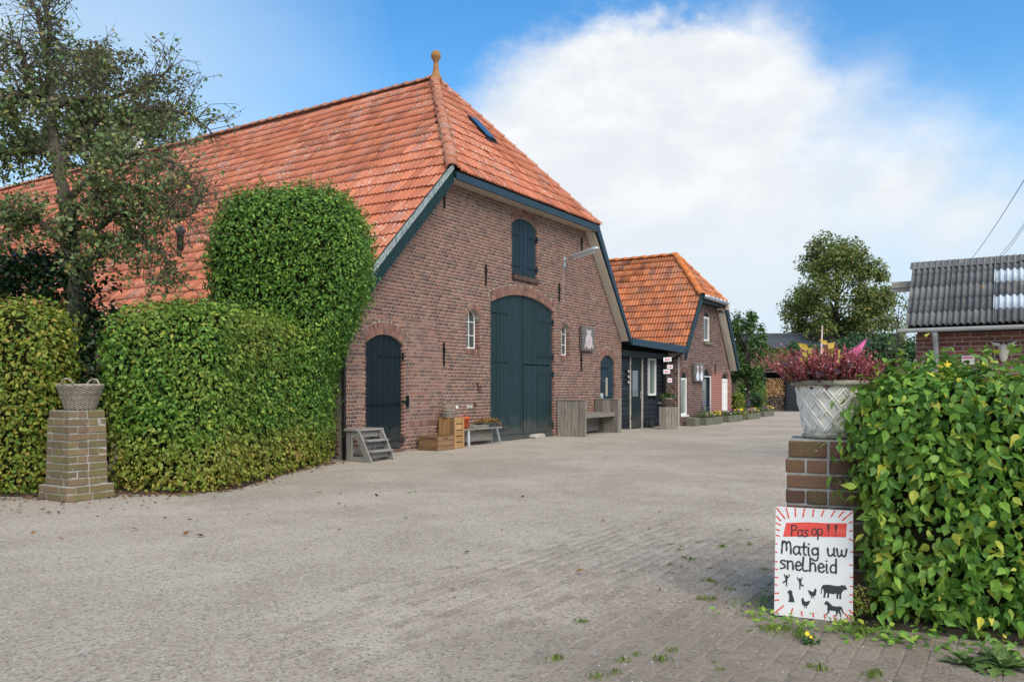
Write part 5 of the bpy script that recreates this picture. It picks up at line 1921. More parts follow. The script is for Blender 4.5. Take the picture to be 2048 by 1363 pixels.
# dark evergreen growth in the gap and around the pear trunk
q = at(160, 777, 10.9)
clump_tree('trunk_ivy', 'dark ivy climbing the lower trunk of the pear tree', (q.x, 10.95, 0), 2.8, (q.x - .06, 10.95, 2.7), (.20, .20, 1.1), 40, 45, .065, M['leaf_ivy'], M['bark'], .02, cat='ivy', spread=.4, seed=43)
q = at(155, 777, 10.75)
clump_tree('evergreen_shrub', 'dark glossy evergreen shrub filling the gap behind the basket pillar', (q.x, 10.75, 0), 2.0, (q.x, 10.8, 1.15), (.50, .35, 1.15), 40, 110, .10, M['leaf_ivy'], M['bark'], .05, cat='shrub', spread=.45, seed=41)
q = at(60, 777, 11.3)
clump_tree('evergreen_shrub', 'dark leafy mass rising behind the left hedge under the pear tree', (q.x, 11.3, 0), 2.6, (q.x, 11.3, 2.35), (1.1, .5, .75), 60, 110, .085, M['leaf_ivy'], M['bark'], .06, cat='shrub', spread=.36, seed=42)

# ------------------------------------------------------------------ log store and dark barn at the back
ls = empty('log_store', (*at(1508, 777, 43.2).xy, 0), math.radians(-8), 'black open-fronted wooden log store at the far end of the yard', 'shed')
sc_ = 43.2 / FPX
LW = (1620 - 1508) * sc_
mb = MB().box(.45, .62, 0, .16, 0, 2.05)
mb.build('post', M['black_timber'], ls)
MB().box(1.64, 1.72, 0, .12, 0, 2.2).build('post', M['black_timber'], ls)
MB().box(.0, LW, 1.5, 1.6, 0, 2.1).box(0, .08, .4, 1.5, 0, 1.95).build('rear_wall', M['dark_door'], ls)
rf = MB()
rf.v = [(-.12, -.25, 2.12), (LW, -.25, 2.48), (LW, 1.7, 2.48), (-.12, 1.7, 2.12), (-.12, -.25, 2.03), (LW, -.25, 2.39), (LW, 1.7, 2.39), (-.12, 1.7, 2.03)]
rf.f = [(0, 1, 2, 3), (7, 6, 5, 4), (0, 4, 5, 1), (1, 5, 6, 2), (2, 6, 7, 3), (3, 7, 4, 0)]
rf.build('roof', M['dark_door'], ls)
fwl = MB().box(1.72, LW, .05, .1, 0, 2.35).build('front_wall', M['dark'], ls)
for i in range(12):
    z0_ = i * .19
    bb = MB()
    bb.v = [(1.73, .015, z0_), (LW, .015, z0_), (LW, .05, z0_), (1.73, .05, z0_), (1.73, .04, z0_ + .19), (LW, .04, z0_ + .19), (LW, .05, z0_ + .19), (1.73, .05, z0_ + .19)]
    bb.f = [(0, 3, 2, 1), (4, 5, 6, 7), (0, 1, 5, 4), (1, 2, 6, 5), (2, 3, 7, 6), (3, 0, 4, 7)]
    bb.build('board', M['black_timber'], fwl)
def logs(z0_, z1_, x0, x1, r, mat, name):
    mb = MB()
    k = 0
    z = z0_ + r
    while z < z1_:
        x = x0 + r + (r if k % 2 else 0)
        while x < x1:
            rr = r * random.uniform(.72, 1.08)
            y = random.uniform(.18, .30)
            n_ = random.choice((5, 6, 7))
            a0 = random.uniform(0, 6)
            n0 = len(mb.v)
            for yy in (y, y + .3):
                mb.v += [(x + rr * math.cos(a0 + 2 * math.pi * i / n_), yy, z + rr * math.sin(a0 + 2 * math.pi * i / n_)) for i in range(n_)]
            mb.f.append(tuple(n0 + i for i in range(n_)))
            mb.f += [(n0 + i, n0 + n_ + i, n0 + n_ + (i + 1) % n_, n0 + (i + 1) % n_) for i in range(n_)]
            x += 2 * r
        z += 1.72 * r
        k += 1
    o = mb.build(name, mat)
    o.location = ls.location
    o.rotation_euler = ls.rotation_euler
    return o
M['log_new'] = simple('fresh_split_log', (.50, .31, .14), (.36, .20, .09), 12, .9, rand=.4, bmp=.2)
M['log_old'] = simple('grey_old_log', (.20, .175, .14), (.12, .10, .08), 12, .9, rand=.4, bmp=.2)
lg = logs(.78, 1.80, .62, 1.63, .052, M['log_new'], 'firewood')
tag(lg, 'fresh orange split firewood filling the upper half of the log store', 'firewood', kind='stuff')
lg = logs(.02, .76, .45, 1.63, .05, M['log_old'], 'firewood')
tag(lg, 'grey weathered firewood in the lower half of the log store', 'firewood', kind='stuff')
wh = empty('cart_wheel', tuple(ls.matrix_basis @ Vector((.95, -.05, .55))), math.radians(-8), 'old spoked cart wheel leaning against the stacked logs', 'wheel')
MB().tube([(.42 * math.cos(a), 0, .42 * math.sin(a)) for a in np.linspace(0, 2 * math.pi, 28)[:-1]], .03, 6, closed=True).build('rim', M['rust'], wh)
MB().lathe([(.07, -.06), (.07, .06)], 12).build('hub', M['rust'], wh, rot=(math.pi / 2, 0, 0))
for i in range(10):
    a = math.pi * 2 * i / 10
    MB().bar((.06 * math.cos(a), 0, .06 * math.sin(a)), (.41 * math.cos(a), 0, .41 * math.sin(a)), .025, .025, (0, 1, 0)).build('spoke', M['rust'], wh)
bb_ = empty('background_barn', (at(1498, 777, 55).x, 55, 0), 0, 'long dark corrugated roof showing behind the shrubs and log store', 'barn')
BWd = (1830 - 1498) * 55 / FPX
MB().box(.2, BWd - .2, .6, 5.4, 0, 3.92).build('wall', M['brick_annex'], bb_)
sheet_m = sheet('roof_sheet', BWd, 2.4, int(BWd / .17), .03)
sheet_m.materials.append(simple('blue_grey_corrugated', (.075, .085, .10), (.055, .062, .075), 3, .7, bmp=.1))
ro = D.objects.new('roof', sheet_m)
COL.objects.link(ro)
ro.parent = bb_
uv = Vector((0, 2.2, 1.15)).normalized()
ro.matrix_local = Matrix.Translation((0, .3, 3.95)) @ Matrix((Vector((1, 0, 0)), uv, Vector((1, 0, 0)).cross(uv))).transposed().to_4x4()
deck('rear_slope', [(0, 2.5, 5.07), (BWd, 2.5, 5.07), (BWd, 5.6, 3.8), (0, 5.6, 3.8)], M['fibre'], bb_)
MB().tube([(0, 2.47, 5.07), (BWd, 2.47, 5.07)], .07, 8).build('ridge_cap', M['fibre'], bb_)

# ------------------------------------------------------------------ brick gate pillars
def pillar(root, courses, mat, mortar, w_default=.21):
    "courses: (z0, z1, half_x, half_y); every brick its own object"
    core = MB()
    for (z0, z1, hx, hy) in courses:
        core.box(-hx + .008, hx - .008, -hy + .008, hy - .008, z0, z1)
    co = core.build('mortar_core', mortar, root)
    shared = {}
    def brick(cx_, cy_, z, sx, sy, sz):
        key = (round(sx, 4), round(sy, 4), round(sz, 4))
        if key not in shared:
            shared[key] = MB().box(-sx / 2, sx / 2, -sy / 2, sy / 2, -sz / 2, sz / 2).build('brick', mat, root)
            o = shared[key]
        else:
            o = D.objects.new('brick', shared[key].data)
            COL.objects.link(o)
            o.parent = root
        o.location = (cx_ + random.uniform(-.003, .003), cy_ + random.uniform(-.003, .003), z)
        o.scale = (random.uniform(.985, 1.01), 1, random.uniform(.96, 1.02))
        o.rotation_euler = (random.uniform(-.006, .006), random.uniform(-.006, .006), random.uniform(-.012, .012))
        if not o.modifiers:
            b = o.modifiers.new('bevel', 'BEVEL')
            b.width = .007
            b.segments = 2
    for k, (z0, z1, hx, hy) in enumerate(courses):
        t, j = .10, .010
        zc, hz = (z0 + z1) / 2, (z1 - z0) - j
        for side in range(4):
            run = 2 * (hx if side % 2 == 0 else hy) - t
            parts = [run * .66, run * .34] if (k + side) % 2 == 0 else [run * .34, run * .66]
            s0 = -(hx if side % 2 == 0 else hy) + (0 if k % 2 == 0 else t)
            for ln in parts:
                c = s0 + ln / 2
                off = (hy if side % 2 == 0 else hx) - t / 2
                if side == 0:
                    brick(c, -off, zc, ln - j, t, hz)
                elif side == 1:
                    brick(off, c, zc, t, ln - j, hz)
                elif side == 2:
                    brick(-c, off, zc, ln - j, t, hz)
                else:
                    brick(-off, -c, zc, t, ln - j, hz)
                s0 += ln
    return root
lp_root = empty('gate_pillar', (*W2(-5.09, -.93), 0), THETA, 'mossy old brick pillar carrying the wicker basket between the left hedges', 'pillar', 'brick gate pillars')
cs = [(k * .08, (k + 1) * .08, .268, .285) for k in range(2)] + [(.16 + k * .08, .24 + k * .08, .222 - .0015 * k, .232 - .0015 * k) for k in range(9)] + [(.88, .965, .20, .205)]
pillar(lp_root, cs, M['brick_moss'], M['mortar_grey'])
rp_c = gpt(.215, -.215, 0)
rp_root = empty('gate_pillar', tuple(rp_c), GR, 'brown brick pillar with white planter on top beside the right hedge', 'pillar', 'brick gate pillars')
cs = [(k * .0825, (k + 1) * .0825, .215, .215) for k in range(10)] + [(.825, .925, .207, .207)]
pillar(rp_root, cs, M['brick_pillar'], M['mortar_grey'])

# wicker basket on the left pillar
bk = empty('wicker_basket', (*W2(-5.06, -.95), .968), THETA + .5, 'round grey wicker basket with two handles on the left pillar', 'basket')
def ring_path(r, z, amp=.006, n=60, ph=0., k=20):
    return [((r + amp * math.sin(k * a + ph)) * math.cos(a), (r + amp * math.sin(k * a + ph)) * math.sin(a), z) for a in np.linspace(0, 2 * math.pi, n, endpoint=False)]
wv = MB()
BH = .27
for i in range(22):
    t = i / 21
    wv.tube(ring_path(.145 + .075 * t, .01 + (BH - .03) * t, .007, 80, (i % 2) * math.pi), .0068, 5, closed=True)
wv.build('weave', M['wicker'], bk, True)
MB().lathe([(.13, 0), (.15, .005), (.215, BH - .03), (.205, BH - .03), (.14, .015), (0, .014)], 30, cap=False).build('lining', simple('dark_basket_inside', (.10, .085, .065), None, 10, .9), bk)
for i in range(20):
    a = 2 * math.pi * i / 20
    MB().tube([(.145 * math.cos(a), .145 * math.sin(a), 0), (.222 * math.cos(a), .222 * math.sin(a), BH)], .006, 5).build('stake', M['wicker'], bk)
rm = MB()
for k in range(3):
    rm.tube(ring_path(.222, BH - .01 + .008 * k, .008, 80, k * 2.1, 14), .009, 6, closed=True)
rm.build('rim', M['wicker'], bk, True)
for s_ in (-1, 1):
    hnd = MB()
    for k in range(2):
        hnd.tube([(s_ * (.215 + .045 * math.sin(t) + .006 * math.sin(9 * t + k * 3)), .075 * math.cos(t), BH - .02 + .09 * math.sin(t)) for t in np.linspace(0, math.pi, 14)], .010, 6)
    hnd.build('handle', M['wicker'], bk, True)

# white basket-weave planter with heather on the right pillar
VZ = .925
vc = gpt(.215, -.215, VZ)
vase = empty('basketweave_planter', tuple(vc), GR, 'whitewashed concrete planter with raised basket-weave pattern on the brown pillar', 'planter')
VH = .318
vr = lambda z: .118 + .060 * (z / VH) ** .9
MB().lathe([(0, 0), (.125, 0), (.131, .012), (.129, .028), (.118, .034)] + [(vr(z), z) for z in np.linspace(.036, VH - .03, 8)] + [(.188, VH - .026), (.195, VH - .012), (.188, VH), (.168, VH), (.158, VH - .05), (0, VH - .05)], 40, cap=False).build('pot', M['concrete_white'], vase, True)
lat = MB()
ns = 11
for dr in (-1, 1):
    for i in range(ns):
        for w_ in (-.055, .055):
            pts = []
            for t in np.linspace(0, 1, 14):
                z = .04 + (VH - .075) * t
                a = 2 * math.pi * i / ns + w_ + dr * t * 1.15
                wob = .003 * math.sin(t * 16 + (0 if dr > 0 else math.pi) + i)
                r = vr(z) + .003 + wob
                pts.append((r * math.cos(a), r * math.sin(a), z))
            lat.tube(pts, .0068, 6)
lat.build('raised_weave', M['concrete_white'], vase, True)
rr_ = MB()
for k in range(2):
    rr_.tube([((.190 + .006 * math.sin(40 * a + k * math.pi)) * math.cos(a), (.190 + .006 * math.sin(40 * a + k * math.pi)) * math.sin(a), VH - .012 + .007 * math.cos(40 * a + k * math.pi)) for a in np.linspace(0, 2 * math.pi, 200, endpoint=False)], .011, 6, closed=True)
rr_.build('rope_rim', M['concrete_dirt'], vase, True)
rb_ = MB()
for k in range(2):
    rb_.tube([((.128 + .005 * math.sin(30 * a + k * math.pi)) * math.cos(a), (.128 + .005 * math.sin(30 * a + k * math.pi)) * math.sin(a), .016 + .005 * math.cos(30 * a + k * math.pi)) for a in np.linspace(0, 2 * math.pi, 150, endpoint=False)], .010, 6, closed=True)
rb_.build('rope_foot', M['concrete_dirt'], vase, True)
MB().lathe([(0, VH - .03), (.160, VH - .03)], 24, cap=False).build('potting_soil', M['soil'], vase)
M['heather_pink'] = leaf_mat('heather_flower', [(0, (.22, .04, .055)), (.4, (.40, .085, .11)), (.75, (.55, .16, .18)), (1, (.64, .30, .28))], .2, .7)
M['heather_brown'] = leaf_mat('heather_foliage', [(0, (.09, .05, .03)), (.6, (.15, .08, .045)), (1, (.16, .17, .05))], .15, .8)
ht = empty('heather_plant', (vc.x, vc.y, VZ + VH - .04), GR, 'pink and brown heather spilling over the white planter', 'plant')
st, fp, fb = MB(), [], []
for i in range(640):
    a = random.uniform(0, 2 * math.pi)
    tilt = random.random() ** .7 * 1.3
    L_ = random.uniform(.11, .23) * (1 - .15 * tilt)
    if i < 8:
        a, tilt, L_ = math.radians(random.uniform(165, 215)), random.uniform(.8, 1.2), random.uniform(.26, .36)
    d = Vector((math.cos(a) * math.sin(tilt), math.sin(a) * math.sin(tilt), math.cos(tilt)))
    b = Vector((math.cos(a), math.sin(a), 0)) * random.uniform(0, .15)
    pts = []
    for t in np.linspace(0, 1, 5):
        pts.append(b + d * L_ * t + Vector((0, 0, .06 * t * t * tilt)))
    st.tube(pts, [.0025] * 4 + [.001], 3, cap=False)
    for t in np.linspace(.1, 1, 15):
        q = b + d * L_ * t + Vector((0, 0, .06 * t * t * tilt))
        for _ in range(2):
            o_ = Vector((random.gauss(0, 1), random.gauss(0, 1), random.gauss(0, 1))).normalized()
            (fp if t > .48 + random.uniform(-.12, .12) else fb).append((tuple(q + o_ * .005), tuple(o_ + Vector((0, 0, .2))), tuple(d + o_ * .7), random.uniform(.010, .017)))
st.build('stems', M['heather_brown'], ht)
for nm, lst, mt in (('flower_spikes', fp, 'heather_pink'), ('foliage', fb, 'heather_brown')):
    m = frames([x[0] for x in lst], [x[1] for x in lst], [x[2] for x in lst], [x[3] for x in lst], [x[3] * 1.3 for x in lst])
    V, F = stamp(LEAF2_V, LEAF2_F, m)
    np_mesh(nm, V, F, M[mt], ht, kind='stuff')
def leaf_plant(name, label, loc, leaves, mat, cat='plant', stem=None, group=None, tpl=(LEAF8_V, LEAF8_F)):
    root = empty(name, loc, 0, label, cat, group)
    m = frames([x[0] for x in leaves], [x[1] for x in leaves], [x[2] for x in leaves], [x[3] for x in leaves], [x[3] * (x[4] if len(x) > 4 else 1.) for x in leaves])
    V, F = stamp(tpl[0], tpl[1], m)
    np_mesh('leaves', V, F, mat, root)
    if stem:
        mb = MB()
        for p in stem:
            mb.tube(p, [.003] * (len(p) - 1) + [.001], 5, cap=False)
        mb.build('stem', M['twig'], root)
    return root
M['leaf_purple'] = leaf_mat('dark_purple_leaf', [(0, (.030, .012, .018)), (1, (.075, .03, .04))], .15, .5)
M['leaf_gold'] = leaf_mat('golden_leaf', [(0, (.32, .36, .03)), (.6, (.50, .40, .04)), (1, (.55, .27, .04))], .35, .4)
lv = []
for i in range(30):
    a = math.radians(random.uniform(150, 300))
    r = random.uniform(.10, .24)
    lv.append(((r * math.cos(a), r * math.sin(a), .02 + random.uniform(-.05, .09)), (random.uniform(-.4, .4), -.6, .8), (math.cos(a), math.sin(a), random.uniform(-.5, .2)), random.uniform(.035, .055), 1.7))
leaf_plant('purple_leaf_plant', 'dark purple ruffled leaves hanging over the left rim of the white planter', tuple(vc + Vector((0, 0, VH))), lv, M['leaf_purple'])
lv, stm = [], []
for (dx, h) in ((-.13, .17), (-.10, .12), (-.02, .20), (.02, .16), (.05, .13)):
    stm.append([(dx * .6, -.03, 0), (dx * .9, -.03, h * .6), (dx, -.03, h)])
    for k in range(5):
        s_ = 1 if k % 2 else -1
        lv.append(((dx, -.03, h * (.55 + .11 * k)), (random.uniform(-.3, .3), -1, .4), (s_ * .7, random.uniform(-.2, .2), .8), random.uniform(.045, .065), 1.1))
leaf_plant('golden_leaf_sprigs', 'yellow-green leafy sprigs standing up in the white planter', tuple(vc + Vector((0, 0, VH))), lv, M['leaf_gold'], stem=stm)
# pink butterfly ornament on a stick
bf = empty('butterfly_ornament', tuple(vc + Vector((-.01, .10, VH - .03))), 0, 'pink fabric butterfly ornament on a stick behind the heather', 'ornament')
MB().tube([(0, 0, 0), (.004, 0, .2), (.01, 0, .345)], [.006, .006, .003], 6).build('stick', M['pale_pink'], bf)
def wing(pts, mat, trim, y):
    w = MB().prism(pts, y - .003, y + .003).build('wing', mat, bf)
    MB().tube([(p[0], y, p[1]) for p in pts], .006, 5, closed=True).build('wing_trim', trim, w)
wing([(.03, .12), (.12, .17), (.22, .24), (.265, .275), (.25, .23), (.20, .15), (.10, .10)], M['pink'], M['purple_edge'], .0)
wing([(-.02, .12), (-.06, .18), (-.13, .18), (-.19, .12), (-.22, .04), (-.12, .06)], M['pale_pink'], M['purple_edge'], .01)

# ------------------------------------------------------------------ lettering strokes
GL = {
 'P': (.62, [[(0, 0), (.02, .5), (0, 1)], [(0, 1), (.35, .98), (.48, .8), (.38, .6), (.02, .5)]]),
 'a': (.68, [[(.48, .55), (.22, .62), (.03, .36), (.1, .06), (.28, .02), (.47, .22)], [(.5, .6), (.48, .2), (.6, 0)]]),
 's': (.55, [[(.42, .56), (.18, .62), (.05, .46), (.34, .28), (.36, .1), (.05, .0)]]),
 'o': (.6, [[(.28, .6), (.06, .42), (.05, .15), (.25, 0), (.46, .18), (.44, .46), (.28, .6), (.2, .57)]]),
 'p': (.62, [[(0, .62), (.02, -.38)], [(.02, .5), (.28, .62), (.47, .36), (.3, .04), (.02, .1)]]),
 '!': (.34, [[(.1, 1.05), (.1, .3)], [(.1, .05), (.11, .02)]]),
 'M': (.92, [[(0, 0), (.04, .5), (.06, .95)], [(.06, .75), (.2, .96), (.36, .72), (.38, .25)], [(.38, .72), (.56, .96), (.72, .7), (.76, .02)]]),
 't': (.5, [[(.2, .92), (.19, .15), (.36, 0)], [(0, .62), (.42, .64)]]),
 'i': (.28, [[(.04, .6), (.05, .1), (.14, .0)], [(.05, .85), (.06, .83)]]),
 'g': (.64, [[(.46, .5), (.22, .62), (.03, .36), (.16, .08), (.44, .2)], [(.48, .62), (.49, -.18), (.28, -.38), (.04, -.26)]]),
 'u': (.68, [[(0, .6), (.03, .15), (.2, 0), (.44, .2)], [(.47, .62), (.47, .1), (.58, 0)]]),
 'w': (.86, [[(0, .6), (.08, .1), (.2, 0), (.34, .18), (.37, .5)], [(.36, .18), (.52, 0), (.66, .18), (.72, .62)]]),
 'n': (.58, [[(0, .62), (.02, 0)], [(.02, .44), (.2, .6), (.4, .5), (.44, 0)]]),
 'e': (.6, [[(.05, .3), (.44, .36), (.38, .55), (.2, .62), (.04, .36), (.1, .07), (.3, 0), (.48, .12)]]),
 'L': (.52, [[(.02, 1), (0, .06), (.38, .04)]]),
 'h': (.6, [[(.02, 1), (.02, 0)], [(.02, .4), (.2, .58), (.4, .46), (.44, 0)]]),
 'd': (.62, [[(.46, 1.02), (.46, 0)], [(.46, .5), (.2, .6), (.03, .3), (.16, .03), (.46, .12)]]),
 'H': (.72, [[(0, 0), (0, 1)], [(.54, 0), (.54, 1)], [(0, .5), (.54, .5)]]),
 'l': (.25, [[(.02, 1), (.02, 0)]]), ' ': (.5, [])}
def smooth_path(p, n=4):
    if len(p) < 3:
        return p
    P = [Vector((*q, 0)) for q in p]
    out = []
    for i in range(len(P) - 1):
        a, b = P[max(i - 1, 0)], P[i]
        c, d = P[i + 1], P[min(i + 2, len(P) - 1)]
        for k in range(n):
            t = k / n
            q = .5 * ((2 * b) + (c - a) * t + (2 * a - 5 * b + 4 * c - d) * t * t + (3 * b - a - 3 * c + d) * t ** 3)
            out.append((q.x, q.y))
    out.append(p[-1])
    return out
def stroke(mb, pts, w, y):
    "flat brush stroke in the x-z plane, just in front of y"
    pts = smooth_path(pts)
    n0 = len(mb.v)
    for i, p in enumerate(pts):
        a, b = pts[max(i - 1, 0)], pts[min(i + 1, len(pts) - 1)]
        d = Vector((b[0] - a[0], b[1] - a[1]))
        if d.length < 1e-9:
            d = Vector((0, 1))
        d.normalize()
        ww = w / 2 * (1 + .15 * math.sin(i * 1.3))
        mb.v += [(p[0] - d.y * ww, y, p[1] + d.x * ww), (p[0] + d.y * ww, y, p[1] - d.x * ww)]
    for i in range(len(pts) - 1):
        mb.f.append((n0 + 2 * i, n0 + 2 * i + 1, n0 + 2 * i + 3, n0 + 2 * i + 2))
    for q in (pts[0], pts[-1]):
        n = len(mb.v)
        k = 7
        mb.v += [(q[0] + w / 2 * math.cos(2 * math.pi * j / k), y - .0001, q[1] + w / 2 * math.sin(2 * math.pi * j / k)) for j in range(k)]
        mb.f.append(tuple(range(n, n + k)))
def write(mb, text, x, z, h, w, y, sx=1., jit=.02):
    for c in text:
        adv, strokes = GL[c]
        for s_ in strokes:
            jx, jz = random.uniform(-jit, jit) * h, random.uniform(-jit, jit) * h
            stroke(mb, [(x + p[0] * h * sx + jx, z + p[1] * h + jz) for p in s_], w, y)
        x += adv * h * sx
    return x

# ------------------------------------------------------------------ the warning board leaning on the right pillar
SW, SH = .383, .565
sb_ = Vector((1.379, 4.263, .012))
sign = empty('warning_sign', tuple(sb_), math.atan2(-.153, .351), 'white hand-painted warning board with red rays and animal silhouettes leaning on the pillar', 'sign')
tilt = MB().box(0, SW, 0, .010, 0, SH).build('board', M['sign_white'], sign, bevel=.001)
tilt.rotation_euler = (math.radians(-9), 0, 0)
def sxy(x, y):
    "photo-board coordinates (0-500, 0-700 down) to board metres"
    return (x / 500 * SW, SH - y / 705 * SH)
red, blk = MB(), MB()
Yf = -.0012
def ray_(x0, y0, x1, y1, w=9):
    a, b = sxy(x0, y0), sxy(x1, y1)
    stroke(red, [a, ((a[0] + b[0]) / 2, (a[1] + b[1]) / 2), b], w / 500 * SW, Yf)
for r_ in ((8, 10, 62, 75), (70, 8, 88, 70), (130, 6, 132, 58), (190, 6, 180, 60), (250, 6, 244, 52), (315, 8, 300, 45), (385, 6, 362, 45), (440, 8, 410, 45), (494, 10, 432, 66), (8, 65, 36, 92), (6, 108, 34, 122), (8, 150, 28, 158), (8, 188, 26, 194), (5, 245, 12, 246), (5, 300, 12, 300), (5, 360, 14, 362), (5, 408, 20, 412), (5, 462, 20, 464), (5, 510, 18, 512), (5, 566, 28, 562), (5, 612, 30, 606), (476, 78, 494, 72), (478, 130, 494, 128), (478, 180, 494, 190), (486, 262, 496, 262), (480, 345, 495, 345), (486, 420, 496, 420), (484, 478, 496, 478), (482, 530, 495, 532), (482, 575, 495, 576), (478, 625, 496, 645), (8, 690, 62, 640), (110, 690, 120, 652), (182, 690, 178, 665), (254, 690, 252, 668), (326, 690, 322, 668), (388, 692, 384, 668), (494, 692, 450, 650)):
    ray_(*r_)
rbn = MB()
bp = [sxy(*p) for p in ((52, 195), (70, 105), (200, 92), (330, 90), (462, 82), (455, 172), (330, 178), (180, 186))]
rbn.v += [(p[0], Yf, p[1]) for p in bp]
rbn.f.append(tuple(range(len(bp))))
rbn.build('red_banner', M['sign_red'], tilt)
red.build('red_rays', M['sign_red'], tilt)['kind'] = 'stuff'
k_ = SW / 500
Yt = -.0022
def wr(text, x, ybase, h, w, sx=1.):
    a = sxy(x, ybase)
    return write(blk, text, a[0], a[1], h * k_, w * k_, Yt, sx)
wr('Pas', 108, 186, 72, 8, .88)
wr('op', 236, 172, 72, 8, .95)
for x in (345, 392):
    n = len(blk.v)
    p = [sxy(x - 9, 98), sxy(x + 9, 98), sxy(x + 2, 148), sxy(x - 2, 148)]
    blk.v += [(q[0], Yt, q[1]) for q in p]
    blk.f.append((n, n + 1, n + 2, n + 3))
    c = sxy(x, 164)
    stroke(blk, [c, (c[0] + .001, c[1])], 9 * k_, Yt)
wr('Matig', 44, 304, 88, 11, .93)
wr('uw', 342, 296, 84, 11, 1.0)
wr('sneLheid', 36, 404, 92, 11, .93)
def sil(pts, x, y, w, h, flip=False, name='silhouette'):
    mb = MB()
    for (a, b) in pts:
        a = 1 - a if flip else a
        q = sxy(x + a * w, y - b * h)
        mb.v.append((q[0], Yt, q[1]))
    mb.f.append(tuple(range(len(pts))))
    mb.build(name, M['sign_black'], tilt)
COW = [(.02, .72), (.08, .86), (.30, .90), (.55, .86), (.72, .88), (.82, .98), (.86, .90), (.92, 1.0), (.94, .90), (1, .74), (.97, .66), (.88, .66), (.82, .50), (.78, .40), (.77, .02), (.71, .02), (.70, .34), (.66, .36), (.66, .04), (.60, .04), (.59, .38), (.46, .30), (.32, .36), (.30, .04), (.24, .04), (.25, .34), (.19, .38), (.15, .02), (.09, .02), (.11, .42), (.07, .62), (.035, .58), (.02, .25), (-.01, .25), (.0, .6)]
HORSE = [(.0, .80), (.04, .74), (.12, .78), (.18, .62), (.16, .42), (.20, .24), (.12, .20), (.06, .02), (.11, .02), (.18, .16), (.26, .22), (.28, .42), (.40, .40), (.58, .40), (.62, .22), (.56, .02), (.61, .02), (.69, .22), (.72, .34), (.80, .20), (.82, .02), (.87, .02), (.86, .24), (.82, .44), (.86, .58), (.90, .42), (.97, .22), (1.0, .26), (.96, .50), (.90, .70), (.82, .74), (.60, .70), (.42, .72), (.30, .86), (.18, 1.0), (.10, 1.0), (.06, .96)]
HEN = [(.0, .74), (.06, .70), (.05, .55), (.12, .34), (.30, .22), (.36, .22), (.34, .08), (.24, .03), (.44, .03), (.40, .08), (.43, .22), (.55, .22), (.53, .06), (.47, .02), (.66, .03), (.59, .08), (.62, .24), (.78, .38), (.88, .58), (1, .80), (.84, .74), (.70, .72), (.52, .62), (.36, .66), (.26, .82), (.24, .94), (.16, 1.0), (.08, .94)]
DOG = [(.02, .82), (.10, .92), (.28, 1.0), (.52, .97), (.66, .80), (.62, .66), (.74, .50), (.86, .26), (.90, .06), (1.0, .10), (1.0, .02), (.12, .0), (.10, .06), (.24, .10), (.24, .40), (.22, .62), (.12, .72)]
KID = [(.44, .74), (.30, .86), (.24, .98), (.16, .96), (.22, .80), (.36, .62), (.34, .44), (.06, .36), (.0, .26), (.10, .26), (.44, .34), (.46, .02), (.58, .02), (.58, .40), (.64, .62), (.80, .74), (.92, .94), (.84, .98), (.72, .82), (.60, .74), (.62, .84), (.52, .92), (.42, .84)]
sil(COW, 302, 566, 162, 96, name='cow_silhouette')
sil(HORSE, 322, 676, 122, 92, name='horse_silhouette')
sil(HEN, 216, 576, 58, 66, True, name='hen_silhouette')
sil(HEN, 176, 642, 60, 66, name='hen_silhouette')
sil(DOG, 86, 612, 50, 76, name='dog_silhouette')
sil(KID, 52, 516, 54, 84, name='child_silhouette')
sil(KID, 142, 528, 50, 84, True, name='child_silhouette')
blk.build('lettering', M['sign_black'], tilt)

# ------------------------------------------------------------------ things along the barn front
def U(u, y, z=0.):
    return (*W2(u, y), z)
GZ = .045
# wooden steps
stp = empty('wooden_steps', U(.06, -.42, 0), THETA, 'grey wooden platform steps with three treads beside the side door', 'steps')
MB().box(-.33, .33, -.12, .17, .505, .54).build('platform', M['step_wood'], stp, bevel=.004)
for x in (-.30, .265):
    MB().box(x, x + .035, .02, .14, 0, .503).build('post', M['step_wood'], stp, bevel=.003)
    s_ = MB()
    s_.v = [(x, -.14, .503), (x + .035, -.14, .503), (x + .035, -.02, .503), (x, -.02, .503), (x, -.42, 0), (x + .035, -.42, 0), (x + .035, -.30, 0), (x, -.30, 0)]
    s_.f = [(3, 2, 1, 0), (4, 5, 6, 7), (0, 1, 5, 4), (1, 2, 6, 5), (2, 3, 7, 6), (3, 0, 4, 7)]
    s_.build('stringer', M['step_wood'], stp)
    MB().box(x + .004, x + .03, -.10, .02, .40, .48).build('brace', M['step_wood'], stp)
    MB().box(x + .004, x + .03, -.28, .02, .0, .09).build('brace', M['step_wood'], stp)
for z, y in ((.335, -.24), (.165, -.335)):
    MB().box(-.262, .262, y - .06, y + .09, z, z + .03).build('tread', M['step_wood'], stp, bevel=.003)
    MB().box(-.262, .262, y + .06, y + .08, z - .10, z - .002).build('riser', M['step_wood'], stp)
MB().box(-.262, .262, -.06, -.04, .40, .5).build('riser', M['step_wood'], stp)
MB().box(-.262, .262, .10, .12, .12, .24).build('back_rail', M['step_wood'], stp)

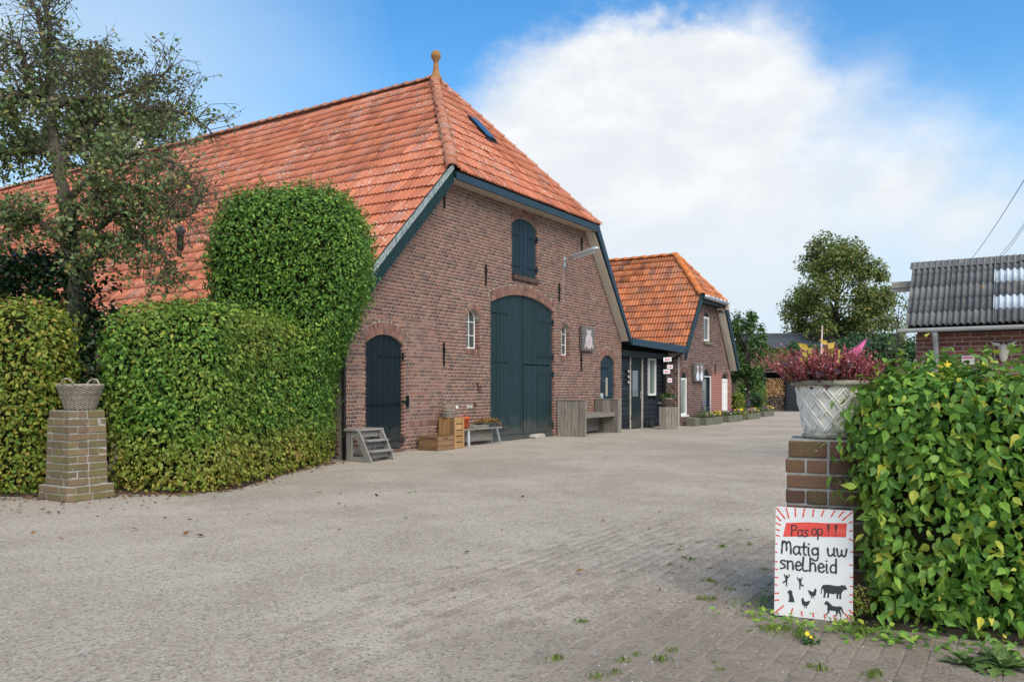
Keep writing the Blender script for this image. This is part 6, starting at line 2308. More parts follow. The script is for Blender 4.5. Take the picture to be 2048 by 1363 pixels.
# lying crate with printed word
cr = empty('wooden_crate', U(1.90, -.53, GZ), THETA, 'low brown slatted crate with printed word lying in front of the brick wall', 'crate', 'slatted wooden crates')
CW_, CD_, CHt = .52, .46, .27
for i in range(3):
    z = .005 + i * .09
    for (a, b, c, d) in ((0, CW_, 0, .012), (0, CW_, CD_ - .012, CD_), (0, .012, .013, CD_ - .013), (CW_ - .012, CW_, .013, CD_ - .013)):
        MB().box(a, b, c, d, z, z + .08).build('slat', M['crate_wood'], cr)
for x in (.013, CW_ - .043):
    for y in (.013, CD_ - .043):
        MB().box(x, x + .03, y, y + .03, 0, CHt).build('corner_post', M['crate_wood'], cr)
MB().box(.013, CW_ - .013, .013, CD_ - .013, .01, .02).build('bottom', M['crate_wood'], cr)
tx = MB()
write(tx, 'HoLLand', .17, .205, .035, .005, -.0008, .9, .01)
tx.build('printed_word', M['ink'], cr)
tx = MB()
for k in range(6):
    stroke(tx, [(.05 + k * .05, .0), (.075 + k * .05, .015), (.10 + k * .05, .0)], .012, 0)
ho = tx.build('hand_hole', M['ink'], cr, loc=(-.001, .40, .215), rot=(0, 0, -math.pi / 2))
# upright crate
uc = empty('wooden_crate', U(2.52, -.45, GZ), THETA, 'light upright slatted crate standing on end under the cage lantern', 'crate', 'slatted wooden crates')
UW, UD, UH = .32, .38, .60
for i in range(4):
    y = .004 + i * .095
    MB().box(-.001, .012, y, y + .082, .02, UH).build('slat', M['crate_wood'] if i == 0 else M['crate_light'], uc)
for i in range(5):
    z = .01 + i * .118
    MB().box(.014, UW - .03, .004, .018, z, z + .10).build('slat', M['crate_light'], uc)
MB().box(.013, .05, -.008, .003, 0, UH).build('corner_post', M['crate_light'], uc)
MB().box(UW - .045, UW, -.008, .003, 0, UH).build('corner_post', M['crate_light'], uc)
for i in range(4):
    y = .004 + i * .095
    MB().box(UW - .014, UW - .002, y + .01, y + .082, .02, UH).build('slat', M['crate_light'], uc)
MB().box(.014, UW - .016, .02, UD - .01, UH - .02, UH - .004).box(.014, UW - .016, .02, UD - .01, .0, .018).box(.014, UW - .016, UD - .02, UD - .005, .02, UH - .022).build('end_panels', M['crate_light'], uc)
tx = MB()
for k in range(3):
    stroke(tx, [(.03 + k * .014, .02), (.03 + k * .014, .12)], .006, 0)
tx.build('printed_mark', M['ink'], uc, loc=(-.003, .10, .05), rot=(0, 0, -math.pi / 2))
# cage lantern
ln = empty('cage_lantern', U(2.62, -.24, GZ + .60), THETA, 'round woven-strip cage lantern with white tag on the upright crate', 'lantern')
lr = lambda z: .125 * (1 - .35 * max(0, (z - .19) / .09) ** 2)
for i in range(14):
    a = 2 * math.pi * i / 14
    s_ = MB()
    for z in np.linspace(0, .27, 8):
        r = lr(z)
        for da in (-.075, .075):
            s_.v.append((r * math.cos(a + da), r * math.sin(a + da), z))
    s_.f = [(2 * i_, 2 * i_ + 1, 2 * i_ + 3, 2 * i_ + 2) for i_ in range(7)]
    o = s_.build('strip', M['wicker'], ln)
    sol = o.modifiers.new('solid', 'SOLIDIFY')
    sol.thickness = .006
for z in (.01, .075, .14, .205, .262):
    r = lr(z) + .002
    MB().tube([(r * math.cos(a), r * math.sin(a), z) for a in np.linspace(0, 2 * math.pi, 28, endpoint=False)], .009, 5, closed=True).build('hoop', M['wicker'], ln)
MB().lathe([(0, .0), (.115, .0), (.115, .012), (0, .012)], 20).build('base', M['wicker'], ln)
MB().lathe([(0, .012), (.055, .012), (.055, .15), (0, .15)], 16).build('candle_glass', M['jar'], ln)
MB().tube([(.06 * math.cos(t), 0, .265 + .05 * math.sin(t)) for t in np.linspace(0, math.pi, 12)], .006, 5).build('handle', M['rust'], ln)
MB().box(.0, .075, -.125, -.12, .20, .25).build('tag', M['white'], ln, rot=(0, .35, 0))
# low plank bench with pot and tray
pb = empty('plank_bench', U(2.98, -.36, GZ), THETA, 'low weathered plank bench with pale splayed legs left of the big door', 'bench')
MB().box(0, 1.38, 0, .22, .325, .355).build('seat', M['oak_x'], pb, bevel=.004)
for (x, dx) in ((.18, -.03), (1.20, .09)):
    for y in (.03, .18):
        MB().bar((x, y, .326), (x + dx, y - .03 if y < .1 else y + .03, 0), .05, .03, (0, 1, 0)).build('leg', simple('pale_leg_paint', (.50, .52, .53), (.38, .40, .41), 8, .7) if y < .1 and x < 1 else M['zinc'], pb)
MB().box(.1, 1.2, .15, .17, .08, .30).build('back_board', M['oak_x'], pb)
op_ = empty('orange_pot', U(3.12, -.25, GZ + .355), THETA, 'bright orange plastic pot on the left end of the plank bench', 'pot')
MB().lathe([(0, 0), (.075, 0), (.105, .20), (.115, .20), (.118, .235), (.105, .235), (.10, .21), (.085, .05), (0, .04)], 28, cap=False).build('pot', M['orange'], op_, True)
MB().tube([(-.105 * math.cos(t), 0, .23 + .06 * math.sin(t)) for t in np.linspace(0, math.pi, 12)], .004, 5).build('handle', M['orange'], op_)
for (x0, dx, nm) in ((3.38, .30, 'grey stone slab lying flat on the plank bench beside the orange pot'), (3.66, .20, 'smaller stone slab resting against the flower tray on the bench')):
    s_ = empty('stone_slab', U(x0, -.33, GZ + .356), THETA + random.uniform(-.1, .1), nm, 'stone', 'stone slabs on the bench')
    MB().prism([(0, 0), (dx, .0), (dx + .02, .055), (.06, .065), (.0, .03)], 0, .14).build('slab', simple('grey_slab_%d' % int(dx * 100), (.24, .23, .21), (.16, .15, .13), 14, .95, bmp=.5), s_)
tr = empty('flower_tray', U(3.72, -.30, GZ + .357), THETA, 'dark shallow tray of drying yellow-brown plants on the plank bench', 'tray')
MB().box(0, .56, 0, .2, 0, .02).box(0, .56, 0, .012, .02, .09).box(0, .56, .188, .2, .02, .09).box(0, .012, .012, .188, .02, .09).box(.548, .56, .012, .188, .02, .09).build('tray', M['tray'], tr)
lv = []
for i in range(640):
    x, y = random.uniform(-.05, .68), random.uniform(-.04, .22)
    z = .09 + random.uniform(0, .10) * (1 - abs(x - .28) * 1.4)
    if x > .56:
        z -= (x - .56) * 1.1
    lv.append(((x, y, max(z, .02)), (random.gauss(0, 1), random.gauss(0, 1), 1.2), (random.gauss(0, 1), random.gauss(0, 1), random.gauss(0, .6)), random.uniform(.025, .045)))
M['leaf_autumn'] = leaf_mat('autumn_tray_leaf', [(0, (.13, .10, .03)), (.4, (.30, .19, .05)), (.7, (.42, .28, .07)), (1, (.30, .10, .06))], .2, .7)
m = frames([x[0] for x in lv], [x[1] for x in lv], [x[2] for x in lv], [x[3] for x in lv])
V, F = stamp(LEAF2_V, LEAF2_F, m)
np_mesh('drying_plants', V, F, M['leaf_autumn'], tr, kind='stuff')
ds = empty('door_stone', U(6.10, -.16, GZ), THETA + .06, 'pale worn stone lying at the foot of the big double door', 'stone')
MB().prism([(0, 0), (.46, 0), (.48, .06), (.42, .10), (.05, .09), (-.02, .05)], 0, .2).build('stone', M['pale_stone'], ds, bevel=.012)
# oak bench between two boarded ends
ob = empty('oak_bench', U(7.32, 0, GZ), THETA, 'grey oak bench between two tall boarded ends right of the big door', 'bench')
for i in range(4):
    y0, y1 = -.81 + i * .197, -.81 + (i + 1) * .197 - .006
    MB().box(0, .06, y0, y1 - .006, 0, .865 + random.uniform(-.004, .004)).build('end_plank', M['oak'], ob, bevel=.004)
for i in range(3):
    y0, y1 = -.70 + i * .225, -.70 + (i + 1) * .225 - .006
    MB().box(2.08, 2.14, y0, y1, 0, .86 + random.uniform(-.004, .004)).build('end_plank', M['oak'], ob, bevel=.004)
MB().box(2.141, 2.30, -.70, -.64, 0, .86).build('end_plank', M['oak'], ob, bevel=.004)
MB().box(-.01, .07, -.82, -.02, .868, .895).build('end_cap', M['oak_x'], ob, bevel=.004)
MB().box(2.07, 2.31, -.71, -.02, .868, .89).build('end_cap', M['oak_x'], ob, bevel=.004)
MB().box(.061, 2.079, -.62, -.12, .43, .54).build('seat', M['oak_x'], ob, bevel=.006)
MB().box(.061, 2.079, -.14, -.10, .05, .42).build('back_panel', M['oak_x'], ob)
jr = empty('glass_jar', U(9.50, -.16, GZ + .892), THETA, 'small glass jar on the right end of the oak bench', 'jar')
MB().lathe([(0, 0), (.055, 0), (.06, .015), (.06, .10), (.05, .12), (.05, .14), (.047, .14), (.046, .12), (.055, .1), (.055, .02), (0, .015)], 20, cap=False).build('jar', M['jar'], jr, True)
# wall lamp
wlmp = empty('wall_lamp', U(7.73, -.005, 4.40), THETA, 'grey galvanised street-lamp head on a bracket high on the barn wall', 'lamp')
MB().box(-.04, .04, -.02, 0, -.16, .10).build('bracket', M['galv'], wlmp)
MB().tube([(0, -.02, -.02), (0, -.12, .03), (0, -.22, .055)], .022, 8).build('arm', M['galv'], wlmp, True)
hd_ = MB()
for (y, w, z0_, z1_) in ((-.16, .05, .02, .09), (-.24, .075, .015, .12), (-.6, .085, .08, .21), (-.82, .085, .13, .265), (-.92, .06, .165, .262), (-.96, .02, .20, .235)):
    for a in np.linspace(0, 2 * math.pi, 12, endpoint=False):
        hd_.v.append((w * math.cos(a), y, (z0_ + z1_) / 2 + (z1_ - z0_) / 2 * math.sin(a)))
for i in range(5):
    for j in range(12):
        hd_.f.append((i * 12 + j, i * 12 + (j + 1) % 12, (i + 1) * 12 + (j + 1) % 12, (i + 1) * 12 + j))
hd_.f += [tuple(reversed(range(12))), tuple(60 + j for j in range(12))]
hd_.build('lamp_head', M['galv'], wlmp, True)
lz_ = MB()
for (y, w, z) in ((-.28, .06, .02), (-.6, .07, .072), (-.84, .065, .128)):
    lz_.v += [(-w, y, z + .03), (-w * .6, y, z - .02), (w * .6, y, z - .02), (w, y, z + .03)]
lz_.f = [(i * 4 + j, i * 4 + j + 1, i * 4 + j + 5, i * 4 + j + 4) for i in range(2) for j in range(3)] + [(3, 2, 1, 0), (8, 9, 10, 11)]
lz_.build('lens', M['lens'], wlmp)
# painted boards on the walls
def board_sign(name, label, u, y, z, w, h, t=.035):
    r = empty(name, U(u, y, z), THETA, label, 'sign', 'painted boards on the walls')
    n = 3
    for i in range(n):
        MB().box(0, w, -t, 0, i * h / n + .002, (i + 1) * h / n - .002).build('plank', M['board_grey'], r)
    MB().box(.05, w - .05, 0, .03, .05, h - .05).build('batten', M['board_grey'], r)
    return r
pg = board_sign('painted_board', 'grey board with a painted pig on the barn wall', 8.53, -.035, 2.19, .70, .63, .07)
def ell(mb, cx_, cz_, rx, rz, y, n=22, a0=0.):
    k = len(mb.v)
    mb.v += [(cx_ + rx * math.cos(2 * math.pi * i / n) * math.cos(a0) - rz * math.sin(2 * math.pi * i / n) * math.sin(a0), y, cz_ + rx * math.cos(2 * math.pi * i / n) * math.sin(a0) + rz * math.sin(2 * math.pi * i / n) * math.cos(a0)) for i in range(n)]
    mb.f.append(tuple(range(k, k + n)))
pk = MB()
ell(pk, .37, .25, .20, .20, -.0715)
ell(pk, .37, .44, .12, .10, -.0720)
for s_ in (-1, 1):
    n = len(pk.v)
    pk.v += [(.37 + s_ * .05, -.0718, .51), (.37 + s_ * .15, -.0718, .57), (.37 + s_ * .12, -.0718, .46)]
    pk.f.append((n, n + 1, n + 2) if s_ < 0 else (n + 2, n + 1, n))
    ell(pk, .37 + s_ * .22, .12, .03, .06, -.0716)
pk.build('painted_pig', M['pig_pink'], pg)
pk = MB()
for s_ in (-1, 1):
    ell(pk, .37 + s_ * .045, .47, .012, .016, -.0730, 10)
    ell(pk, .37 + s_ * .02, .40, .008, .012, -.0730, 8)
for k in range(3):
    stroke(pk, [(.37 + .03 * math.cos(t) * (3 - k), .22 + .035 * math.sin(t) * (3 - k)) for t in np.linspace(0, 5.4, 8)], .006, -.0726)
pk.build('painted_lines', M['pig_line'], pg)
bs = board_sign('painted_board', 'grey board with two painted white geese on the annex wall', 15.93, AY - .035, 1.45, .90, .62, .09)
pk = MB()
for s_ in (.26, .64):
    ell(pk, s_, .16, .14, .15, -.0915)
    ell(pk, s_ + .02, .34, .045, .16, -.092, a0=.15)
    ell(pk, s_ + .0, .48, .06, .045, -.0925)
pk.build('painted_geese', M['bird_white'], bs)
pk = MB()
for s_ in (.26, .64):
    n = len(pk.v)
    pk.v += [(s_ + .04, -.093, .50), (s_ + .12, -.093, .46), (s_ + .04, -.093, .45)]
    pk.f.append((n, n + 1, n + 2))
    stroke(pk, [(s_, .44), (s_ + .01, .40), (s_ - .02, .34)], .03, -.0935)
pk.build('painted_beaks', M['pink_arrow'], bs)

# ------------------------------------------------------------------ arrow signposts
def arrow_board(root, w, h, x, z, y, left, rz=0.):
    b = MB().box(-w / 2, w / 2, -.01, 0, -h / 2, h / 2).build('arrow_board', M['sign_white'], root, loc=(x, y, z), rot=(0, rz, 0))
    a = MB()
    s_ = -1 if left else 1
    n = 0
    pts = [(s_ * .38 * w, 0), (s_ * .12 * w, .30 * h), (s_ * .12 * w, .12 * h), (-s_ * .34 * w, .12 * h), (-s_ * .34 * w, -.12 * h), (s_ * .12 * w, -.12 * h), (s_ * .12 * w, -.30 * h)]
    a.v = [(p[0], -.0115, p[1]) for p in pts]
    a.f = [tuple(range(7)) if s_ < 0 else tuple(reversed(range(7)))]
    a.build('printed_arrow', M['pink_arrow'], b)
bx = empty('oak_block', (4.68, 24.2, 0), math.radians(-12), 'square grey oak block under the potted signpost by the porch', 'block')
for i in range(3):
    MB().box(-.27 + i * .18, -.27 + (i + 1) * .18 - .006, -.27, -.22, 0, .66).build('plank', M['oak'], bx, bevel=.004)
    MB().box(-.27, -.22, -.215 + i * .16, -.215 + (i + 1) * .16 - .006, 0, .66).build('plank', M['oak'], bx, bevel=.004)
MB().box(-.215, .265, -.215, .265, 0, .65).build('block_core', M['oak'], bx)
pt_c = Vector((4.62, 24.12, .66))
pot = empty('clay_pot', tuple(pt_c), 0, 'grey clay pot with trailing greenery standing on the oak block', 'pot')
MB().lathe([(0, 0), (.11, 0), (.16, .22), (.175, .22), (.175, .27), (.155, .27), (.15, .22), (0, .2)], 24, cap=False).build('pot', M['clay_pot'], pot, True)
lv = []
for i in range(240):
    a, r = random.uniform(0, 6.28), random.uniform(0, .2)
    lv.append(((r * math.cos(a), r * math.sin(a), .25 + random.uniform(0, .16) * (1 - r * 2)), (random.gauss(0, 1), random.gauss(0, 1), 1), (math.cos(a), math.sin(a), random.gauss(.3, .5)), random.uniform(.05, .08)))
m = frames([x[0] for x in lv], [x[1] for x in lv], [x[2] for x in lv], [x[3] for x in lv])
V, F = stamp(LEAF2_V, LEAF2_F, m)
np_mesh('greenery', V, F, M['leaf_lime'], pot)
sp_ = empty('arrow_signpost', tuple(pt_c + Vector((0, 0, .22))), 0, 'crooked branch signpost with four white arrow boards in the clay pot', 'signpost', 'arrow signposts')
MB().tube([(0, 0, 0), (.015, 0, .35), (-.01, 0, .7), (.02, 0, 1.0), (.06, 0, 1.26)], [.028, .024, .022, .02, .018], 7).build('branch', M['bark_lichen'], sp_, True)
for (x, z, w, h, l) in ((.0, 1.19, .24, .125, True), (.075, .97, .17, .115, False), (-.02, .83, .20, .13, True), (.07, .57, .13, .13, False)):
    arrow_board(sp_, w, h, x, z, -.04, l, random.uniform(-.06, .06))
q = at(1497, 822, 36.5)
fp_ = empty('arrow_signpost', (q.x, 36.5, 0), 0, 'thin post with small white arrow boards near the log store', 'signpost', 'arrow signposts')
MB().tube([(0, 0, 0), (.01, 0, 1.2), (.03, 0, 2.15)], [.03, .025, .02], 7).build('branch', M['bark_lichen'], fp_, True)
for (x, z, w, h, l) in ((-.04, 1.66, .18, .18, True), (.05, 1.45, .17, .11, False), (-.06, 1.17, .18, .10, True), (-.05, 1.05, .17, .11, False)):
    arrow_board(fp_, w, h, x, z, -.04, l)
MB().box(-.03, .05, -.05, -.04, 1.86, 2.12).build('arrow_board', M['sign_white'], fp_)

# ------------------------------------------------------------------ stone flower troughs
M['petal_yellow'] = leaf_mat('yellow_pansy', [(0, (.70, .50, .02)), (1, (.80, .66, .04))], .2, .6)
M['petal_mixed'] = leaf_mat('mixed_pansy', [(0, (.10, .03, .16)), (.4, (.16, .06, .22)), (.6, (.45, .20, .05)), (.8, (.55, .42, .36)), (1, (.50, .16, .04))], .2, .6)
M['petal_blue'] = leaf_mat('blue_salvia', [(0, (.05, .03, .14)), (1, (.10, .07, .26))], .2, .6)
PET_V = [(0, 0, 0)] + [(.5 * math.cos(2 * math.pi * i / 8), .5 * math.sin(2 * math.pi * i / 8), .06 * (i % 2)) for i in range(8)]
PET_F = [(0, 1 + i, 1 + (i + 1) % 8) for i in range(8)]
def trough(k, u0, u1, y0, lab, lab2, w=.38, h=.24, salvia=True, px=None):
    t = empty('stone_trough', U((u0 + u1) / 2, y0, 0), THETA, lab, 'trough', 'stone flower troughs')
    L_ = u1 - u0
    MB().box(-L_ / 2, L_ / 2, -w / 2, -w / 2 + .07, 0, h).box(-L_ / 2, L_ / 2, w / 2 - .07, w / 2, 0, h).box(-L_ / 2, -L_ / 2 + .07, -w / 2 + .07, w / 2 - .07, 0, h).box(L_ / 2 - .07, L_ / 2, -w / 2 + .07, w / 2 - .07, 0, h).build('trough', M['stone'], t, bevel=.012)
    MB().box(-L_ / 2 + .07, L_ / 2 - .07, -w / 2 + .07, w / 2 - .07, .02, h - .04).build('soil', M['soil'], t)
    pl_ = empty('flower_planting', U((u0 + u1) / 2, y0, h - .04), THETA, lab2, 'flowers', 'pansies in the stone troughs')
    lf, ye, mi, bl = [], [], [], []
    def add(lst, p, s, nz=1.):
        lst.append((p, (random.gauss(0, .6), -.9 + random.gauss(0, .4), nz), (random.gauss(0, 1), random.gauss(0, 1), random.gauss(0, .5)), s))
    for i in range(int(330 * L_)):
        x, y = random.uniform(-L_ / 2, L_ / 2), random.uniform(-w / 2, w / 2)
        add(lf, (x, y, random.uniform(0, .20)), random.uniform(.05, .09))
    for i in range(int(26 * L_)):
        x = random.uniform(-L_ / 2, L_ / 2)
        add(mi, (x, random.uniform(-w / 2, 0), random.uniform(.10, .24)), random.uniform(.05, .08), .4)
    for i in range(int(14 * L_)):
        x = L_ / 2 - abs(random.gauss(0, .22)) * L_
        add(ye, (x, random.uniform(-w / 2, .05), random.uniform(.10, .24)), random.uniform(.06, .09), .4)
    if salvia:
        for j in range(7):
            x0 = random.uniform(-L_ * .42, L_ * .2)
            hgt = random.uniform(.35, .72)
            for t_ in np.linspace(.3, 1, 22):
                add(bl if t_ > .68 else lf, (x0 + random.gauss(0, .03), .06 + random.gauss(0, .03), hgt * t_), random.uniform(.04, .07))
    for nm, lst, mt, tp in (('foliage', lf, 'leaf_lime', (LEAF2_V, LEAF2_F)), ('yellow_pansies', ye, 'petal_yellow', (PET_V, PET_F)), ('mixed_pansies', mi, 'petal_mixed', (PET_V, PET_F)), ('salvia_spikes', bl, 'petal_blue', (LEAF2_V, LEAF2_F))):
        if not lst:
            continue
        m = frames([x[0] for x in lst], [x[1] for x in lst], [x[2] for x in lst], [x[3] for x in lst])
        V, F = stamp(tp[0], tp[1], m)
        np_mesh(nm, V, F, M[mt], pl_)
trough(0, 15.75, 17.45, -.72, 'nearest mossy stone trough under the left annex window', 'pansies with blue salvia in the nearest stone trough')
trough(1, 18.35, 20.0, -.66, 'second mossy stone trough between annex door and corner', 'purple and yellow pansies in the second stone trough', salvia=False)
trough(2, 21.3, 23.0, -.50, 'third stone trough just past the annex corner', 'pansies with tall blue salvia in the third stone trough')
trough(3, 24.9, 26.5, -.15, 'farthest stone trough in front of the log store', 'small pansies in the farthest stone trough', salvia=False)
MB_ = MB().box(0, .42, -.16, .16, 0, .26)
lb_ = MB_.build('stone_block', M['stone'], None, bevel=.012, loc=U(14.98, -.66, 0), rot=(0, 0, THETA))
tag(lb_, 'plain stone block between the oak block and the nearest trough', 'stone block')
dm = empty('dark_heap', U(13.35, -.05, 0), THETA + .3, 'small dark heap lying on the ground under the porch window', 'heap')
for x in (0, .16):
    MB().prism([(0, 0), (.30, 0), (.30, .05), (.18, .10), (.14, .20), (.02, .20), (0, .05)], x, x + .11).build('lump', M['tray'], dm, bevel=.02)

# ------------------------------------------------------------------ weeds, litter and grass in the gateway
def scatter(name, label, cat, pts, leaf, mat, tpl=(LEAF2_V, LEAF2_F), zmax=.05, flat=False, per=8, spread=.06, blade=False):
    lst = []
    for (x, y, s) in pts:
        z0_ = float(gz(x, y))
        for _ in range(per):
            a = random.uniform(0, 6.28)
            r = random.uniform(0, spread) * s
            if blade:
                lst.append(((x + r * math.cos(a), y + r * math.sin(a), z0_), (math.cos(a), math.sin(a), .4), (math.cos(a) * .5, math.sin(a) * .5, 1.), leaf * s * random.uniform(.6, 1.3)))
            elif flat:
                lst.append(((x + r * math.cos(a), y + r * math.sin(a), z0_ + .006 + random.random() * .012), (random.gauss(0, .35), random.gauss(0, .35), 1), (random.gauss(0, 1), random.gauss(0, 1), 0), leaf * s * random.uniform(.5, 1.3)))
            else:
                lst.append(((x + r * math.cos(a), y + r * math.sin(a), z0_ + random.random() * zmax * s), (random.gauss(0, .5), random.gauss(0, .5) - .3, 1), (math.cos(a), math.sin(a), random.gauss(.2, .4)), leaf * s * random.uniform(.6, 1.3)))
    m = frames([x[0] for x in lst], [x[1] for x in lst], [x[2] for x in lst], [x[3] for x in lst])
    if blade:
        m[:, :3, 0] *= .16
    V, F = stamp(tpl[0], tpl[1], m)
    o = np_mesh(name, V, F, mat, None, kind='stuff')
    tag(o, label, cat)
    return o
def gp(px, py):
    Y = CAMH * FPX / (py - HY)
    return ((px - CX) / FPX * Y, Y)
# soil and dead leaves along the left hedges
strip = []
for i in range(900):
    t = random.random()
    path = [(-6.9, 9.0), (-5.2, 8.95), (-4.5, 9.3), (-3.7, 9.35), (-3.33, 9.9), (-3.2, 11.3), (-3.05, 12.6), (-2.95, 13.3)]
    k = t * (len(path) - 1)
    i0 = min(int(k), len(path) - 2)
    x = path[i0][0] + (path[i0 + 1][0] - path[i0][0]) * (k - i0) + random.gauss(0, .10)
    y = path[i0][1] + (path[i0 + 1][1] - path[i0][1]) * (k - i0) - abs(random.gauss(0, .16))
    strip.append((x, y, 1))
for i in range(150):
    strip.append((random.uniform(-6.5, 1.5), random.uniform(4.5, 9.2), 1) if random.random() < .35 else (random.uniform(-6.2, -3.5), random.uniform(7.6, 9.2), 1))
scatter('fallen_leaves', 'dry brown leaves littering the ground along the left hedges', 'leaves', strip, .055, M['leaf_dry'], flat=True, per=1, spread=.02)
def soil_bed(name, pts, mat=M['soil']):
    k = len(pts)
    c = (sum(p[0] for p in pts) / k, sum(p[1] for p in pts) / k)
    mb = MB()
    mb.v = [(p[0], p[1], .004) for p in pts] + [(c[0] + (p[0] - c[0]) * .86, c[1] + (p[1] - c[1]) * .86, .03) for p in pts]
    mb.f = [(i, (i + 1) % k, k + (i + 1) % k, k + i) for i in range(k)] + [tuple(range(k, 2 * k))]
    o = mb.build(name, mat)
    o['kind'] = 'structure'
    return o
soil_bed('hedge_bed', [(-7.6, 9.05), (-5.0, 8.98), (-4.75, 9.3), (-3.75, 9.32), (-3.28, 9.7), (-3.22, 11.2), (-3.05, 12.7), (-3.0, 13.5), (-4.6, 13.4), (-7.6, 10.6)])
soil_bed('hedge_bed', [tuple(gpt(.30, .16, 0).xy), tuple(gpt(1.0, .22, 0).xy), tuple(gpt(2.0, .2, 0).xy), tuple(gpt(3.5, .2, 0).xy), tuple(gpt(3.5, -.7, 0).xy), tuple(gpt(.35, -.7, 0).xy)])
wd = []
for (px, py, s) in ((1480, 1232, .9), (1500, 1215, .9), (1535, 1240, 1.1), (1560, 1255, 1.2), (1600, 1262, 1.1), (1645, 1262, 1.1), (1685, 1262, 1.1), (1720, 1268, 1.2), (1755, 1275, 1.3), (1800, 1285, 1.2), (1850, 1290, 1.3), (1900, 1298, 1.3), (1950, 1305, 1.3), (2010, 1310, 1.4), (1470, 1212, .6), (1520, 1200, .7), (1535, 1190, .8)):
    x, y = gp(px, py)
    for _ in range(3):
        wd.append((x + random.gauss(0, .04), y + random.gauss(0, .04), s))
scatter('weeds', 'low broad-leaved weeds growing along the foot of the warning board and right hedge', 'weeds', wd, .030, M['leaf_near'], (LEAF8_V, LEAF8_F), .05, per=8, spread=.10)
gr = []
for (px, py, s) in ((1445, 1095, .7), (1380, 1120, .7), (1420, 1165, .9), (1360, 1100, .5), (1500, 1090, .5), (1530, 1140, .5), (1410, 1200, .9), (1160, 1245, .6), (1110, 1320, .7), (1245, 1322, .7), (1325, 1322, .8), (1195, 1355, .8), (1600, 1275, 1.2), (1540, 1262, 1.), (1690, 1255, 1.2), (1720, 1270, 1.2), (1340, 1090, .4), (1395, 1085, .4), (1480, 1060, .4), (820, 985, .5), (640, 985, .5), (1460, 1180, .6), (1340, 1130, .5), (365, 992, 1.), (1640, 1340, .8), (1745, 1355, .9), (1440, 1340, .4)):
    x, y = gp(px, py)
    gr.append((x, y, s))
    gr.append((x + random.gauss(0, .05) + .04, y + random.gauss(0, .04) + .05, s * .7))
scatter('grass_tufts', 'small bright grass tufts in the paving joints', 'grass', gr, .040, M['grass'], per=44, spread=.07, blade=True)
# pansy seedling and thistle
x, y = gp(1618, 1288)
ps = empty('pansy', (x, y, 0), 0, 'tiny pansy with one yellow flower in front of the warning board', 'flower')
lv = [((random.gauss(0, .018), random.gauss(0, .018), .005 + random.random() * .03), (random.gauss(0, .5), -.4, 1), (random.gauss(0, 1), random.gauss(0, 1), .2), random.uniform(.02, .03)) for _ in range(40)]
m = frames([q_[0] for q_ in lv], [q_[1] for q_ in lv], [q_[2] for q_ in lv], [q_[3] for q_ in lv])
V, F = stamp(LEAF8_V, LEAF8_F, m)
np_mesh('leaves', V, F, M['leaf_lime'], ps)
m = frames([(-.012, -.01, .055), (.004, -.014, .04)], [(0, -1, .4), (.2, -1, .5)], [(0, 0, 1), (0, 0, 1)], [.022, .016])
V, F = stamp(PET_V, PET_F, m)
np_mesh('flower', V, F, M['petal_yellow'], ps)
def thistle(px, py, s, lab):
    x, y = gp(px, py)
    t = empty('thistle', (x, y, 0), 0, lab, 'weed')
    V_, F_ = [], []
    for i in range(16):
        a = random.uniform(0, 6.28)
        el = random.uniform(.2, 1.1)
        L_ = s * random.uniform(.6, 1.1)
        d = Vector((math.cos(a) * math.cos(el), math.sin(a) * math.cos(el), math.sin(el)))
        sd2 = d.cross(Vector((0, 0, 1))).normalized()
        up_ = sd2.cross(d)
        n0, k = len(V_), 9
        for j in range(k):
            tt = j / (k - 1)
            c = d * L_ * tt - Vector((0, 0, .35 * L_ * tt * tt))
            w = L_ * .17 * math.sin(math.pi * min(1, tt * .9 + .08)) * (1. if j % 2 else .45)
            V_ += [tuple(c - sd2 * w + up_ * w * .3), tuple(c), tuple(c + sd2 * w + up_ * w * .3)]
        for j in range(k - 1):
            a0 = n0 + 3 * j
            F_ += [(a0, a0 + 1, a0 + 4, a0 + 3), (a0 + 1, a0 + 2, a0 + 5, a0 + 4)]
    np_mesh('leaves', np.array(V_), F_, M['leaf_thistle'], t)
M['leaf_thistle'] = leaf_mat('thistle_leaf', [(0, (.06, .12, .035)), (.5, (.10, .18, .05)), (1, (.16, .24, .07))], .25, .5)
thistle(2005, 1335, .21, 'large spiny thistle at the lower right corner under the hedge')
thistle(1935, 1330, .13, 'smaller spiny thistle left of the large one at the lower right')
x, y = gp(1722, 1245)
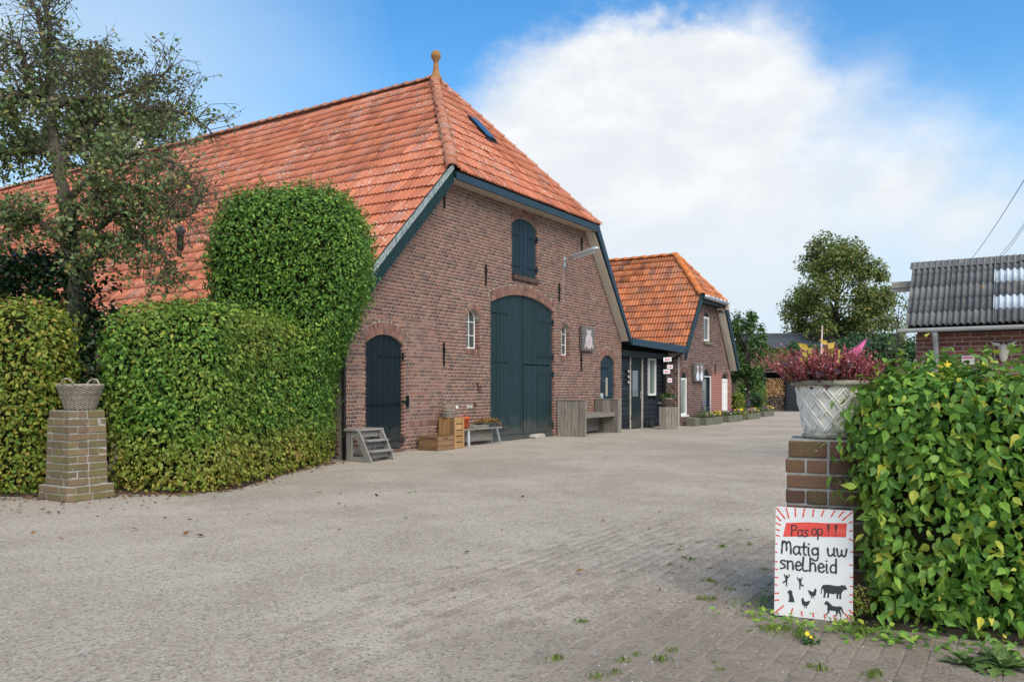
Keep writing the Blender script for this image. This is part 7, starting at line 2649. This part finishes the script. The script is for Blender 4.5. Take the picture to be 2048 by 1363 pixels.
gf = empty('flowering_weed', (x, y, 0), 0, 'pale yellow flowering weed at the right edge of the warning board', 'weed')
lv = [((random.gauss(0, .035), random.gauss(0, .02), .05 + random.random() * .14), (random.gauss(0, 1), -1, 1), (random.gauss(0, 1), random.gauss(0, 1), 1), random.uniform(.010, .02)) for _ in range(260)]
m = frames([q_[0] for q_ in lv], [q_[1] for q_ in lv], [q_[2] for q_ in lv], [q_[3] for q_ in lv])
V, F = stamp(LEAF2_V, LEAF2_F, m)
np_mesh('flower_heads', V, F, kind='stuff', mat=leaf_mat('pale_yellow_bloom', [(0, (.26, .26, .05)), (1, (.45, .40, .09))], .2, .7), parent=gf)
mb = MB()
for i in range(7):
    mb.tube([(0, 0, 0), (random.gauss(0, .015), 0, .08), (random.gauss(0, .035), 0, .18)], .002, 4, cap=False)
mb.build('stem', M['twig'], gf)

# loose grit and pebbles lying on the near paving
OCT_V = [(1, 0, 0), (-1, 0, 0), (0, 1, 0), (0, -1, 0), (0, 0, .7), (0, 0, -.7)]
OCT_F = [(0, 2, 4), (2, 1, 4), (1, 3, 4), (3, 0, 4), (2, 0, 5), (1, 2, 5), (3, 1, 5), (0, 3, 5)]
n = 9000
yy = 2.9 + 6.5 * rng.random(n) ** 1.6
xx = (rng.random(n) * 1.36 - .68) * yy
clump = np.sin(xx * 1.9 + yy * .8) + np.sin(xx * .8 - yy * 1.7 + 1) + rng.normal(0, .7, n)
kk = clump > -.3
xx, yy = xx[kk], yy[kk]
n = len(xx)
szp = rng.uniform(.002, .0048, n) * (1 + .6 * (rng.random(n) > .96))
m = frames(np.stack([xx, yy, gz(xx, yy) + .003], -1), rand_unit(n) * .5 + np.array([0, 0, 1.]), rand_unit(n), szp, szp * rng.uniform(.6, 1.4, n))
V, F = stamp(OCT_V, OCT_F, m)
pbm = simple('loose_grit', (.56, .52, .45), (.26, .235, .20), 3, .95, rand=.45, bmp=0)
tag(np_mesh('loose_grit', V, F, pbm, None, kind='stuff'), 'loose pale grit and pebbles scattered over the yard paving', 'gravel')
